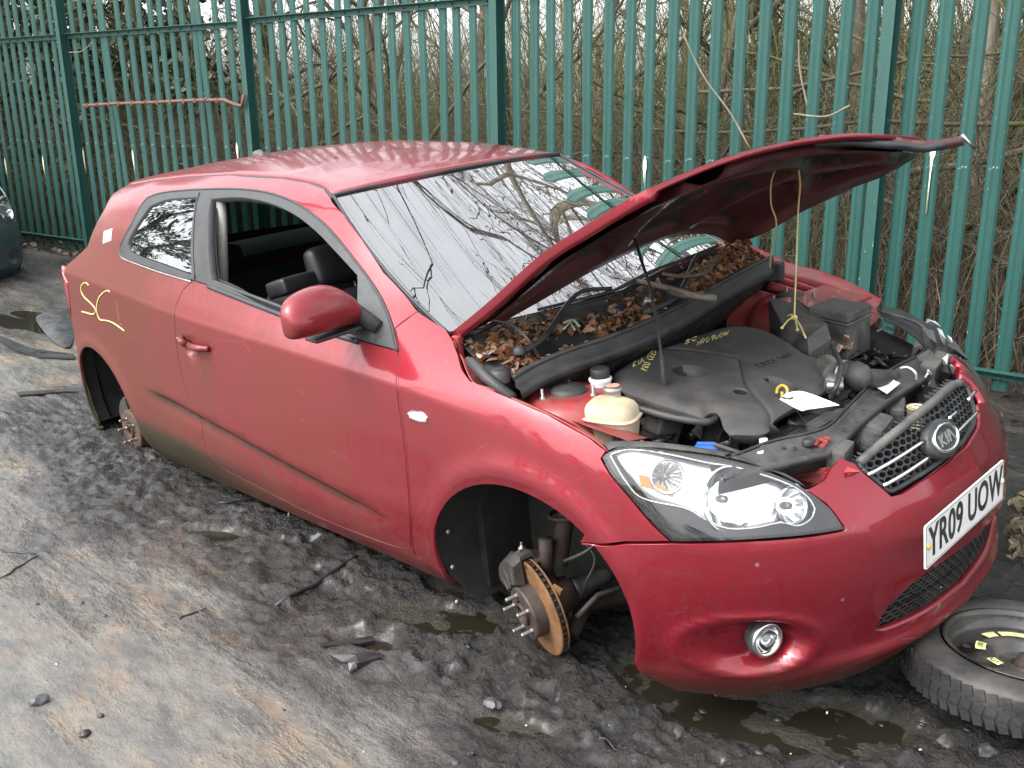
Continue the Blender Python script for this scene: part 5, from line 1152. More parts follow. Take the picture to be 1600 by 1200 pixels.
# clutter of castings, brackets, wires filling the bay
rr = random.Random(5)
for nm, mat, lst in (('gearbox_casting', 'alu', [(1075, 690, .24), (1060, 680, .22), (1100, 678, .2)]), ('engine_block', 'dark', [(1180, 700, .2), (1040, 650, .2), (1130, 700, .18), (1000, 660, .22), (1230, 660, .18), (1280, 640, .2), (1320, 620, .2)]), ('bracket', 'greyp', [(1035, 668, .27), (1012, 690, .3), (1160, 690, .26), (1260, 560, .28), (1330, 560, .25), (1310, 530, .3)])):
    for (x, y, z) in lst:
        mb = MB(); c = oz(x, y, z)
        for k in range(6): mb.box(c + [rr.uniform(-.05, .05), rr.uniform(-.05, .05), rr.uniform(-.05, .03)], (rr.uniform(.03, .10), rr.uniform(.03, .10), rr.uniform(.03, .12)), rot=(rr.uniform(-.6, .6), rr.uniform(-.6, .6), rr.uniform(0, 3)), bev=.008)
        for k in range(4): mb.lathe([(.012, 0), (.012, .02), (.006, .022), (0, .022)], c + [rr.uniform(-.05, .05), rr.uniform(-.05, .05), .04], eul(rr.uniform(-.6, .6), rr.uniform(-.6, .6), 0), 6)
        mb.build(nm, M[mat], bay)
MB().box((.26, -.12, .12), (.5, .62, .30), bev=.03).build('engine_block', M['dark'], bay)
mb = MB()
for k in range(46):
    x, y = rr.choice([(1270, 560), (1320, 550), (1340, 540), (1250, 520), (1020, 690), (1060, 690), (1150, 700), (900, 620), (1180, 480), (1390, 560), (1300, 520), (1230, 660), (1330, 640)]); P = [oz(x + rr.uniform(-35, 35), y + rr.uniform(-15, 20), rr.uniform(.25, .42)) for _ in range(4)]
    mb.tube(smooth_curve(P, 6), rr.choice([.0025, .004, .006]), 6)
mb.build('wiring', M['black'], bay)
mb = MB(); c = oz(1308, 535, .40)
for k in range(9): mb.box(c + [rr.uniform(-.03, .05), rr.uniform(-.05, .04), rr.uniform(-.02, .03)], (.02, rr.uniform(.01, .04), .012), rot=(rr.uniform(-1, 1), rr.uniform(-1, 1), rr.uniform(0, 3)), bev=.003)
mb.box(c + [.01, -.005, .005], (.09, .09, .008), rot=(.2, .1, .4), bev=.003); mb.build('torn_connector', simple('copper_and_tin', (.30, .20, .14), .45, .6, var=.8, scale=60), bay)
hose([(1268, 520, .44), (1278, 528, .44), (1280, 535, .43)], .006, 'pipe', 'white'); hose([(1370, 518, .40), (1385, 512, .41), (1395, 516, .40)], .004, 'pipe', 'alu'); hose([(1352, 512, .42), (1347, 540, .34), (1352, 558, .3), (1362, 558, .3)], .0025, 'pipe', 'alu')
hose([(1330, 618, .36), (1340, 610, .37), (1345, 605, .37)], .008, 'pipe', 'white'); hose([(1330, 620, .36), (1350, 600, .38), (1375, 596, .36)], .012)
# prop rod
pr = [oz(1045, 672, .34), oz(1040, 600, .46), oz(1026, 520, .60)]; top_ = onp(988, 352, 1, -.10); P = smooth_curve([oz(1046, 676, .33), onp(1035, 570, 1, -.40), onp(1018, 460, 1, -.27), onp(1000, 400, 1, -.19), top_], 8)
MB().tube(P, .0048, 8).build('prop_rod', M['black'], bay); MB().tube([P[3], P[9]], .009, 10).build('rod_grip', M['rubber'], bay)
# far corner: smashed lamp, ragged black shell
far = empty('smashed_headlamp', (0, 0, 0)); far.parent = car; far['label'] = 'smashed far-side headlamp, only black shell and shards left'
def shard(px, y, mat, name, th=.003, par=far):
    P = [onp(a, b, 1, y + (k % 2) * .02) for k, (a, b) in enumerate(px)]; c = np.mean(P, 0); n = len(P); V = P + [p + np.array([-.004, .006, -th]) for p in P] + [c + np.array([.0, -.008, .008])]
    return MB().add(V, [(i, (i + 1) % n, 2 * n) for i in range(n)] + [(i, (i + 1) % n, n + (i + 1) % n, n + i) for i in range(n)] + [tuple(range(2 * n - 1, n - 1, -1))], False).build(name, mat, par)
M['dullclear'] = simple('clouded_clear_plastic', (.55, .57, .57), .25, var=.3, scale=50, dust=.5, dustc=(.3, .3, .28))
loft([[onp(1378, 480, 1, .72), onp(1408, 484, 1, .74), onp(1440, 500, 1, .74), onp(1466, 512, 1, .72), onp(1480, 532, 1, .70), onp(1500, 552, 1, .66), onp(1514, 565, 1, .60)], [onp(1380, 488, 1, .62), onp(1405, 497, 1, .62), onp(1436, 512, 1, .60), onp(1452, 528, 1, .58), onp(1466, 545, 1, .56), onp(1484, 558, 1, .54), onp(1500, 570, 1, .5)],
      [onp(1382, 500, 1, .55), onp(1408, 512, 1, .55), onp(1434, 530, 1, .53), onp(1446, 546, 1, .50), onp(1452, 560, 1, .48), onp(1466, 566, 1, .46), onp(1486, 576, 1, .44)]], 'lamp_shell', M['black'], far, n=4, smooth=False, thick=.004)
MB().tube(smooth_curve([onp(1374, 486, 1, .60), onp(1412, 497, 1, .60), onp(1436, 507, 1, .58), onp(1452, 522, 1, .56), onp(1462, 540, 1, .54)], 6), [.006] * 25, 8).build('shell_lip', M['greyp'], far)
shard([(1440, 512), (1458, 516), (1464, 536), (1460, 548), (1444, 540)], .52, M['greyp'], 'lamp_bracket'); shard([(1464, 512), (1472, 516), (1478, 530), (1476, 540), (1470, 528)], .60, M['dullclear'], 'lens_shard'); shard([(1448, 498), (1462, 502), (1470, 510), (1456, 507), (1447, 505)], .62, M['dullclear'], 'lens_shard')
shard([(1480, 523), (1487, 528), (1489, 537), (1482, 535)], .62, M['white'], 'white_shard'); shard([(1480, 560), (1501, 559), (1500, 567), (1484, 566)], .46, M['white'], 'white_shard'); shard([(1470, 562), (1482, 552), (1480, 570), (1472, 575)], .45, M['dullclear'], 'lens_shard')
shard([(1480, 540), (1492, 532), (1513, 562), (1500, 560), (1484, 552)], .58, M['black'], 'shell_fragment'); shard([(1466, 574), (1478, 570), (1486, 584), (1480, 596), (1464, 592)], .36, M['dark'], 'shell_fragment'); shard([(1484, 570), (1494, 568), (1500, 580), (1488, 585)], .42, M['dullclear'], 'lens_shard')
shard([(1424, 562), (1452, 545), (1466, 560), (1460, 585), (1440, 590)], .40, M['greyp'], 'lamp_mount'); shard([(1426, 545), (1432, 532), (1440, 540), (1420, 566)], .42, M['greyp'], 'lamp_mount')
shard([(1458, 590), (1470, 612), (1478, 622), (1462, 618), (1450, 604)], .30, M['greyp'], 'bumper_bracket')
M['clay'] = M['bay_red']
shard([(1235, 745), (1256, 736), (1290, 730), (1322, 728), (1345, 737), (1330, 744), (1275, 757), (1258, 762)], -.42, M['bay_red'], 'crumpled_flange', par=bumper)

# ------------------------------------------------------------------ cabin
def seat(name, c, w, lean, H=.62, head=True):
    s = empty(name, (0, 0, 0)); s.parent = car; c = np.array(c, float)
    Rm = eul(0, -lean, 0)
    mb = MB(); mb.box(c + [.24, 0, .02], (.52, w, .15), bev=.05); mb.build('seat_base', M['seat'], s)
    bk_ = MB(); bk_.box(c + Rm @ np.array([0, 0, H / 2 + .04]), (.14, w * .72, H), rot=Rm, bev=.06)
    for sg in (-1, 1): bk_.box(c + Rm @ np.array([.03, sg * w * .40, H / 2]), (.17, w * .20, H * .85), rot=Rm, bev=.05)
    _b = bk_.build('backrest', M['seat'], s); _m = _b.modifiers.new('s', 'SUBSURF'); _m.levels = _m.render_levels = 1; _b.data.polygons.foreach_set('use_smooth', [True] * len(_b.data.polygons))
    if head:
        hb_ = MB(); hb_.box(c + Rm @ np.array([.0, 0, H + .14]), (.10, w * .5, .17), rot=Rm, bev=.045); h_ = hb_.build('headrest', M['seat2'], s); _m = h_.modifiers.new('s', 'SUBSURF'); _m.levels = _m.render_levels = 2; h_.data.polygons.foreach_set('use_smooth', [True] * len(h_.data.polygons))
        for sg in (-1, 1): MB().tube([c + Rm @ np.array([0, sg * .06, H]), c + Rm @ np.array([0, sg * .06, H + .08])], .006, 6).build('headrest_post', M['steel'], h_)
    return s
seat('front_seat', (-1.20, -.36, .08), .50, .30, .52); seat('front_seat', (-1.20, .36, .08), .50, .30, .52)
rs = seat('rear_seat', (-2.15, 0, .08), 1.20, .35, .50, False)
for y in (-.36, .36): MB().box((-2.36, y, .66), (.09, .26, .13), bev=.04).build('rear_headrest', M['seat2'], rs)
# moulded backrest top close to the opening
bt = onp(490, 445, 1, -.46); MB().box(bt + [0, 0, -.12], (.22, .36, .30), rot=(0, -.35, .1), bev=.07).box(bt + [.0, -.08, .02], (.13, .20, .07), rot=(0, -.25, .1), bev=.02).build('seat_shell', M['seat2'], car); _s = bpy.data.objects['seat_shell']; _m = _s.modifiers.new('s', 'SUBSURF'); _m.levels = _m.render_levels = 2; _s.data.polygons.foreach_set('use_smooth', [True] * len(_s.data.polygons))
mb = MB(); mb.box((-.52, 0, .50), (.40, 1.42, .22), rot=(0, .12, 0), bev=.06); mb.box((-.68, -.36, .60), (.16, .34, .06), rot=(0, .2, 0), bev=.025); mb.build('dashboard', M['seat2'], car)
sw = np.array([-.80, -.36, .55]); A2 = zto((-1, 0, .45)); mb = MB(); mb.tube([sw + A2 @ np.array([.185 * math.cos(t), .185 * math.sin(t), 0]) for t in np.linspace(0, 2 * math.pi, 40)], .015, 8, closed=True); mb.box(sw, (.04, .12, .10), rot=A2 @ eul(0, math.pi / 2, 0), bev=.02); mb.tube([sw + A2 @ np.array([-.17, 0, 0]), sw + A2 @ np.array([.17, 0, 0])], .012, 6); mb.build('steering_wheel', M['seat2'], car)
grid('headlining', lambda u, v: roof_f(u * .96, v * .93) + np.array([0, 0, -.045]), 20, 20, M['grey_trim'])
MB().box((-.98, 0, .955), (.03, .24, .06), bev=.012).build('rear_view_mirror', M['black'], car)
# boot floor & parcel shelf keep the cabin dark
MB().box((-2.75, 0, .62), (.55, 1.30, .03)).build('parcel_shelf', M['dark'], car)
# ------------------------------------------------------------------ terrain
def vnoise(x, y, seed=0):
    xi = np.floor(x).astype(int); yi = np.floor(y).astype(int); xf = x - xi; yf = y - yi
    def h(a, b):
        n = (a * 374761393 + b * 668265263 + seed * 69069) & 0x7fffffff; n = ((n ^ (n >> 13)) * 1274126177) & 0x7fffffff; return ((n ^ (n >> 16)) & 0xffff) / 65535.0
    u = xf * xf * (3 - 2 * xf); v = yf * yf * (3 - 2 * yf)
    return (h(xi, yi) * (1 - u) + h(xi + 1, yi) * u) * (1 - v) + (h(xi, yi + 1) * (1 - u) + h(xi + 1, yi + 1) * u) * v
def fbm(x, y, o=4, seed=0, g=.5):
    a = 1; s = 0; t = 0
    for k in range(o): s = s + a * vnoise(x * 2 ** k, y * 2 ** k, seed + k * 7); t += a; a *= g
    return s / t
def sm(x, a, b): t = np.clip((x - a) / (b - a), 0, 1); return t * t * (3 - 2 * t)
FENCE = np.array([(9.85, 3.50), (7.23, 3.26), (4.60, 3.015), (1.98, 2.773), (-.643, 2.525), (-3.266, 2.276), (-6.043, 2.003), (-8.715, 1.539), (-11.39, 1.076), (-14.06, .61), (-16.7, .15)])
def behind(x, y):      # signed distance behind the fence line
    fy = np.interp(x, FENCE[::-1, 0], FENCE[::-1, 1]); return y - fy
def cardist(x, y):     # distance to the car's footprint
    dx = np.maximum(np.abs(x + 1.22) - 2.1, 0); dy = np.maximum(np.abs(y) - .84, 0); return np.hypot(dx, dy)
PUD = [(gnd(690, 965), .30, .10, .5), (gnd(560, 1000), .13, .05, .5), (gnd(1180, 1120), .36, .13, .35), (gnd(1040, 1060), .16, .09, .3), (gnd(330, 830), .16, .05, .5), (gnd(1340, 1130), .16, .09, .3), (gnd(60, 500), .7, .35, .2), (gnd(800, 1130), .15, .05, .4)]
CHURN = [(gnd(790, 1010), .24), (gnd(700, 1040), .16), (gnd(880, 1080), .20), (gnd(1000, 1130), .20), (gnd(1150, 1160), .20), (gnd(1330, 1160), .20), (gnd(1480, 1140), .22), (gnd(560, 900), .16), (gnd(470, 840), .16), (gnd(230, 730), .22), (gnd(600, 970), .12), (gnd(400, 810), .12), (gnd(1560, 1180), .2)]
def terrain(x, y):
    b = behind(x, y); cd = cardist(x, y)
    near = 1 - sm(cd, .0, .45 + .75 * fbm(x * 1.6, y * 1.6, 4, 5))       # churned mud belt round the car
    n = fbm(x * 3, y * 3, 4, 1); rg = 1 - np.abs(2 * fbm(x * 9, y * 9, 4, 3) - 1); fine = 1 - np.abs(2 * fbm(x * 28, y * 28, 3, 9) - 1)
    z = .004 * (n - .5) + near * (.036 * (rg ** 1.6 - .60) + .024 * (fine - .7) + .022 * (n - .45)) + (1 - near) * .0045 * (fine - .7)
    ch = np.zeros_like(x)
    for (p, r_) in CHURN: ch = np.maximum(ch, np.exp(-((x - p[0]) ** 2 + (y - p[1]) ** 2) / r_ ** 2))
    l1 = 1 - np.abs(2 * fbm(x * 9 + 3, y * 9, 4, 51, .62) - 1); l2 = 1 - np.abs(2 * fbm(x * 23, y * 23 + 5, 2, 52) - 1)
    z = z + ch * (.050 * (l1 - .62) + .030 * (l2 - .65))
    back = sm(-x, 3.4, 5.0) * (1 - sm(b, -.3, 0)); z = z + back * (.05 * (rg - .7) + .05 * (n - .5)) * (.4 + .6 * sm(y, -1.0, 1.0))
    a, w = fbm(x * .9 + 9, y * 2.6, 3, 21), 0
    wt = np.zeros_like(x)
    for (p, rx, ry, an) in PUD:
        ca, sa = math.cos(an), math.sin(an); dx, dy = x - p[0], y - p[1]; u, v = (dx * ca + dy * sa) / rx, (-dx * sa + dy * ca) / ry
        r = np.hypot(u, v) + .7 * (fbm(x * 5, y * 5, 3, 33) - .5); k = 1 - sm(r, .65, 1.15); z = z * (1 - k) + k * (-.018 + .022 * (fbm(x * 11, y * 11, 3, 71) - .45) + .006 * (fine - .7)); wt = np.maximum(wt, k)
    # rut scored beside the sill
    ru = np.abs(y + 1.30 + .10 * (x + 1)); rut = np.exp(-(ru / .05) ** 2) * sm(-x, -.6, .2) * (1 - sm(-x, 1.4, 2.2)); z = z - .005 * rut
    cap = .10 + 1.45 * sm(x, -4.5, .5); bb = np.maximum(b - .15, 0)
    z = z + cap * sm(bb, -.6, 4.2) * (bb > 0) - cap * sm(0.0, -.6, 4.2) * (bb > 0) * np.exp(-bb * 4) + sm(b, 0, .5) * (.10 * (fbm(x * 2, y * 2, 4, 8) - .4) + .05 * (rg - .7))
    z = z + sm(b, 30, 120) * 1.5
    far = sm(-y, 30, 90) * 1; z = z + far
    return z, near, wt, b
def axis(lo, hi, c0, c1, h, grow=1.16):
    a = list(np.arange(c0, c1, h)); s = h; x = a[-1]
    while x < hi: s *= grow; x += s; a.append(x)
    s = h; x = a[0]; L_ = []
    while x > lo: s *= grow; x -= s; L_.append(x)
    return np.array(L_[::-1] + a)
gx, gy = axis(-160, 160, -3.2, 1.7, .0125), axis(-160, 160, -2.3, -.30, .0115)
X, Y = np.meshgrid(gx, gy, indexing='ij'); Z, near, wt, bh = terrain(X, Y)
ng, mg = X.shape; V = np.stack([X.ravel(), Y.ravel(), Z.ravel()], 1)
idx = np.arange(ng * mg).reshape(ng, mg); Fq = np.stack([idx[:-1, :-1], idx[1:, :-1], idx[1:, 1:], idx[:-1, 1:]], -1).reshape(-1, 4)
def fastmesh(name, V, F, mats, parent=None, smooth=True, fm=None):
    V = np.asarray(V, np.float32); F = np.asarray(F, np.int32); k = F.shape[1]; me = bpy.data.meshes.new(name)
    me.vertices.add(len(V)); me.vertices.foreach_set('co', V.ravel()); me.loops.add(F.size); me.loops.foreach_set('vertex_index', F.ravel())
    me.polygons.add(len(F)); me.polygons.foreach_set('loop_start', np.arange(0, F.size, k, dtype=np.int32)); me.polygons.foreach_set('loop_total', np.full(len(F), k, np.int32))
    for m in mats: me.materials.append(m)
    if fm is not None: me.polygons.foreach_set('material_index', np.asarray(fm, np.int32))
    me.polygons.foreach_set('use_smooth', np.full(len(F), smooth)); me.update(calc_edges=True); me.validate()
    o = bpy.data.objects.new(name, me); COL.objects.link(o)
    if parent: o.parent = parent
    return o
# ground material: wet slab, silt, black churned mud, leafy soil on the bank
m, nt, b = nmat('wet_yard_ground'); M['ground'] = m
at_ = N(nt, 'ShaderNodeAttribute', attribute_name='mud'); sp = sep(nt, at_.outputs['Vector']); v = N(nt, 'ShaderNodeTexCoord').outputs['Object']
st = N(nt, 'ShaderNodeMapping'); st.inputs['Rotation'].default_value = (0, 0, math.radians(-6)); st.inputs['Scale'].default_value = (1, 2.5, 1); nt.links.new(v, st.inputs['Vector']); sv = st.outputs[0]
nA = noise(nt, sv, 1.1, 8, .62, .25); nB = noise(nt, sv, 5.0, 8, .68, .12); nC = noise(nt, v, 26, 6, .7); nD = noise(nt, v, 110, 4, .7)
slab = mixc(nt, ramp(nt, nB, .38, .62), (.066, .065, .063), (.138, .130, .110)); slab = mixc(nt, mth(nt, 'MULTIPLY', ramp(nt, noise(nt, sv, 2.3, 6, .65, .2), .50, .62), .32), slab, (.24, .155, .085))
silt = mixc(nt, ramp(nt, nC, .35, .65), (.033, .032, .031), (.074, .071, .066)); 
mud = mixc(nt, ramp(nt, nC, .3, .7), (.005, .0047, .0043), (.023, .020, .017)); 
k1 = mth(nt, 'ADD', mth(nt, 'MULTIPLY', nA, .9), mth(nt, 'MULTIPLY', nB, .5)); k1 = mth(nt, 'ADD', k1, mth(nt, 'MULTIPLY', sp[0], .52)); k1 = mth(nt, 'ADD', k1, mth(nt, 'MULTIPLY', mth(nt, 'SUBTRACT', noise(nt, mapv(nt, v, (.6, 7, 1)), 1.0, 4, .6, .3), .48), .55)); grit = noise(nt, v, 190, 3, .8); k1 = mth(nt, 'ADD', k1, mth(nt, 'MULTIPLY', nC, .18))
c = mixc(nt, ramp(nt, k1, .90, 1.00), slab, silt); tanw = mth(nt, 'MULTIPLY', mth(nt, 'MULTIPLY', ramp(nt, k1, .93, 1.0), ramp(nt, k1, 1.16, 1.06)), ramp(nt, noise(nt, v, 2.1, 6, .65), .50, .58)); c = mixc(nt, mth(nt, 'MULTIPLY', tanw, .55), c, (.085, .056, .034)); c = mixc(nt, ramp(nt, k1, 1.06, 1.17), c, mud)
soil = mixc(nt, ramp(nt, nC, .3, .7), (.020, .014, .010), (.070, .048, .033)); soil = mixc(nt, ramp(nt, noise(nt, v, 9, 5), .55, .7), soil, (.060, .068, .028)); c = mixc(nt, sp[2], c, soil)
c = mixc(nt, mth(nt, 'MULTIPLY', sp[1], .85), c, (.030, .026, .016))
spots = N(nt, 'ShaderNodeTexVoronoi'); spots.inputs['Scale'].default_value = 38; nt.links.new(v, spots.inputs['Vector'])
pal = mth(nt, 'MULTIPLY', ramp(nt, spots.outputs['Distance'], .10, .05), ramp(nt, noise(nt, v, 7, 2), .60, .64)); c = mixc(nt, mth(nt, 'MULTIPLY', pal, .6), c, (.30, .29, .27))
c = mixc(nt, mth(nt, 'MULTIPLY', ramp(nt, grit, .56, .66), .45), c, (.016, .015, .014)); c = mixc(nt, mth(nt, 'MULTIPLY', ramp(nt, grit, .38, .32), .35), c, (.20, .185, .16))
nt.links.new(c, b.inputs['Base Color'])
rg_ = ramp(nt, noise(nt, sv, 3, 6, .65), .40, .60, .10, .48); rg2 = mixc(nt, ramp(nt, k1, .9, 1.15), (.55, .55, .55), (.30, .30, .30)); r_mul = mth(nt, 'MULTIPLY', rg_, 1.0)
nt.links.new(mth(nt, 'MAXIMUM', r_mul, mth(nt, 'MULTIPLY', sp[2], .8)), b.inputs['Roughness'])
nt.links.new(mth(nt, 'MULTIPLY', ramp(nt, k1, .92, 1.12, .12, .50), ramp(nt, noise(nt, v, 14, 5, .75), .40, .62)), b.inputs['Coat Weight']); b.inputs['Coat Roughness'].default_value = .17
hgt = mth(nt, 'ADD', mth(nt, 'MULTIPLY', nC, .7), mth(nt, 'MULTIPLY', nD, .30)); hgt = mth(nt, 'ADD', mth(nt, 'MULTIPLY', hgt, ramp(nt, k1, .85, 1.12, .22, 1.0)), mth(nt, 'MULTIPLY', nB, .18)); bump(nt, b, hgt, 1.0, .03)
ground = fastmesh('ground', V, Fq, [M['ground']]); tag(ground, kind='structure')
at = ground.data.attributes.new('mud', 'FLOAT_VECTOR', 'POINT')
cd = cardist(X, Y); right = sm(X, -.2, 1.0) * .50 + sm(Y, .9, 2.0) * .5 + sm(-X, 4.2, 6) * .45
mud_ = np.clip(near * .9 + right - .30 * sm(-Y, 1.7, 2.3), -.3, 1.2)
at.data.foreach_set('vector', np.stack([mud_.ravel(), wt.ravel(), sm(bh, -.15, .25).ravel()], 1).astype(np.float32).ravel())
# standing water
m, nt, b = nmat('murky_water'); v = objc(nt); nt.links.new(mixc(nt, noise(nt, v, 5, 5), (.009, .008, .006), (.022, .018, .011)), b.inputs['Base Color']); b.inputs['Roughness'].default_value = .04
bump(nt, b, noise(nt, v, 9, 3), .06, .004); M['water'] = m
tag(mk('puddle_water', [(-8, -4, -.0155), (3, -4, -.0155), (3, 1.2, -.0155), (-8, 1.2, -.0155)], [(0, 1, 2, 3)], m), kind='structure')
def gz(x, y): return float(terrain(np.array([x], float), np.array([y], float))[0][0])

# ------------------------------------------------------------------ palisade fence, one run of pales per bay
M['green'] = None
m, nt, b = nmat('green_powder_coat'); v = objc(nt); x_, y_, z_ = sep(nt, v)
gcol = mixc(nt, ramp(nt, noise(nt, mapv(nt, v, (3, 3, .6)), 2, 5), .3, .7), (.008, .052, .043), (.012, .076, .063))
gcol = mixc(nt, mth(nt, 'MULTIPLY', ramp(nt, noise(nt, mapv(nt, v, (9, 9, 1.2)), 3, 6, .65), .56, .74), .65), gcol, (.055, .085, .030))
gcol = mixc(nt, ramp(nt, noise(nt, v, 45, 4), .68, .73), gcol, (.35, .42, .40))
nt.links.new(gcol, b.inputs['Base Color']); b.inputs['Roughness'].default_value = .58; bump(nt, b, noise(nt, v, 40, 4), .12, .003); M['green'] = m
M['splash'] = simple('pale_paint_splash', (.62, .60, .42), .5, var=.1)
def pale_mb(L_=2.78, lean=0.0, bend=None):
    w = [(-.038, 0), (-.027, .010), (-.013, .014), (0, .008), (.013, .014), (.027, .010), (.038, 0)]; mb = MB(); zs = [0, .5, 1.0, 1.5, 2.0, L_ - .12, L_]
    if bend: zs = sorted(set(zs + [bend - .06, bend, bend + .06]))
    V = []
    for z in zs:
        tp = 1 if z < L_ - .01 else .25; bo = 0
        if bend: bo = .10 * np.clip((z - bend) / .8, 0, 1)
        for (a, d) in w: V.append((a * tp + lean * z + bo, d + (.06 * math.exp(-((z - (bend or -9)) / .05) ** 2) if bend else 0), z))
    for z in zs:
        tp = 1 if z < L_ - .01 else .25; bo = .10 * np.clip((z - bend) / .8, 0, 1) if bend else 0
        for (a, d) in w: V.append((a * tp + lean * z + bo, d - .003 + (.06 * math.exp(-((z - (bend or -9)) / .05) ** 2) if bend else 0), z))
    m_ = len(w); n_ = len(zs); o = m_ * n_
    F = [(i * m_ + j, i * m_ + j + 1, (i + 1) * m_ + j + 1, (i + 1) * m_ + j) for i in range(n_ - 1) for j in range(m_ - 1)]; F += [tuple(o + k for k in f[::-1]) for f in F]
    for j in (0, m_ - 1): F += [(i * m_ + j, (i + 1) * m_ + j, o + (i + 1) * m_ + j, o + i * m_ + j) for i in range(n_ - 1)]
    mb.add(V, F, False); return mb
P0 = None; rp = random.Random(3); pbase = {}
desc = ['far right of the yard, hidden past the frame edge', 'right of the post nearest the camera', 'behind the open bonnet, between the two big posts', 'behind the car roof, long straight bay', 'with a rusty bar across it', 'at the far left behind the parked blue car', 'disappearing to the left past the blue car']
bays = list(range(2, 9)); 
names_ = {2: 'green palisade fence bay at the right edge of the photo', 3: 'green palisade fence bay in front of the brown bank, right of the bonnet', 4: 'green palisade fence bay directly behind the raised bonnet', 5: 'green palisade fence bay behind the car roof', 6: 'green palisade fence bay with a rusty bar across its pales', 7: 'green palisade fence bay leftmost in view, behind the blue car nose', 8: 'green palisade fence bay beyond the leftmost post, past the frame edge'}
names_ = {2: names_[2], 3: 'green palisade fence bay from the big post right of the bonnet to the frame edge', 4: names_[4], 5: names_[5], 6: names_[6], 7: names_[7], 8: names_[8]}
zbase = {2: .10, 3: .08, 4: .05, 5: .02, 6: .0, 7: .0, 8: .0}
for bi in bays:
    a, c = FENCE[bi], FENCE[bi + 1]; d = c - a; L_ = np.hypot(*d); u = d / L_; ang = math.atan2(u[1], u[0])
    fe = empty('fence_bay', (a[0], a[1], zbase[bi]), names_[bi], 'fence', 'palisade fence bays along the yard'); fe.rotation_euler = (0, 0, ang)
    # local: x along the bay, camera side is +y (bay runs towards -x)
    n = 17
    for k in range(n):
        x = (k + .72) * L_ / (n + .45); ln = rp.uniform(-.006, .006); bend = None
        if bi == 6 and k in (3, 12): ln = .035 if k == 3 else .05
        if bi == 5 and k in (3, 10): ln = -.022
        if bi == 3 and k == 4: bend = 1.30
        key = 's' if (abs(ln) < .007 and not bend) else None
        if key and 's' in pbase: po = bpy.data.objects.new('pale', pbase['s']); COL.objects.link(po); po.parent = fe
        else:
            po = pale_mb(2.78, 0 if key else ln, bend).build('pale', M['green'], fe)
            if key: pbase['s'] = po.data
        po.location = (x, -.030 - rp.uniform(0, .004), .02 + rp.uniform(-.01, .01)); po.rotation_euler = (rp.uniform(-.004, .004), ln * (1 if key else 0), rp.uniform(-.06, .06))
    for zr in (.12 if bi != 3 else .10, 2.17):
        mb = MB(); mb.box((L_ / 2, -.010, zr), (L_ - .05, .006, .045)); mb.box((L_ / 2, .012, zr + .0225), (L_ - .05, .044, .006)); [mb.lathe([(.009, 0), (.009, .005), (.005, .008), (0, .008)], ((k + .72) * L_ / (n + .45), -.006, zr), zto((0, 1, 0)), 6) for k in range(n)]; mb.build('rail', M['green'], fe)
    mb = MB(); mb.box((0, .025, 1.35), (.007, .080, 2.90)); mb.box((0, .068, 1.35), (.062, .007, 2.90)); mb.box((0, -.018, 1.35), (.062, .007, 2.90)); mb.build('post', M['green'], fe)
def onfence(bi, px, dy=.0):
    a, c = FENCE[bi], FENCE[bi + 1]; u = (c - a) / np.hypot(*(c - a)); nrm = np.array([u[1], -u[0], 0]) * (1 if u[0] > 0 else 1); nrm = np.array([-u[1], u[0], 0.]); nrm = nrm if nrm[1] < 0 else -nrm
    d = CAR_R @ ray(*px); p0 = np.array([a[0], a[1], 0]) + nrm * dy; t = ((p0 - CAMW) @ nrm) / (d @ nrm); return CAMW + t * d, nrm
k_ = 0
for bi, px, h in ((7, (12, 258), .16), (7, (70, 255), .16), (7, (134, 245), .18), (6, (208, 247), .16), (6, (363, 235), .14), (4, (1022, 262), .14), (3, (1433, 240), .10)):
    p, nr = onfence(bi, px, .0); par = next(o for o in COL.objects if o.name.startswith('fence_bay') and o['label'] == names_[bi]); a = FENCE[bi]; c = FENCE[bi + 1]; u = (c - a) / np.hypot(*(c - a))
    n = 17; Lb = np.hypot(*(c - a)); xl = (p[:2] - a) @ u; kk = round(xl / Lb * (n + .45) - .72); xl = (kk + .72) * Lb / (n + .45)
    mb = MB(); V = []; hh = h / 2
    prof = [(-.5, .3), (-.3, .8), (0, 1.0), (.5, .9), (1, .1)]
    V = [(xl - .014 * w, -.008, p[2] - zbase[bi] + q * hh) for q, w in prof] + [(xl + .014 * w, -.008, p[2] - zbase[bi] + q * hh) for q, w in prof]
    mb.add(V, [(i, i + 1, 6 + i, 5 + i) for i in range(4)], False); mb.tube([(xl - .004, -.009, p[2] - zbase[bi] - .3 * hh), (xl - .004, -.009, p[2] - zbase[bi] - hh * 1.9)], .003, 4); mb.tube([(xl + .006, -.009, p[2] - zbase[bi] - .3 * hh), (xl + .006, -.009, p[2] - zbase[bi] - hh * 1.4)], .003, 4)
    if bi == 3: mb.tube([(xl + .001, -.009, p[2] - zbase[bi]), (xl + .001, -.009, p[2] - zbase[bi] - .30)], .004, 4)
    mb.build('paint_splash', M['splash'], par)
# rusty bar hooked over the pales
P = [onfence(6, q, .10)[0] for q in ((132, 165), (180, 162), (240, 160), (300, 157), (350, 156), (366, 163), (378, 166), (381, 148))]
rbo = MB().tube(P, .016, 6); [rbo.box(P[i] * (1 - t) + P[i + 1] * t, (.035, .026, .040), rot=(rp.uniform(0, 1), 0, 0)) for i in range(4) for t in (.1, .45, .8)]
tag(rbo.build('rusty_bar', simple('brown_rust', (.13, .062, .045), .8, var=.4, scale=25, bmp=.3)), 'long rusty steel bar hooked across the green fence pales at the left', 'metal bar')

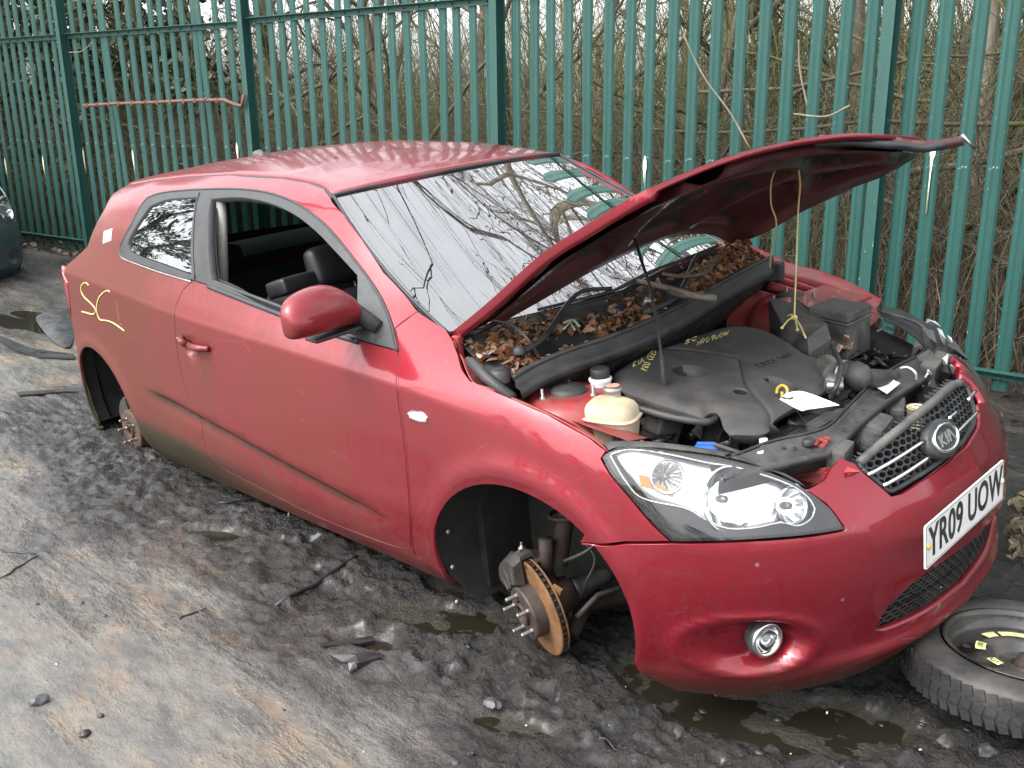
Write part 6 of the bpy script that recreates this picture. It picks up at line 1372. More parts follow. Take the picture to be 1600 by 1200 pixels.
# ------------------------------------------------------------------ vegetation
def barkmat(name, c1, c2, moss, mossamt=.5):
    m, nt, b = nmat(name); v = objc(nt); f = noise(nt, mapv(nt, v, (1, 1, .25)), 22, 6, .7); c = mixc(nt, ramp(nt, f, .3, .7), c1, c2)
    c = mixc(nt, mth(nt, 'MULTIPLY', ramp(nt, noise(nt, v, 4, 5, .6), .45, .62), mossamt), c, moss); nt.links.new(c, b.inputs['Base Color']); b.inputs['Roughness'].default_value = .9; bump(nt, b, f, .5, .02); return m
M['bark'] = barkmat('mossy_bark', (.050, .042, .032), (.150, .120, .090), (.085, .090, .022), .8)
M['bark2'] = barkmat('pale_bark', (.10, .085, .065), (.24, .20, .155), (.10, .10, .04), .4)
M['twig'] = barkmat('twig_bark', (.050, .040, .030), (.130, .105, .078), (.085, .085, .035), .5)
M['twigpale'] = barkmat('dead_bramble', (.10, .078, .052), (.25, .20, .14), (.16, .15, .06), .3)
M['twiggreen'] = barkmat('green_bramble', (.060, .065, .025), (.13, .13, .055), (.09, .11, .03), .4)
def tubes(paths, radii, sides=3):
    """many tubes at once: paths (n,m,3), radii (n,m)"""
    P = np.asarray(paths, float); n, m, _ = P.shape; T = np.gradient(P, axis=1); T /= np.linalg.norm(T, axis=2)[..., None] + 1e-9
    A = np.where(np.abs(T[..., 2:3]) < .8, np.array([0, 0, 1.]), np.array([1., 0, 0])); A = np.broadcast_to(A[:, :1], P.shape); N1 = np.cross(T, A); N1 /= np.linalg.norm(N1, axis=2)[..., None] + 1e-9; N2 = np.cross(T, N1)
    t = 2 * math.pi * np.arange(sides) / sides; V = P[:, :, None] + radii[..., None, None] * (np.cos(t)[None, None, :, None] * N1[:, :, None] + np.sin(t)[None, None, :, None] * N2[:, :, None])
    base = np.arange(n)[:, None, None] * m * sides; i = np.arange(m - 1)[None, :, None] * sides; k = np.arange(sides)[None, None, :]; k2 = (k + 1) % sides
    F = np.stack([base + i + k, base + i + k2, base + i + sides + k2, base + i + sides + k], -1).reshape(-1, 4); return V.reshape(-1, 3), F
def grow_tree(seed, H, r0, nl1=9, nl2=7, nl3=8, nl4=5, lean=(0, 0), spread=1.0, droop=0.0, lo=.25, rmin=.0022):
    R_ = np.random.RandomState(seed); lv = {0: [], 1: [], 2: [], 3: [], 4: []}
    def path(p, d, L_, k, wob, up):
        P = [p]; d = d / np.linalg.norm(d)
        for i in range(k): d = d + R_.normal(0, wob, 3) + np.array([0, 0, up]); d /= np.linalg.norm(d); P.append(P[-1] + d * L_ / k)
        return np.array(P)
    tr = path(np.zeros(3), np.array([lean[0], lean[1], 1.]), H, 10, .07, .02); lv[0].append((tr, r0))
    def kids(par, r, nk, Lk, level, ang, lo_):
        for _ in range(nk):
            t = R_.uniform(lo_, 1); f = t * (len(par) - 1); i = min(int(f), len(par) - 2); p = par[i] + (par[i + 1] - par[i]) * (f - i); d = par[i + 1] - par[i]; d /= np.linalg.norm(d)
            o = R_.normal(0, 1, 3); o -= d * (o @ d); o /= np.linalg.norm(o); a = ang * R_.uniform(.6, 1.3); nd = d * math.cos(a) + o * math.sin(a)
            L_ = Lk * R_.uniform(.5, 1.15) * (1.15 - .5 * t); rr = max(rmin, r * (1 - .6 * t) * R_.uniform(.35, .6)); q = path(p, nd, L_, 6, .16, .05 - droop * (level > 1)); lv[level].append((q, rr))
            if level == 1: kids(q, rr, nl2, L_ * .55, 2, .8, .2)
            elif level == 2: kids(q, rr, nl3, L_ * .6, 3, .8, .15)
            elif level == 3 and nl4: kids(q, rr, nl4, L_ * .6, 4, .8, .1)
    kids(tr, r0, nl1, H * .48 * spread, 1, .85, lo)
    return lv
def tree_meshes(name, lv, barkm, twm):
    out = []
    for nm, ks, sides in (('trunk', (0, 1), 8), ('crown', (2, 3, 4), 3)):
        Vs, Fs = [], []; o = 0
        for k in ks:
            if not lv[k]: continue
            m_ = len(lv[k][0][0]); P = np.array([a for a, r in lv[k]]); r = np.array([rr * np.linspace(1, .28 if k else .3, m_) for a, rr in lv[k]])
            if k == 0: r[:, 0] *= 1.35
            V, F = tubes(P, r, sides if k < 2 else (4 if k == 2 else 3)); Vs.append(V); Fs.append(F + o); o += len(V)
        ob = fastmesh(nm, np.vstack(Vs), np.vstack(Fs), [barkm if nm == 'trunk' else twm]); out.append(ob.data); bpy.data.objects.remove(ob)
    return out
TM = [tree_meshes('t', grow_tree(1, 4.6, .13, 9, 6, 6, 4), M['bark'], M['twig']), tree_meshes('t', grow_tree(2, 4.4, .085, 10, 6, 6, 4, (.12, 0)), M['bark2'], M['twig']),
      tree_meshes('t', grow_tree(3, 3.8, .055, 12, 7, 6, 4, (-.3, .1), 1.0), M['bark'], M['twig']), tree_meshes('t', grow_tree(6, 3.2, .045, 14, 8, 6, 3, (.1, .2), 1.1, .04, .1), M['bark'], M['twiggreen']),
      tree_meshes('t', grow_tree(9, 8.5, .06, 13, 7, 6, 4, (.0, 0), .85, .05, .40, .0042), M['bark2'], M['twig']),
      tree_meshes('t', grow_tree(15, 11.5, .065, 12, 8, 6, 4, (-.02, -.05), .95, .03, .50, .0045), M['bark2'], M['twig'])]
def place_tree(k, x, y, s, rz, label, tilt=(0, 0), group='bare trees behind the fence'):
    t = empty('bare_tree', (x, y, gz(x, y) - .08), label, 'tree', group); t.rotation_euler = (tilt[0], tilt[1], rz); t.scale = (s, s, s)
    for nm, me in zip(('trunk', 'crown'), TM[k]): o = bpy.data.objects.new(nm, me); COL.objects.link(o); o.parent = t
    return t
def pxx(px, row, dist):      # a spot behind the fence seen in a given column, dist metres from the camera
    d = CAR_R @ ray(px, row); h = np.hypot(d[0], d[1]); return CAMW[0] + d[0] / h * dist, CAMW[1] + d[1] / h * dist
TREES = [ # kind, column, distance, scale, spin, label, tilt
 (0, 975, 9.0, 1.0, .4, 'mossy leaning trunk behind the fence above the windscreen', (.0, .32)), (1, 517, 11.5, 1.15, 1.2, 'straight pale-barked trunk behind the fence over the car roof', (0, 0)),
 (1, 555, 12.5, .95, 2.0, 'grey slim trunk just right of the pale-barked trunk', (.05, 0)), (0, 455, 12.2, .9, 3.1, 'yellow-green mossy trunk left of the pale-barked trunk', (0, .05)),
 (2, 640, 10.5, 1.15, .3, 'twiggy small tree behind the middle of the car roof', (0, 0)), (2, 820, 9.5, 1.2, 2.2, 'tangled small tree right of the fence post above the roof', (0, 0)),
 (3, 1100, 8.0, 1.1, 5.0, 'bushy small tree behind the fence between windscreen and bonnet', (0, 0)), (2, 1250, 10.5, 1.1, 1.0, 'bare tree standing on the bank, its crown over the raised bonnet', (.05, -.1)),
 (3, 1330, 8.5, 1.05, .9, 'scrubby tree behind the raised bonnet near the big right post', (0, 0)), (2, 1460, 9.0, 1.1, 4.0, 'small crooked tree on the brown bank right of the bonnet tip', (0, .1)),
 (2, 1575, 8.0, 1.0, 2.6, 'small bare tree on the bank at the right edge', (0, 0)), (1, 250, 14.0, 1.0, .8, 'slim bare tree behind the rusty bar', (0, 0)), (0, 90, 15.0, .9, 2.9, 'mossy trunk behind the leftmost fence bay', (0, .06)),
 (3, 330, 13.0, 1.3, 1.9, 'bushy twiggy tree between the rusty bar and the next post', (0, 0)), (3, 30, 14.5, 1.2, .2, 'bushy twiggy tree at the left frame edge', (0, 0)), (2, 720, 14.0, 1.5, 5.3, 'taller thin tree further back behind the roof', (0, 0)),
 (0, 1050, 15.0, 1.1, .1, 'far bare tree behind the mossy leaning trunk', (0, 0)), (1, 900, 18.0, 1.2, 3.3, 'distant pale tree seen between the pales above the windscreen', (0, 0)), (0, 1400, 15.0, 1.0, 2.1, 'tall bare tree high on the bank behind the right post', (0, 0)), (1, 1530, 16.0, 1.0, 1.4, 'pale tree high on the bank, right of the tall bare tree', (0, 0))]
for (k, px, dist, s, rz, lab, tl) in TREES: x, y = pxx(px, 150, dist); place_tree(k, x, y, s, rz, lab, tl)
# more of the same wood, out of frame but mirrored in the glass and shading the yard
rr = random.Random(12)
for i in range(9):
    x = -20 + i * 3.8 + rr.uniform(-1, 1); y = np.interp(x, FENCE[::-1, 0], FENCE[::-1, 1]) + rr.uniform(8, 26); place_tree(rr.randrange(3), x, y, rr.uniform(1.0, 1.5), rr.uniform(0, 6), ['furthest left', 'second from the left', 'third from the left', 'fourth from the left', 'middle', 'fourth from the right', 'third from the right', 'second from the right', 'furthest right'][i] + ' of the distant bare trees deep in the wood', group='trees deep in the wood')
for i, (x, y) in enumerate([(-14, -14), (-9, -19), (-3, -24), (7, -22), (-22, -2), (14, -16), (18, -6)]): place_tree(i % 3, x, y, 1.3, i * 1.3, ['bare tree across the yard beside the dark conifers', 'bare tree across the yard straight behind the photographer', 'bare tree furthest behind the photographer', 'bare tree behind the photographer to the right', 'bare tree at the far end of the yard behind the blue car', 'bare tree past the nose of the red car, further back', 'bare tree past the nose of the red car, nearer'][i], group='trees across the yard')
# overhanging limbs close behind the fence, mirrored in the windscreen
for i, (x, y, s, rz, tl) in enumerate([(-3.2, 5.8, 1.0, .2, (.12, 0)), (-.2, 6.6, 1.0, 1.9, (.10, .1)), (-5.8, 6.0, 1.05, 4.0, (.1, -.1))]): place_tree(4, x, y, s, rz, ['bare tree leaning over the fence behind the windscreen', 'bare tree leaning over the fence behind the bonnet', 'bare tree leaning over the fence behind the roof'][i], tl)
for i, (x, y, rz, lab) in enumerate([(-1.8, 8.4, 2.2, 'tall slim tree further back between the two leaning ones'), (1.8, 8.0, 3.6, 'tall slim tree on the bank behind the bonnet tip'), (-4.6, 9.0, .9, 'tall slim tree far behind the middle of the roof'), (-8.2, 7.4, 5.1, 'tall slim tree far behind the rusty bar'), (-.8, 4.3, 5.6, 'slim tree close behind the fence above the windscreen')]): place_tree(4, x, y, 1.0 + .08 * (i % 3), rz, lab)
for i, (x, y, rz, tl, lab) in enumerate([(-2.0, 5.0, .4, .06, 'tall tree close behind the fence, its limbs overhanging the windscreen'), (-4.6, 4.7, 2.7, .05, 'tall tree close behind the fence, its limbs overhanging the roof'), (1.9, 5.6, 4.4, .05, 'tall tree on the bank, its limbs overhanging the raised bonnet')]): place_tree(5, x, y, .95, rz, lab, (tl, 0))
# bramble and dead stems
def stems(n, u0, u1, d0, d1, hmax, seed, rad, arch=1.0):
    R_ = np.random.RandomState(seed); x = R_.uniform(u0, u1, n); b_ = d0 + (d1 - d0) * R_.uniform(0, 1, n) ** 1.3; y = np.interp(x, FENCE[::-1, 0], FENCE[::-1, 1]) + b_; z = terrain(x, y)[0] - .03
    m_ = 8; t = np.linspace(0, 1, m_)[None]; az = R_.uniform(0, 2 * math.pi, n)[:, None]; L_ = (R_.uniform(.4, 1.0, n) * hmax)[:, None]; ar = R_.uniform(.2, 1.2, n)[:, None] * arch
    P = np.zeros((n, m_, 3)); hz = L_ * (.25 * t + ar * t * t * .6); P[..., 0] = x[:, None] + np.cos(az) * hz; P[..., 1] = y[:, None] + np.sin(az) * hz * .8; P[..., 2] = z[:, None] + L_ * (t - .45 * ar * t ** 3)
    P += np.cumsum(R_.normal(0, .018, P.shape), axis=1) * (L_[..., None]); 
    bb = behind(P[..., 0], P[..., 1]); P[..., 1] += np.maximum(0, .10 - bb)
    r = rad * R_.uniform(.5, 1.4, n)[:, None] * np.linspace(1.2, .4, m_)[None]
    return tubes(P, r, 3)
def stuffobj(name, parts, mats, **kw):
    Vs, Fs, fm = [], [], []; o = 0
    for k, (V, F) in enumerate(parts): Vs.append(V); Fs.append(F + o); o += len(V); fm += [k] * len(F)
    return tag(fastmesh(name, np.vstack(Vs), np.vstack(Fs), mats, fm=fm), kind='stuff', **kw)
stuffobj('undergrowth', [stems(3600, -13, 8, .12, 3.2, 1.5, 1, .0034), stems(8000, -13, 8, .12, 4.0, 2.3, 2, .0038), stems(3000, -13, 8, .15, 5.0, 2.4, 3, .0040, .7)], [M['twigpale'], M['twig'], M['twiggreen']], label='tangle of dead and green brambles behind the green fence', cat='undergrowth')
stuffobj('thicket', [stems(6500, -14, 8, 1.5, 9, 3.5, 14, .0050, .45), stems(2600, -30, 10, 4, 14, 2.8, 4, .006, .6), stems(700, -30, 10, 4, 14, 2.6, 5, .006, .5)], [M['twiggreen'], M['twig'], M['twigpale']], label='leafless thicket further back in the wood', cat='thicket')
def thick(n, seed):   # fallen and leaning limbs
    R_ = np.random.RandomState(seed); x = R_.uniform(-12, 7, n); y = np.interp(x, FENCE[::-1, 0], FENCE[::-1, 1]) + R_.uniform(.4, 4, n); z = terrain(x, y)[0] + R_.uniform(.0, 1.5, n); m_ = 9; t = np.linspace(0, 1, m_)[None]
    az = R_.normal(0, .5, n)[:, None] + (R_.uniform(0, 1, n) > .5)[:, None] * math.pi; L_ = R_.uniform(1, 3, n)[:, None]; el = R_.uniform(-.15, .9, n)[:, None]; P = np.zeros((n, m_, 3)); P[..., 0] = x[:, None] + np.cos(az) * np.cos(el) * L_ * t; P[..., 1] = y[:, None] + np.sin(az) * np.cos(el) * L_ * t; P[..., 2] = z[:, None] + np.sin(el) * L_ * t
    P += np.cumsum(R_.normal(0, .03, P.shape), axis=1); P[..., 1] += np.maximum(0, .15 - behind(P[..., 0], P[..., 1])); return tubes(P, R_.uniform(.006, .028, n)[:, None] * np.linspace(1.1, .5, m_)[None], 6)
stuffobj('fallen_branches', [thick(150, 8)], [M['bark']], label='mossy fallen and leaning branches behind the fence', cat='branches')
# leaves: flat litter on the bank, green ivy at the left
def leafs(C_, n_, size, seed, up=.6, curl=.3):
    R_ = np.random.RandomState(seed); n = len(C_); s = size * R_.uniform(.5, 1.3, n)[:, None]; Nn = np.array(n_) if n_ is not None else np.stack([R_.normal(0, 1 - up, n), R_.normal(0, 1 - up, n), np.full(n, up)], 1); Nn = Nn / (np.linalg.norm(Nn, axis=1)[:, None] + 1e-9)
    A = R_.normal(0, 1, (n, 3)); A -= Nn * (A * Nn).sum(1)[:, None]; A /= np.linalg.norm(A, axis=1)[:, None]; B = np.cross(Nn, A); c1 = R_.uniform(-.2, 1, n)[:, None] * curl
    P = [C_ - A * s, C_ - A * s * .3 + B * s * .55 + Nn * s * c1, C_ - A * s * .3 - B * s * .55 + Nn * s * c1, C_ + A * s * .4 + B * s * .5 + Nn * s * c1 * 1.2, C_ + A * s * .4 - B * s * .5 + Nn * s * c1 * 1.2, C_ + A * s * 1.1 + Nn * s * c1 * .6, C_ - A * s * .3, C_ + A * s * .4]
    V = np.stack(P, 1).reshape(-1, 3); b_ = np.arange(n)[:, None] * 8; F = np.concatenate([b_ + np.array(q) for q in ([0, 1, 6, 0][:4],)], 0)
    q4 = [(1, 3, 7, 6), (6, 7, 4, 2)]; q3 = [(0, 1, 6), (0, 6, 2), (3, 5, 7), (7, 5, 4)]
    F4 = np.concatenate([b_ + np.array(q) for q in q4], 0); F3 = np.concatenate([b_ + np.array(q) for q in q3], 0)
    F = np.concatenate([F4[:, [0, 1, 2]], F4[:, [0, 2, 3]], F3], 0); return V, F
def leafmat(name, cols, rough=.6, trans=.0, sc=30):
    m, nt, b = nmat(name); v = objc(nt); gm = N(nt, 'ShaderNodeNewGeometry'); rnd = gm.outputs['Random Per Island']
    cr_ = N(nt, 'ShaderNodeValToRGB'); el = cr_.color_ramp.elements; el[0].color = (*cols[0], 1); el[1].color = (*cols[-1], 1)
    for i, c in enumerate(cols[1:-1]): e = el.new((i + 1) / (len(cols) - 1)); e.color = (*c, 1)
    nt.links.new(rnd, cr_.inputs[0]); c = mixc(nt, ramp(nt, noise(nt, v, sc * 4, 4), .35, .65), cr_.outputs[0], (0.02, .014, .01), 'MIX'); c = mixc(nt, .65, c, cr_.outputs[0]); nt.links.new(c, b.inputs['Base Color']); b.inputs['Roughness'].default_value = rough; return m
M['leaf'] = leafmat('dead_leaf', [(.10, .045, .020), (.26, .10, .035), (.36, .19, .10), (.16, .06, .03), (.30, .20, .13), (.07, .035, .02), (.42, .22, .09)], .5)
M['litter'] = leafmat('leaf_litter', [(.045, .028, .018), (.12, .075, .045), (.20, .14, .09), (.07, .045, .03)], .7)
M['ivy'] = leafmat('ivy_leaf', [(.010, .022, .010), (.030, .055, .020), (.055, .085, .030), (.018, .035, .015), (.10, .13, .05)], .45)
R_ = np.random.RandomState(40); n = 9000; x = R_.uniform(-12, 7, n); y = np.interp(x, FENCE[::-1, 0], FENCE[::-1, 1]) + R_.uniform(-.25, 4.5, n); z = terrain(x, y)[0] + R_.uniform(0, .03, n)
V, F = leafs(np.stack([x, y, z], 1), None, .035, 41); tag(fastmesh('leaf_litter', V, F, [M['litter']], smooth=False), 'brown leaf litter on the bank behind the fence', 'leaf litter', kind='stuff')
n = 2600; x = R_.uniform(-9, 3, n); y = np.interp(x, FENCE[::-1, 0], FENCE[::-1, 1]) + R_.uniform(.1, 1.6, n); z = terrain(x, y)[0] + R_.uniform(0, .5, n) ** 2
V, F = leafs(np.stack([x, y, z], 1), None, .022, 42, .3); tag(fastmesh('ground_ivy', V, F, [M['ivy']], smooth=False), 'small green ivy leaves low behind the fence', 'ivy', kind='stuff')
def evergreen(x, y, H, W, n, label, conical=False, seed=0):
    t = empty('evergreen_tree', (x, y, gz(x, y) - .1), label, 'tree', 'dark evergreen trees'); R2 = np.random.RandomState(seed)
    MB().tube([(0, 0, 0), (.05, .03, H * .5), (0, 0, H * .95)], [.16, .10, .02], 8).build('trunk', M['bark'], t)
    nc = 70 if not conical else 160; cl = []
    for i in range(nc):
        h = R2.uniform(.08, 1); w = W * ((1 - h) ** .8 if conical else math.sin(math.pi * (.12 + .85 * h)) ** .6); a = R2.uniform(0, 6.28); q = math.sqrt(R2.uniform(.15, 1)); cl.append((w * q * math.cos(a), w * q * math.sin(a), H * h))
    cl = np.array(cl); ii = R2.randint(0, nc, n); C_ = cl[ii] + R2.normal(0, .16 if not conical else .17, (n, 3)) * [1.2, 1.2, .6]
    V, F = leafs(C_, None, .050 if not conical else .06, seed + 1, .35); fastmesh('crown', V, F, [M['ivy']], t, smooth=False); return t
ev = [(130, 14.5, 5.0, 1.5, 'dark ivy-clad evergreen behind the leftmost fence bay'), (215, 13.2, 4.2, 1.2, 'dark evergreen behind the rusty bar, right of the leftmost post'), (20, 16, 5.5, 1.8, 'dark evergreen at the left frame edge behind the blue car')]
for i, (px, ds, H, W, lab) in enumerate(ev): x, y = pxx(px, 150, ds); evergreen(x, y, H, W, 9000, lab, False, 60 + i)
for i, (x, y, H, W) in enumerate([(-14.5, -6.4, 11, 3.0)]):
    ev_ = evergreen(x, y, H, W, 12000, ['tall dark conifer left of the yard, mirrored in the rear side glass'][i], True, 80 + i)
ev2 = copy_tree(bpy.data.objects[[o.name for o in COL.objects if o.get('label') == 'tall dark conifer left of the yard, mirrored in the rear side glass'][0]]); ev2.location = (-13.2, -4.3, 0); ev2.scale = (1.2, 1.2, 1.1); ev2.rotation_euler = (0, 0, 2); ev2['label'] = 'dark conifer nearest the blue car, at the far end of the yard'
for i, (x, y, s) in enumerate([(-8.5, -15.5, 1.0), (-5, -16.5, 1.1), (-1.5, -17, .95), (2, -17, 1.05), (5.5, -16, 1.0), (9, -14.5, 1.1), (12, -12, 1.0)]):  # unseen conifers, added to cut low sky light on fence and car flank
    c = copy_tree(ev_); c.location = (x, y, 0); c.scale = (s * .8, s * .8, s * .34); c.rotation_euler = (0, 0, i * 1.7); c['label'] = ['first', 'second', 'third', 'fourth', 'fifth', 'sixth', 'seventh'][i] + ' from the left of the unseen conifers added to block low sky'; c['group'] = 'unseen conifers added to block low sky'
# a few dead stems straying in front of the pales
for i, (pts, lab) in enumerate((([(2, 1068, 55), (2, 1100, 120), (2, 1140, 175), (2, 1172, 232)], 'long dead bramble stem slanting down in front of the fence towards the bonnet'), ([(3, 1248, 62), (3, 1250, 110), (3, 1262, 168)], 'short dead stem hanging before the fence above the bonnet'), ([(3, 1240, 178), (3, 1290, 182), (3, 1328, 165)], 'thin curved stem across two pales above the bonnet'),
        ([(5, 108, 82), (5, 128, 80), (5, 146, 65)], 'curled twig caught on the leftmost fence post'))):
    P = [onfence(4 if q[0] < 5 else 7, (q[1], q[2]), .14)[0] for q in pts]; tag(MB().tube(smooth_curve(P, 6), [.0055] * (len(P) * 6 - 5), 5).build('dead_stem', M['bark2']), lab, 'stem', 'dead stems in front of the fence')
# ------------------------------------------------------------------ loose things
def wpl(P): return np.array([toworld(p) for p in P])
# leaves caught in the scuttle (car frame -> world)
R_ = np.random.RandomState(77); Cs = []; 
for _ in range(2000):
    t = R_.uniform(0, 1); 
    if R_.uniform() < .5: t = R_.uniform(.72, 1.0)
    i = t * 8; k = min(int(i), 7); f = i - k; lo = ridge[k] * (1 - f) + ridge[k + 1] * f; hi = (gx_ := r1[k] * (1 - f) + r1[k + 1] * f); q = R_.uniform(-.25, .92); p = hi * (1 - q) + lo * q; pile = .012 + .05 * (t > .8) * math.sin(max(0, min(1, (q + .25))) * 3.1) * (t - .75) * 4
    p = p + [0, 0, R_.uniform(-.004, pile) - .006 + .0 * q]
    if vnoise(np.array([t * 9.]), np.array([q * 3.]), 3)[0] < (.38 if t < .7 else .2): continue
    Cs.append(toworld(p))
V, F = leafs(np.array(Cs), None, .0165, 78, .5, .45); tag(fastmesh('fallen_leaves', V, F, [M['leaf']], smooth=False), 'brown dead leaves heaped in the scuttle below the windscreen', 'leaves', kind='stuff')
for (q, c) in (([(735, 560), (728, 575), (760, 545), (748, 580), (742, 566), (765, 535), (790, 540), (800, 548), (780, 530)], 0),):
    Cs = [toworld(oz(x + R_.uniform(-12, 12), y + R_.uniform(-10, 10), .61 - .0012 * (y - 530))) for x, y in q * 12]; V, F = leafs(np.array(Cs), None, .020, 79, .4, .6); tag(fastmesh('leaf_wad', V, F, [M['leaf']], smooth=False), 'wad of brown leaves by the near bonnet hinge', 'leaves', kind='stuff')
def carthing(mb, name, mat, label, cat, group=None):
    mb.V = [tuple(toworld(p)) for p in mb.V]; return tag(mb.build(name, mat), label, cat, group)
def csur(x, y, z): return oz(x, y, z)
carthing(MB().tube(smooth_curve([oz(962, 434, .69), oz(1005, 441, .68), (oz(1050, 452, .665)), oz(1085, 462, .65), oz(1117, 466, .63)], 5), np.linspace(.007, .012, 21), 7), 'stick', M['bark2'], 'thickest stick lying over the leaves below the windscreen', 'stick', 'sticks in the scuttle')
carthing(MB().tube(smooth_curve([oz(1035, 428, .69), oz(1070, 432, .68), oz(1105, 424, .68), oz(1122, 400, .69)], 5), .006, 6).tube([oz(1070, 432, .68), oz(1092, 414, .70)], .004, 5), 'stick', M['twig'], 'dark forked stick on the leaf heap at the far end of the scuttle', 'stick', 'sticks in the scuttle')
carthing(MB().tube(smooth_curve([oz(1045, 455, .66), oz(1070, 462, .65), oz(1100, 458, .655)], 5), .010, 6), 'stick', M['bark'], 'mossy broken stick beside the thick stick', 'stick', 'sticks in the scuttle')
for i, (x, y, z, col, lab) in enumerate(((985, 453, .66, (.05, .05, .18), 'crumpled dark blue wrapper among the leaves, left of the stick'), (965, 487, .63, (.05, .06, .20), 'small dark blue scrap on the scuttle edge'), (1010, 470, .65, (.35, .38, .42), 'pale grey crumpled plastic scrap under the thick stick'), (1070, 400, .70, (.10, .09, .20), 'purple-blue scrap on the far leaf heap'), (765, 552, .60, (.22, .25, .28), 'grey plastic scrap by the near bonnet hinge'))):
    mb = MB(); rr2 = random.Random(i); c = oz(x, y, z); pts = [c + [rr2.uniform(-.02, .02), rr2.uniform(-.022, .022), rr2.uniform(-.003, .014)] for _ in range(7)]
    mb.add(pts, [(0, 1, 2), (2, 3, 1), (3, 4, 0), (4, 5, 2), (5, 6, 3), (6, 0, 4)], False); carthing(mb, 'plastic_scrap', simple('scrap%d' % i, col, .35, var=.3), lab, 'litter', 'scraps among the leaves')
carthing(MB().tube(smooth_curve([oz(880, 505, .64), oz(895, 500, .65), oz(905, 510, .64)], 5), .004, 5).tube([oz(888, 500, .645), oz(898, 515, .64)], .003, 5).tube([oz(894, 500, .65), oz(880, 515, .64)], .003, 5), 'moss_tuft', simple('lichen', (.34, .38, .30), .9, var=.3), 'pale green lichen twig on the scuttle', 'twig')
# white paper tag tied to the dipstick
tg_ = [oz(1218, 624, .475), oz(1228, 614, .49), oz(1250, 611, .50), oz(1277, 619, .50), oz(1312, 633, .49), oz(1288, 632, .475), oz(1262, 640, .465), oz(1250, 641, .46)]
cc = np.mean(tg_, 0); mb = MB(); n = 8; ro = 4
A_, B_ = smooth_curve([tg_[1], tg_[2], tg_[3], tg_[4]], 4), smooth_curve([tg_[0], tg_[7], tg_[6], tg_[4]], 4); A_ = np.array(A_); B_ = np.array(B_)
mb.add([p for q in zip(A_, B_) for p in q], [(2 * i, 2 * i + 1, 2 * i + 3, 2 * i + 2) for i in range(len(A_) - 1)])
tgo = carthing(mb, 'paper_tag', M['paper'], 'blank white paper tag curling over the engine cover', 'tag'); md = tgo.modifiers.new('t', 'SOLIDIFY'); md.thickness = .0006
carthing(MB().tube(smooth_curve([oz(1222, 621, .48), oz(1232, 623, .48), oz(1239, 621, .485)], 4), .0028, 5).tube(smooth_curve([oz(1245, 641, .46), oz(1255, 655, .43), oz(1275, 672, .40)], 4), .0012, 4), 'tag_wire', M['black'], 'thin black wire tying the white tag to the dipstick', 'wire')
# cord hanging from the bonnet
c1 = smooth_curve([onp(1213, 262, 1, .20), onp(1205, 285, 1, .24), onp(1205, 320, 1, .30), onp(1213, 350, 1, .36), onp(1205, 395, 1, .45), onp(1203, 420, 1, .50)], 6)
carthing(MB().tube(c1, .0028, 5), 'cord', M['cord'], 'pale cord hanging from the bonnet, left of the knotted yellow cord', 'cord')
c2 = smooth_curve([onp(1248, 266, 1, .22), onp(1250, 290, 1, .26), onp(1247, 330, 1, .30), (onp(1247, 330, 1, .30) + oz(1241, 496, .512)) / 2 , oz(1241, 496, .512)], 6); kn = c2[-1]; mb = MB().tube(c2, .0030, 5)
for e in ((1222, 512), (1246, 515), (1259, 528), (1230, 494)): mb.tube(smooth_curve([kn, (kn + oz(*e, .506)) / 2 + [0, 0, .008], oz(*e, .506)], 4), .0028, 5)
mb.box(kn, (.016, .016, .014), bev=.004); mb.box(oz(1222, 512, .506), (.008, .008, .008), bev=.002); mb.box(oz(1246, 515, .506), (.008, .008, .008), bev=.002); carthing(mb, 'cord', M['cord'], 'yellow knotted cord hanging from the bonnet onto the air filter box', 'cord')
# lumps on the roof
def lump(name, c, r, mat, label, cat, seed, flat=.6, group=None, n=2):
    bm = bmesh.new(); bmesh.ops.create_icosphere(bm, subdivisions=n, radius=1); R3 = np.random.RandomState(seed); o3 = R3.uniform(0, 9, 3)
    for v_ in bm.verts: k = 1 + .35 * (float(vnoise(np.array([v_.co.x * 1.7 + o3[0] + 20]), np.array([v_.co.y * 1.7 + v_.co.z + o3[1] + 20]), seed)[0]) - .5) * 2; v_.co = Vector((v_.co.x * r[0] * k, v_.co.y * r[1] * k, v_.co.z * r[2] * k))
    me = bpy.data.meshes.new(name); bm.to_mesh(me); bm.free(); me.materials.append(mat); me.polygons.foreach_set('use_smooth', np.full(len(me.polygons), n > 2)); o = bpy.data.objects.new(name, me); COL.objects.link(o); o.location = tuple(c); o.rotation_euler = (0, 0, R3.uniform(0, 6)); return tag(o, label, cat, group)
M['stone'] = simple('grey_stone', (.055, .055, .057), .5, var=.4, scale=30, bmp=.3); M['mudlump'] = simple('wet_black_mud', (.022, .021, .020), .35, var=.5, scale=25, bmp=.6); M['shardp'] = simple('muddy_black_plastic', (.012, .012, .013), .35, var=.3, dust=.4, dustc=(.035, .033, .03))
def roofpt(px):
    best = None
    for u in np.linspace(0, 1, 60):
        P = roof_f(u * np.ones(90), np.linspace(-1, 1, 90)); d = np.hypot(*(proj(P) - np.array(px)).T); i = np.argmin(d)
        if best is None or d[i] < best[0]: best = (d[i], P[i])
    return toworld(best[1])
lump('stone', roofpt((404, 236)) + [0, 0, .012], (.045, .03, .022), M['stone'], 'blue-grey stone resting on the far edge of the car roof', 'stone', 3, n=3)
lump('stone', roofpt((447, 232)) + [0, 0, .004], (.015, .012, .010), M['stone'], 'tiny stone on the roof right of the blue-grey one', 'stone', 4)
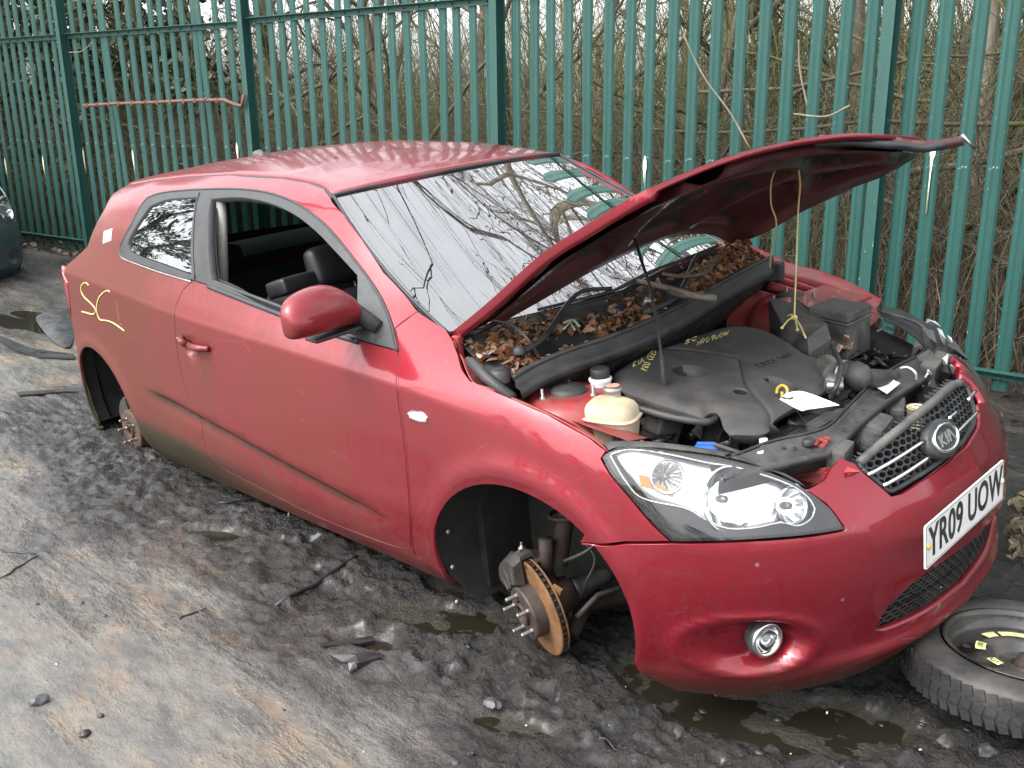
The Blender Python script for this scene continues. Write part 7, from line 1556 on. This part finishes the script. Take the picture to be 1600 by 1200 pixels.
for i, (px, lab) in enumerate((((402, 247), 'curled dead leaf on the roof below the stone'), ((524, 251), 'grey leaf on the roof nearer the windscreen'))):
    V, F = leafs(np.array([roofpt(px) + [0, 0, .006]]), None, .028, 90 + i, .6, .6); tag(fastmesh('leaf', V, F, [M['leaf']], smooth=False), lab, 'leaf')
# spare wheel lying flat
WC = gnd(1600, 1030, .150); WC[2] = .135; wheel = empty('spare_wheel', tuple(WC), 'muddy space-saver wheel lying flat in front of the bumper', 'wheel'); wheel.rotation_euler = (-.05, -.03, 0); wheel.scale = (1, 1, 1)
m, nt, b = nmat('muddy_tyre'); v = objc(nt); f = noise(nt, v, 6, 7, .65, .4); x_, y_, z_ = sep(nt, v); up = ramp(nt, z_, -.01, .055)
c = mixc(nt, mth(nt, 'MULTIPLY', ramp(nt, f, .35, .62), mth(nt, 'ADD', mth(nt, 'MULTIPLY', up, .55), .35)), (.010, .010, .011), (.055, .051, .045)); nt.links.new(c, b.inputs['Base Color']); b.inputs['Roughness'].default_value = .6; bump(nt, b, noise(nt, v, 60, 5), .35, .006)
ty = MB().lathe([(.205, .045), (.212, .058), (.235, .066), (.262, .064), (.288, .056), (.298, .046), (.302, .030), (.303, 0), (.302, -.03), (.298, -.046), (.285, -.058), (.24, -.066), (.21, -.055), (.205, -.04)], (0, 0, 0), None, 96).build('tyre', m, wheel)
mb = MB()
for k in range(64):
    a = 2 * math.pi * k / 64
    for z0, ln in ((.034, .5), (-.002, -.5), (-.034, .5)): mb.box((.3035 * math.cos(a), .3035 * math.sin(a), z0), (.004, .022, .027), rot=eul(0, 0, a) @ eul(ln * .5, 0, 0))
mb.build('tread', m, ty)
mr = simple('black_wheel_enamel', (.008, .008, .009), .22, var=.3, scale=9, dust=.7, dustc=(.07, .058, .045), coat=.6)
rim = MB().lathe([(.207, .060), (.204, .063), (.196, .060), (.192, .048), (.190, .020), (.182, .012), (.172, .014), (.160, .020), (.120, .024), (.098, .026), (.086, .020), (.074, .000), (.066, -.004), (.045, -.003), (.040, -.003), (.034, .004), (.031, .002), (.030, -.03), (.0, -.03)], (0, 0, 0), None, 72).build('rim', mr, wheel)
for k in range(5): a = 2 * math.pi * k / 5 + .5; MB().disc((.055 * math.cos(a), .055 * math.sin(a), -.0020), .008, None, 12).build('bolt_hole', M['black'], rim)
for k in range(8): a = 2 * math.pi * (k + .5) / 8; MB().disc((.140 * math.cos(a), .140 * math.sin(a), .0232), .011, None, 14).build('vent_hole', M['black'], rim)
lab_ = simple('yellow_green_label', (.62, .66, .28), .5, var=.2, scale=40, dust=.3, dustc=(.2, .18, .12))
def arcs(r0, r1, a0, a1, z, n=14):
    V = [(r * math.cos(a), r * math.sin(a), z) for a in np.radians(np.linspace(a0, a1, n)) for r in (r0, r1)]; return MB().add(V, [(2 * i, 2 * i + 1, 2 * i + 3, 2 * i + 2) for i in range(n - 1)], False)
# direction towards the camera in the wheel plane
tc = math.degrees(math.atan2(CAMW[1] - WC[1], CAMW[0] - WC[0]))
arcs(.106, .130, tc - 215, tc - 145, .0275).build('yellow_label', lab_, rim); arcs(.106, .132, tc - 140, tc - 122, .0275).build('yellow_label', lab_, rim); arcs(.094, .120, tc - 100, tc - 76, .0280).build('yellow_label', lab_, rim); arcs(.088, .112, tc - 50, tc - 30, .0280).build('yellow_label', lab_, rim)
for a0 in (tc - 88, tc - 40):
    a = math.radians(a0); d = np.array([math.cos(a), math.sin(a), 0]); t_ = np.array([-d[1], d[0], 0]); r0 = .106 if a0 == tc - 88 else .100; mb = MB()
    for o in (-.012, -.003, .006): mb.tube([d * (r0 - .006) + t_ * o + [0, 0, .0290], d * (r0 + .006) + t_ * o + [0, 0, .0290]], .0013, 4)
    mb.tube([d * (r0 + .006) + t_ * -.012 + [0, 0, .029], d * (r0 + .006) + t_ * -.003 + [0, 0, .029]], .0013, 4); mb.build('label_marks', M['black'], rim)
MB().lathe([(.026, -.02), (.026, .006), (.018, .012), (.012, .03), (0, .03)], (0, 0, 0), None, 14).build('hub_boss', M['rustdark'], rim)
# black plastic debris
def sheet(px, z, name, mat, label, cat, th=.004, curl=.0, group=None, zs=None):
    P = []; 
    for i, q in enumerate(px): w = gnd(*q); zz = gz(w[0], w[1]) + (zs[i] if zs else z); w = gnd(*q, zz); P.append(w)
    c = np.mean(P, 0) + [0, 0, curl]; n = len(P); V = list(P) + [c] + [p - [0, 0, th] for p in P] + [c - [0, 0, th]]
    F = [(i, (i + 1) % n, n) for i in range(n)] + [(n + 1 + (i + 1) % n, n + 1 + i, 2 * n + 1) for i in range(n)] + [(i, n + 1 + i, n + 1 + (i + 1) % n, (i + 1) % n) for i in range(n)]
    return tag(MB().add(V, F, False).build(name, mat), label, cat, group)
sheet([(50, 492), (88, 482), (108, 476), (118, 505), (116, 548), (92, 542), (70, 522), (58, 505)], .02, 'splash_shield', simple('grey_undertray', (.026, .027, .029), .30, var=.4, dust=.7, dustc=(.060, .060, .058)), 'curved grey plastic undertray lying behind the rear bumper', 'undertray', .006, .03); _u = bpy.data.objects['splash_shield']; _m = _u.modifiers.new('s', 'SUBSURF'); _m.levels = _m.render_levels = 3; _u.data.polygons.foreach_set('use_smooth', [True] * len(_u.data.polygons))
sheet([(0, 524), (28, 538), (62, 550), (116, 553), (116, 559), (60, 557), (26, 546), (0, 531)], .02, 'plastic_strip', M['shardp'], 'long black trim strip on the mud left of the rear wheel arch', 'trim strip', .010)
sheet([(26, 612), (62, 610), (128, 606), (150, 612), (128, 609), (70, 614), (30, 617)], .012, 'plastic_strip', M['shardp'], 'thin black strip below the rear wheel arch', 'trim strip', .008)
sheet([(500, 1004), (540, 1000), (582, 993), (586, 1000), (560, 1006), (505, 1009)], .015, 'plastic_shard', M['shardp'], 'upper flat black shard on the mud before the front hub', 'plastic shard', .010, .004, 'black shards on the mud')
sheet([(516, 1023), (548, 1022), (584, 1018), (596, 1026), (560, 1036), (535, 1034)], .014, 'plastic_shard', M['shardp'], 'lower flat black shard with a bright scrap beside it', 'plastic shard', .010, .006, 'black shards on the mud')
sheet([(544, 1036), (556, 1034), (558, 1042), (546, 1048)], .012, 'metal_scrap', M['alu'], 'bright metal scrap under the lower black shard', 'metal scrap', .006, .004)
for i, (a, b_, r, lab) in enumerate((((0, 862), (58, 866), .004, 'thin dark stick at the left edge of the yard'), ((278, 968), (322, 951), .004, 'thin dark twig left of the black shards'), ((430, 948), (560, 878), .009, 'long black strip half sunk in mud beside the sill'), ((938, 1166), (985, 1178), .005, 'short twig on the mud near the bottom edge'), ((0, 905), (60, 868), .003, 'crossing thin stick at the left edge'), ((180, 690), (230, 725), .003, 'twig near the rear brake'), ((340, 790), (420, 775), .006, 'black sliver in the rut by the sill'))):
    A_, B_ = gnd(*a), gnd(*b_); P = [A_ + (B_ - A_) * t + [0, 0, 0] for t in np.linspace(0, 1, 6)]; P = [np.array([p[0] + .006 * math.sin(k * 3 + i), p[1] + .006 * math.cos(k * 2 + i), gz(p[0], p[1]) + r * .6]) for k, p in enumerate(P)]
    tag(MB().tube(P, [r * .7, r, r, r * .9, r * .8, r * .4], 5).build('stick', M['shardp']), lab, 'stick', 'sticks and slivers on the ground')
sr = random.Random(4); STN = [((132, 790 + 360), .018, 'dark stone near the bottom left corner'), ((60, 1098), .026, 'flat dark stone at the bottom left'), ((770, 1105), .024, 'mud-caked round nut in front of the hub'), ((735, 1185), .012, 'small black pebble at the bottom centre'), ((710, 1195), .014, 'second black pebble at the bottom centre'), ((128, 943), .008, 'tiny pebble left of the pale streaks'), ((58, 944), .007, 'tiny pebble by the thin sticks'), ((163, 962), .008, 'tiny dark pebble below the pale patch'), ((1547, 1170), .03, 'angular mud-grey stone beside the spare wheel'), ((157, 1120), .010, 'dark pebble by the flat stone')]
for i, (px, r, lab) in enumerate(STN): p = gnd(*px); lump('stone', (p[0], p[1], gz(p[0], p[1]) + r * .3), (r, r * .8, r * .5), M['stone'] if i % 3 else M['mudlump'], lab, 'stone', i + 10, n=2, group='stones in the yard')
# clods of mud round the hub and under the nose: nobody could count them
R_ = np.random.RandomState(9); Vs, Fs = [], []; o = 0
bm = bmesh.new(); bmesh.ops.create_icosphere(bm, subdivisions=1, radius=1); IV = np.array([v_.co[:] for v_ in bm.verts]); IF = np.array([[v_.index for v_ in f_.verts] for f_ in bm.faces]); bm.free()
for k in range(40):
    z_ = R_.uniform()
    if z_ < .35: px, py = R_.normal(800, 90), R_.normal(1030, 45)
    elif z_ < .6: px, py = R_.uniform(900, 1600), R_.normal(1130, 40)
    elif z_ < .8: t = R_.uniform(); px, py = 250 + 450 * t + R_.normal(0, 40), 740 + 190 * t + R_.normal(0, 22)
    else: px, py = R_.uniform(0, 130), R_.normal(450, 22)
    p = gnd(px, py); 
    if abs(p[1]) < .80 and -3.2 < p[0] < .6 and R_.uniform() < .6: continue
    r = R_.uniform(.004, .017) * (1.7 if z_ > .8 else 1); A3 = eul(*R_.uniform(0, 6, 3)); V = (IV * R_.uniform(.5, 1.2, IV.shape)) @ A3.T * r * [1.3, 1, .45] + [p[0], p[1], gz(p[0], p[1]) + r * .15]; Vs.append(V); Fs.append(IF + o); o += len(V)
tag(fastmesh('mud_clods', np.vstack(Vs), np.vstack(Fs), [M['mudlump']], smooth=True), 'churned black mud clods round the hub and under the bumper', 'mud', kind='stuff')
# little bright chips of glass and plastic
R_ = np.random.RandomState(19); C_ = []
for k in range(26):
    px, py = [(R_.uniform(0, 900), R_.uniform(560, 1190)), (R_.uniform(20, 70), R_.uniform(478, 492)), (R_.uniform(700, 1500), R_.uniform(1060, 1190))][k % 3]; p = gnd(px, py); C_.append((p[0], p[1], gz(p[0], p[1]) + .004))
V, F = leafs(np.array(C_), None, .0042, 20, .7, .2); tag(fastmesh('glass_chips', V, F, [M['white']], smooth=False), 'tiny pale chips of glass and plastic scattered on the ground', 'chips', kind='stuff')
p = gnd(1468, 936); V, F = leafs(np.array([(p[0], p[1], gz(p[0], p[1]) + .02), (p[0] + .01, p[1] + .01, gz(p[0], p[1]) + .03)]), None, .02, 23, .3, .5); tag(fastmesh('plastic_scrap', V, F, [M['white']], smooth=False), 'white plastic scrap on the mud beside the spare tyre', 'litter')
# dry leaves and stalks against the fence foot at the right
R_ = np.random.RandomState(29); C_ = []
for k in range(420): p = gnd(R_.uniform(1575, 1800), R_.uniform(780, 890)); C_.append((p[0], p[1], gz(p[0], p[1]) + R_.uniform(0, .06)))
V, F = leafs(np.array(C_), None, .028, 30, .3, .5); tag(fastmesh('dry_leaves', V, F, [leafmat('dry_leaf', [(.14, .105, .065), (.27, .215, .14), (.07, .05, .03)], .7)], smooth=False), 'pale dry leaves piled at the right edge beyond the bumper', 'leaves', kind='stuff')
# white stalk of trim hanging below the sill
w = toworld(np.array([-1.16, -.84, -.10])); a = gnd(452, 790, .10); tag(MB().tube([w * 0 + gnd(453, 790, .12), gnd(451, 808, .03)], .004, 5).build('cable_end', M['white']), 'short white cable end poking out below the sill', 'cable')

# ------------------------------------------------------------------ the blue car nosing in at the left
car2 = empty('parked_hatchback', (0, 0, 0), 'blue-grey hatchback, only its front corner showing at the left edge', 'car')
SWAP = {M['red'].name: M['blue'], M['bay_red'].name: M['blue'], M['red_dull'].name: M['blue']}
skip = ('bonnet', 'number_plate', 'engine_bay', 'smashed_headlamp', 'front_brake', 'rear_brake', 'windscreen', 'emblem', 'white_sticker', 'marker_scrawl', 'front_seat', 'rear_seat', 'rear_headrest', 'seat_shell', 'crumpled_flange', 'lower_mesh')
def clone(o, parent, flip=1):
    if o.name.split('.')[0] in skip: return
    c = o.copy()
    if o.data:
        if any(m_ and m_.name in SWAP for m_ in o.data.materials):
            c.data = o.data.copy()
            for i, m_ in enumerate(c.data.materials):
                if m_ and m_.name in SWAP: c.data.materials[i] = SWAP[m_.name]
    COL.objects.link(c); c.parent = parent
    if 'label' in c: del c['label']
    for ch in list(o.children): clone(ch, c)
    return c
for ch in list(car.children):
    b0 = ch.name.split('.')[0]
    if b0 in ('front_wing', 'front_bumper', 'headlamp'): 
        c = clone(ch, car2) if not (b0 == 'front_wing' and 'label' in ch) else None
        if b0 in ('front_wing', 'headlamp') and c: c2 = clone(ch, car2); c2.scale = (1, -1, 1)
    elif b0 not in skip: clone(ch, car2)
ws2 = grid('windscreen', lambda u, v: ws_f(u * .985 + .005, v * .985), 16, 20, M['glass'], car2)
def hd2(u, v):
    x = -.30 + .98 * u - .10 * v * v * 0; ye = .74 - .16 * u ** 2.2 - .10 * u ** 8; x = -.33 + (1.12 - .36 * np.abs(v) ** 2.2) * u + .14 * (1 - np.abs(v) ** 2) * (1 - u); return np.stack([x, ye * v, .655 - .09 * u - .17 * u ** 4 + .035 * (1 - v * v)], 1)
grid('bonnet', hd2, 20, 24, M['blue'], car2, thick=.01)
for (x, y) in ((.03, -.77), (.03, .77), (-2.67, -.77), (-2.67, .77)):
    wv = MB().lathe([(.19, .10), (.215, .112), (.26, .112), (.295, .09), (.312, .06), (.314, -.06), (.295, -.09), (.2, -.1)], (x, y, -.03), zto((0, -1 if y < 0 else 1, 0)), 40).build('tyre', M['rubber'], car2)
    MB().lathe([(.19, .10), (.185, .07), (.16, .06), (.10, .07), (.05, .075), (0, .075)], (x, y, -.03), zto((0, -1 if y < 0 else 1, 0)), 30).build('rim', M['steel'], wv)
Cp = gnd(33, 425)      # where its front corner stands
ang = math.radians(3); car2.rotation_euler = (0, 0, ang)
off = np.array([math.cos(ang) * .62 - math.sin(ang) * .72, math.sin(ang) * .62 + math.cos(ang) * .72]); car2.location = (Cp[0] - off[0] + .20, Cp[1] - off[1] - .05, .27)
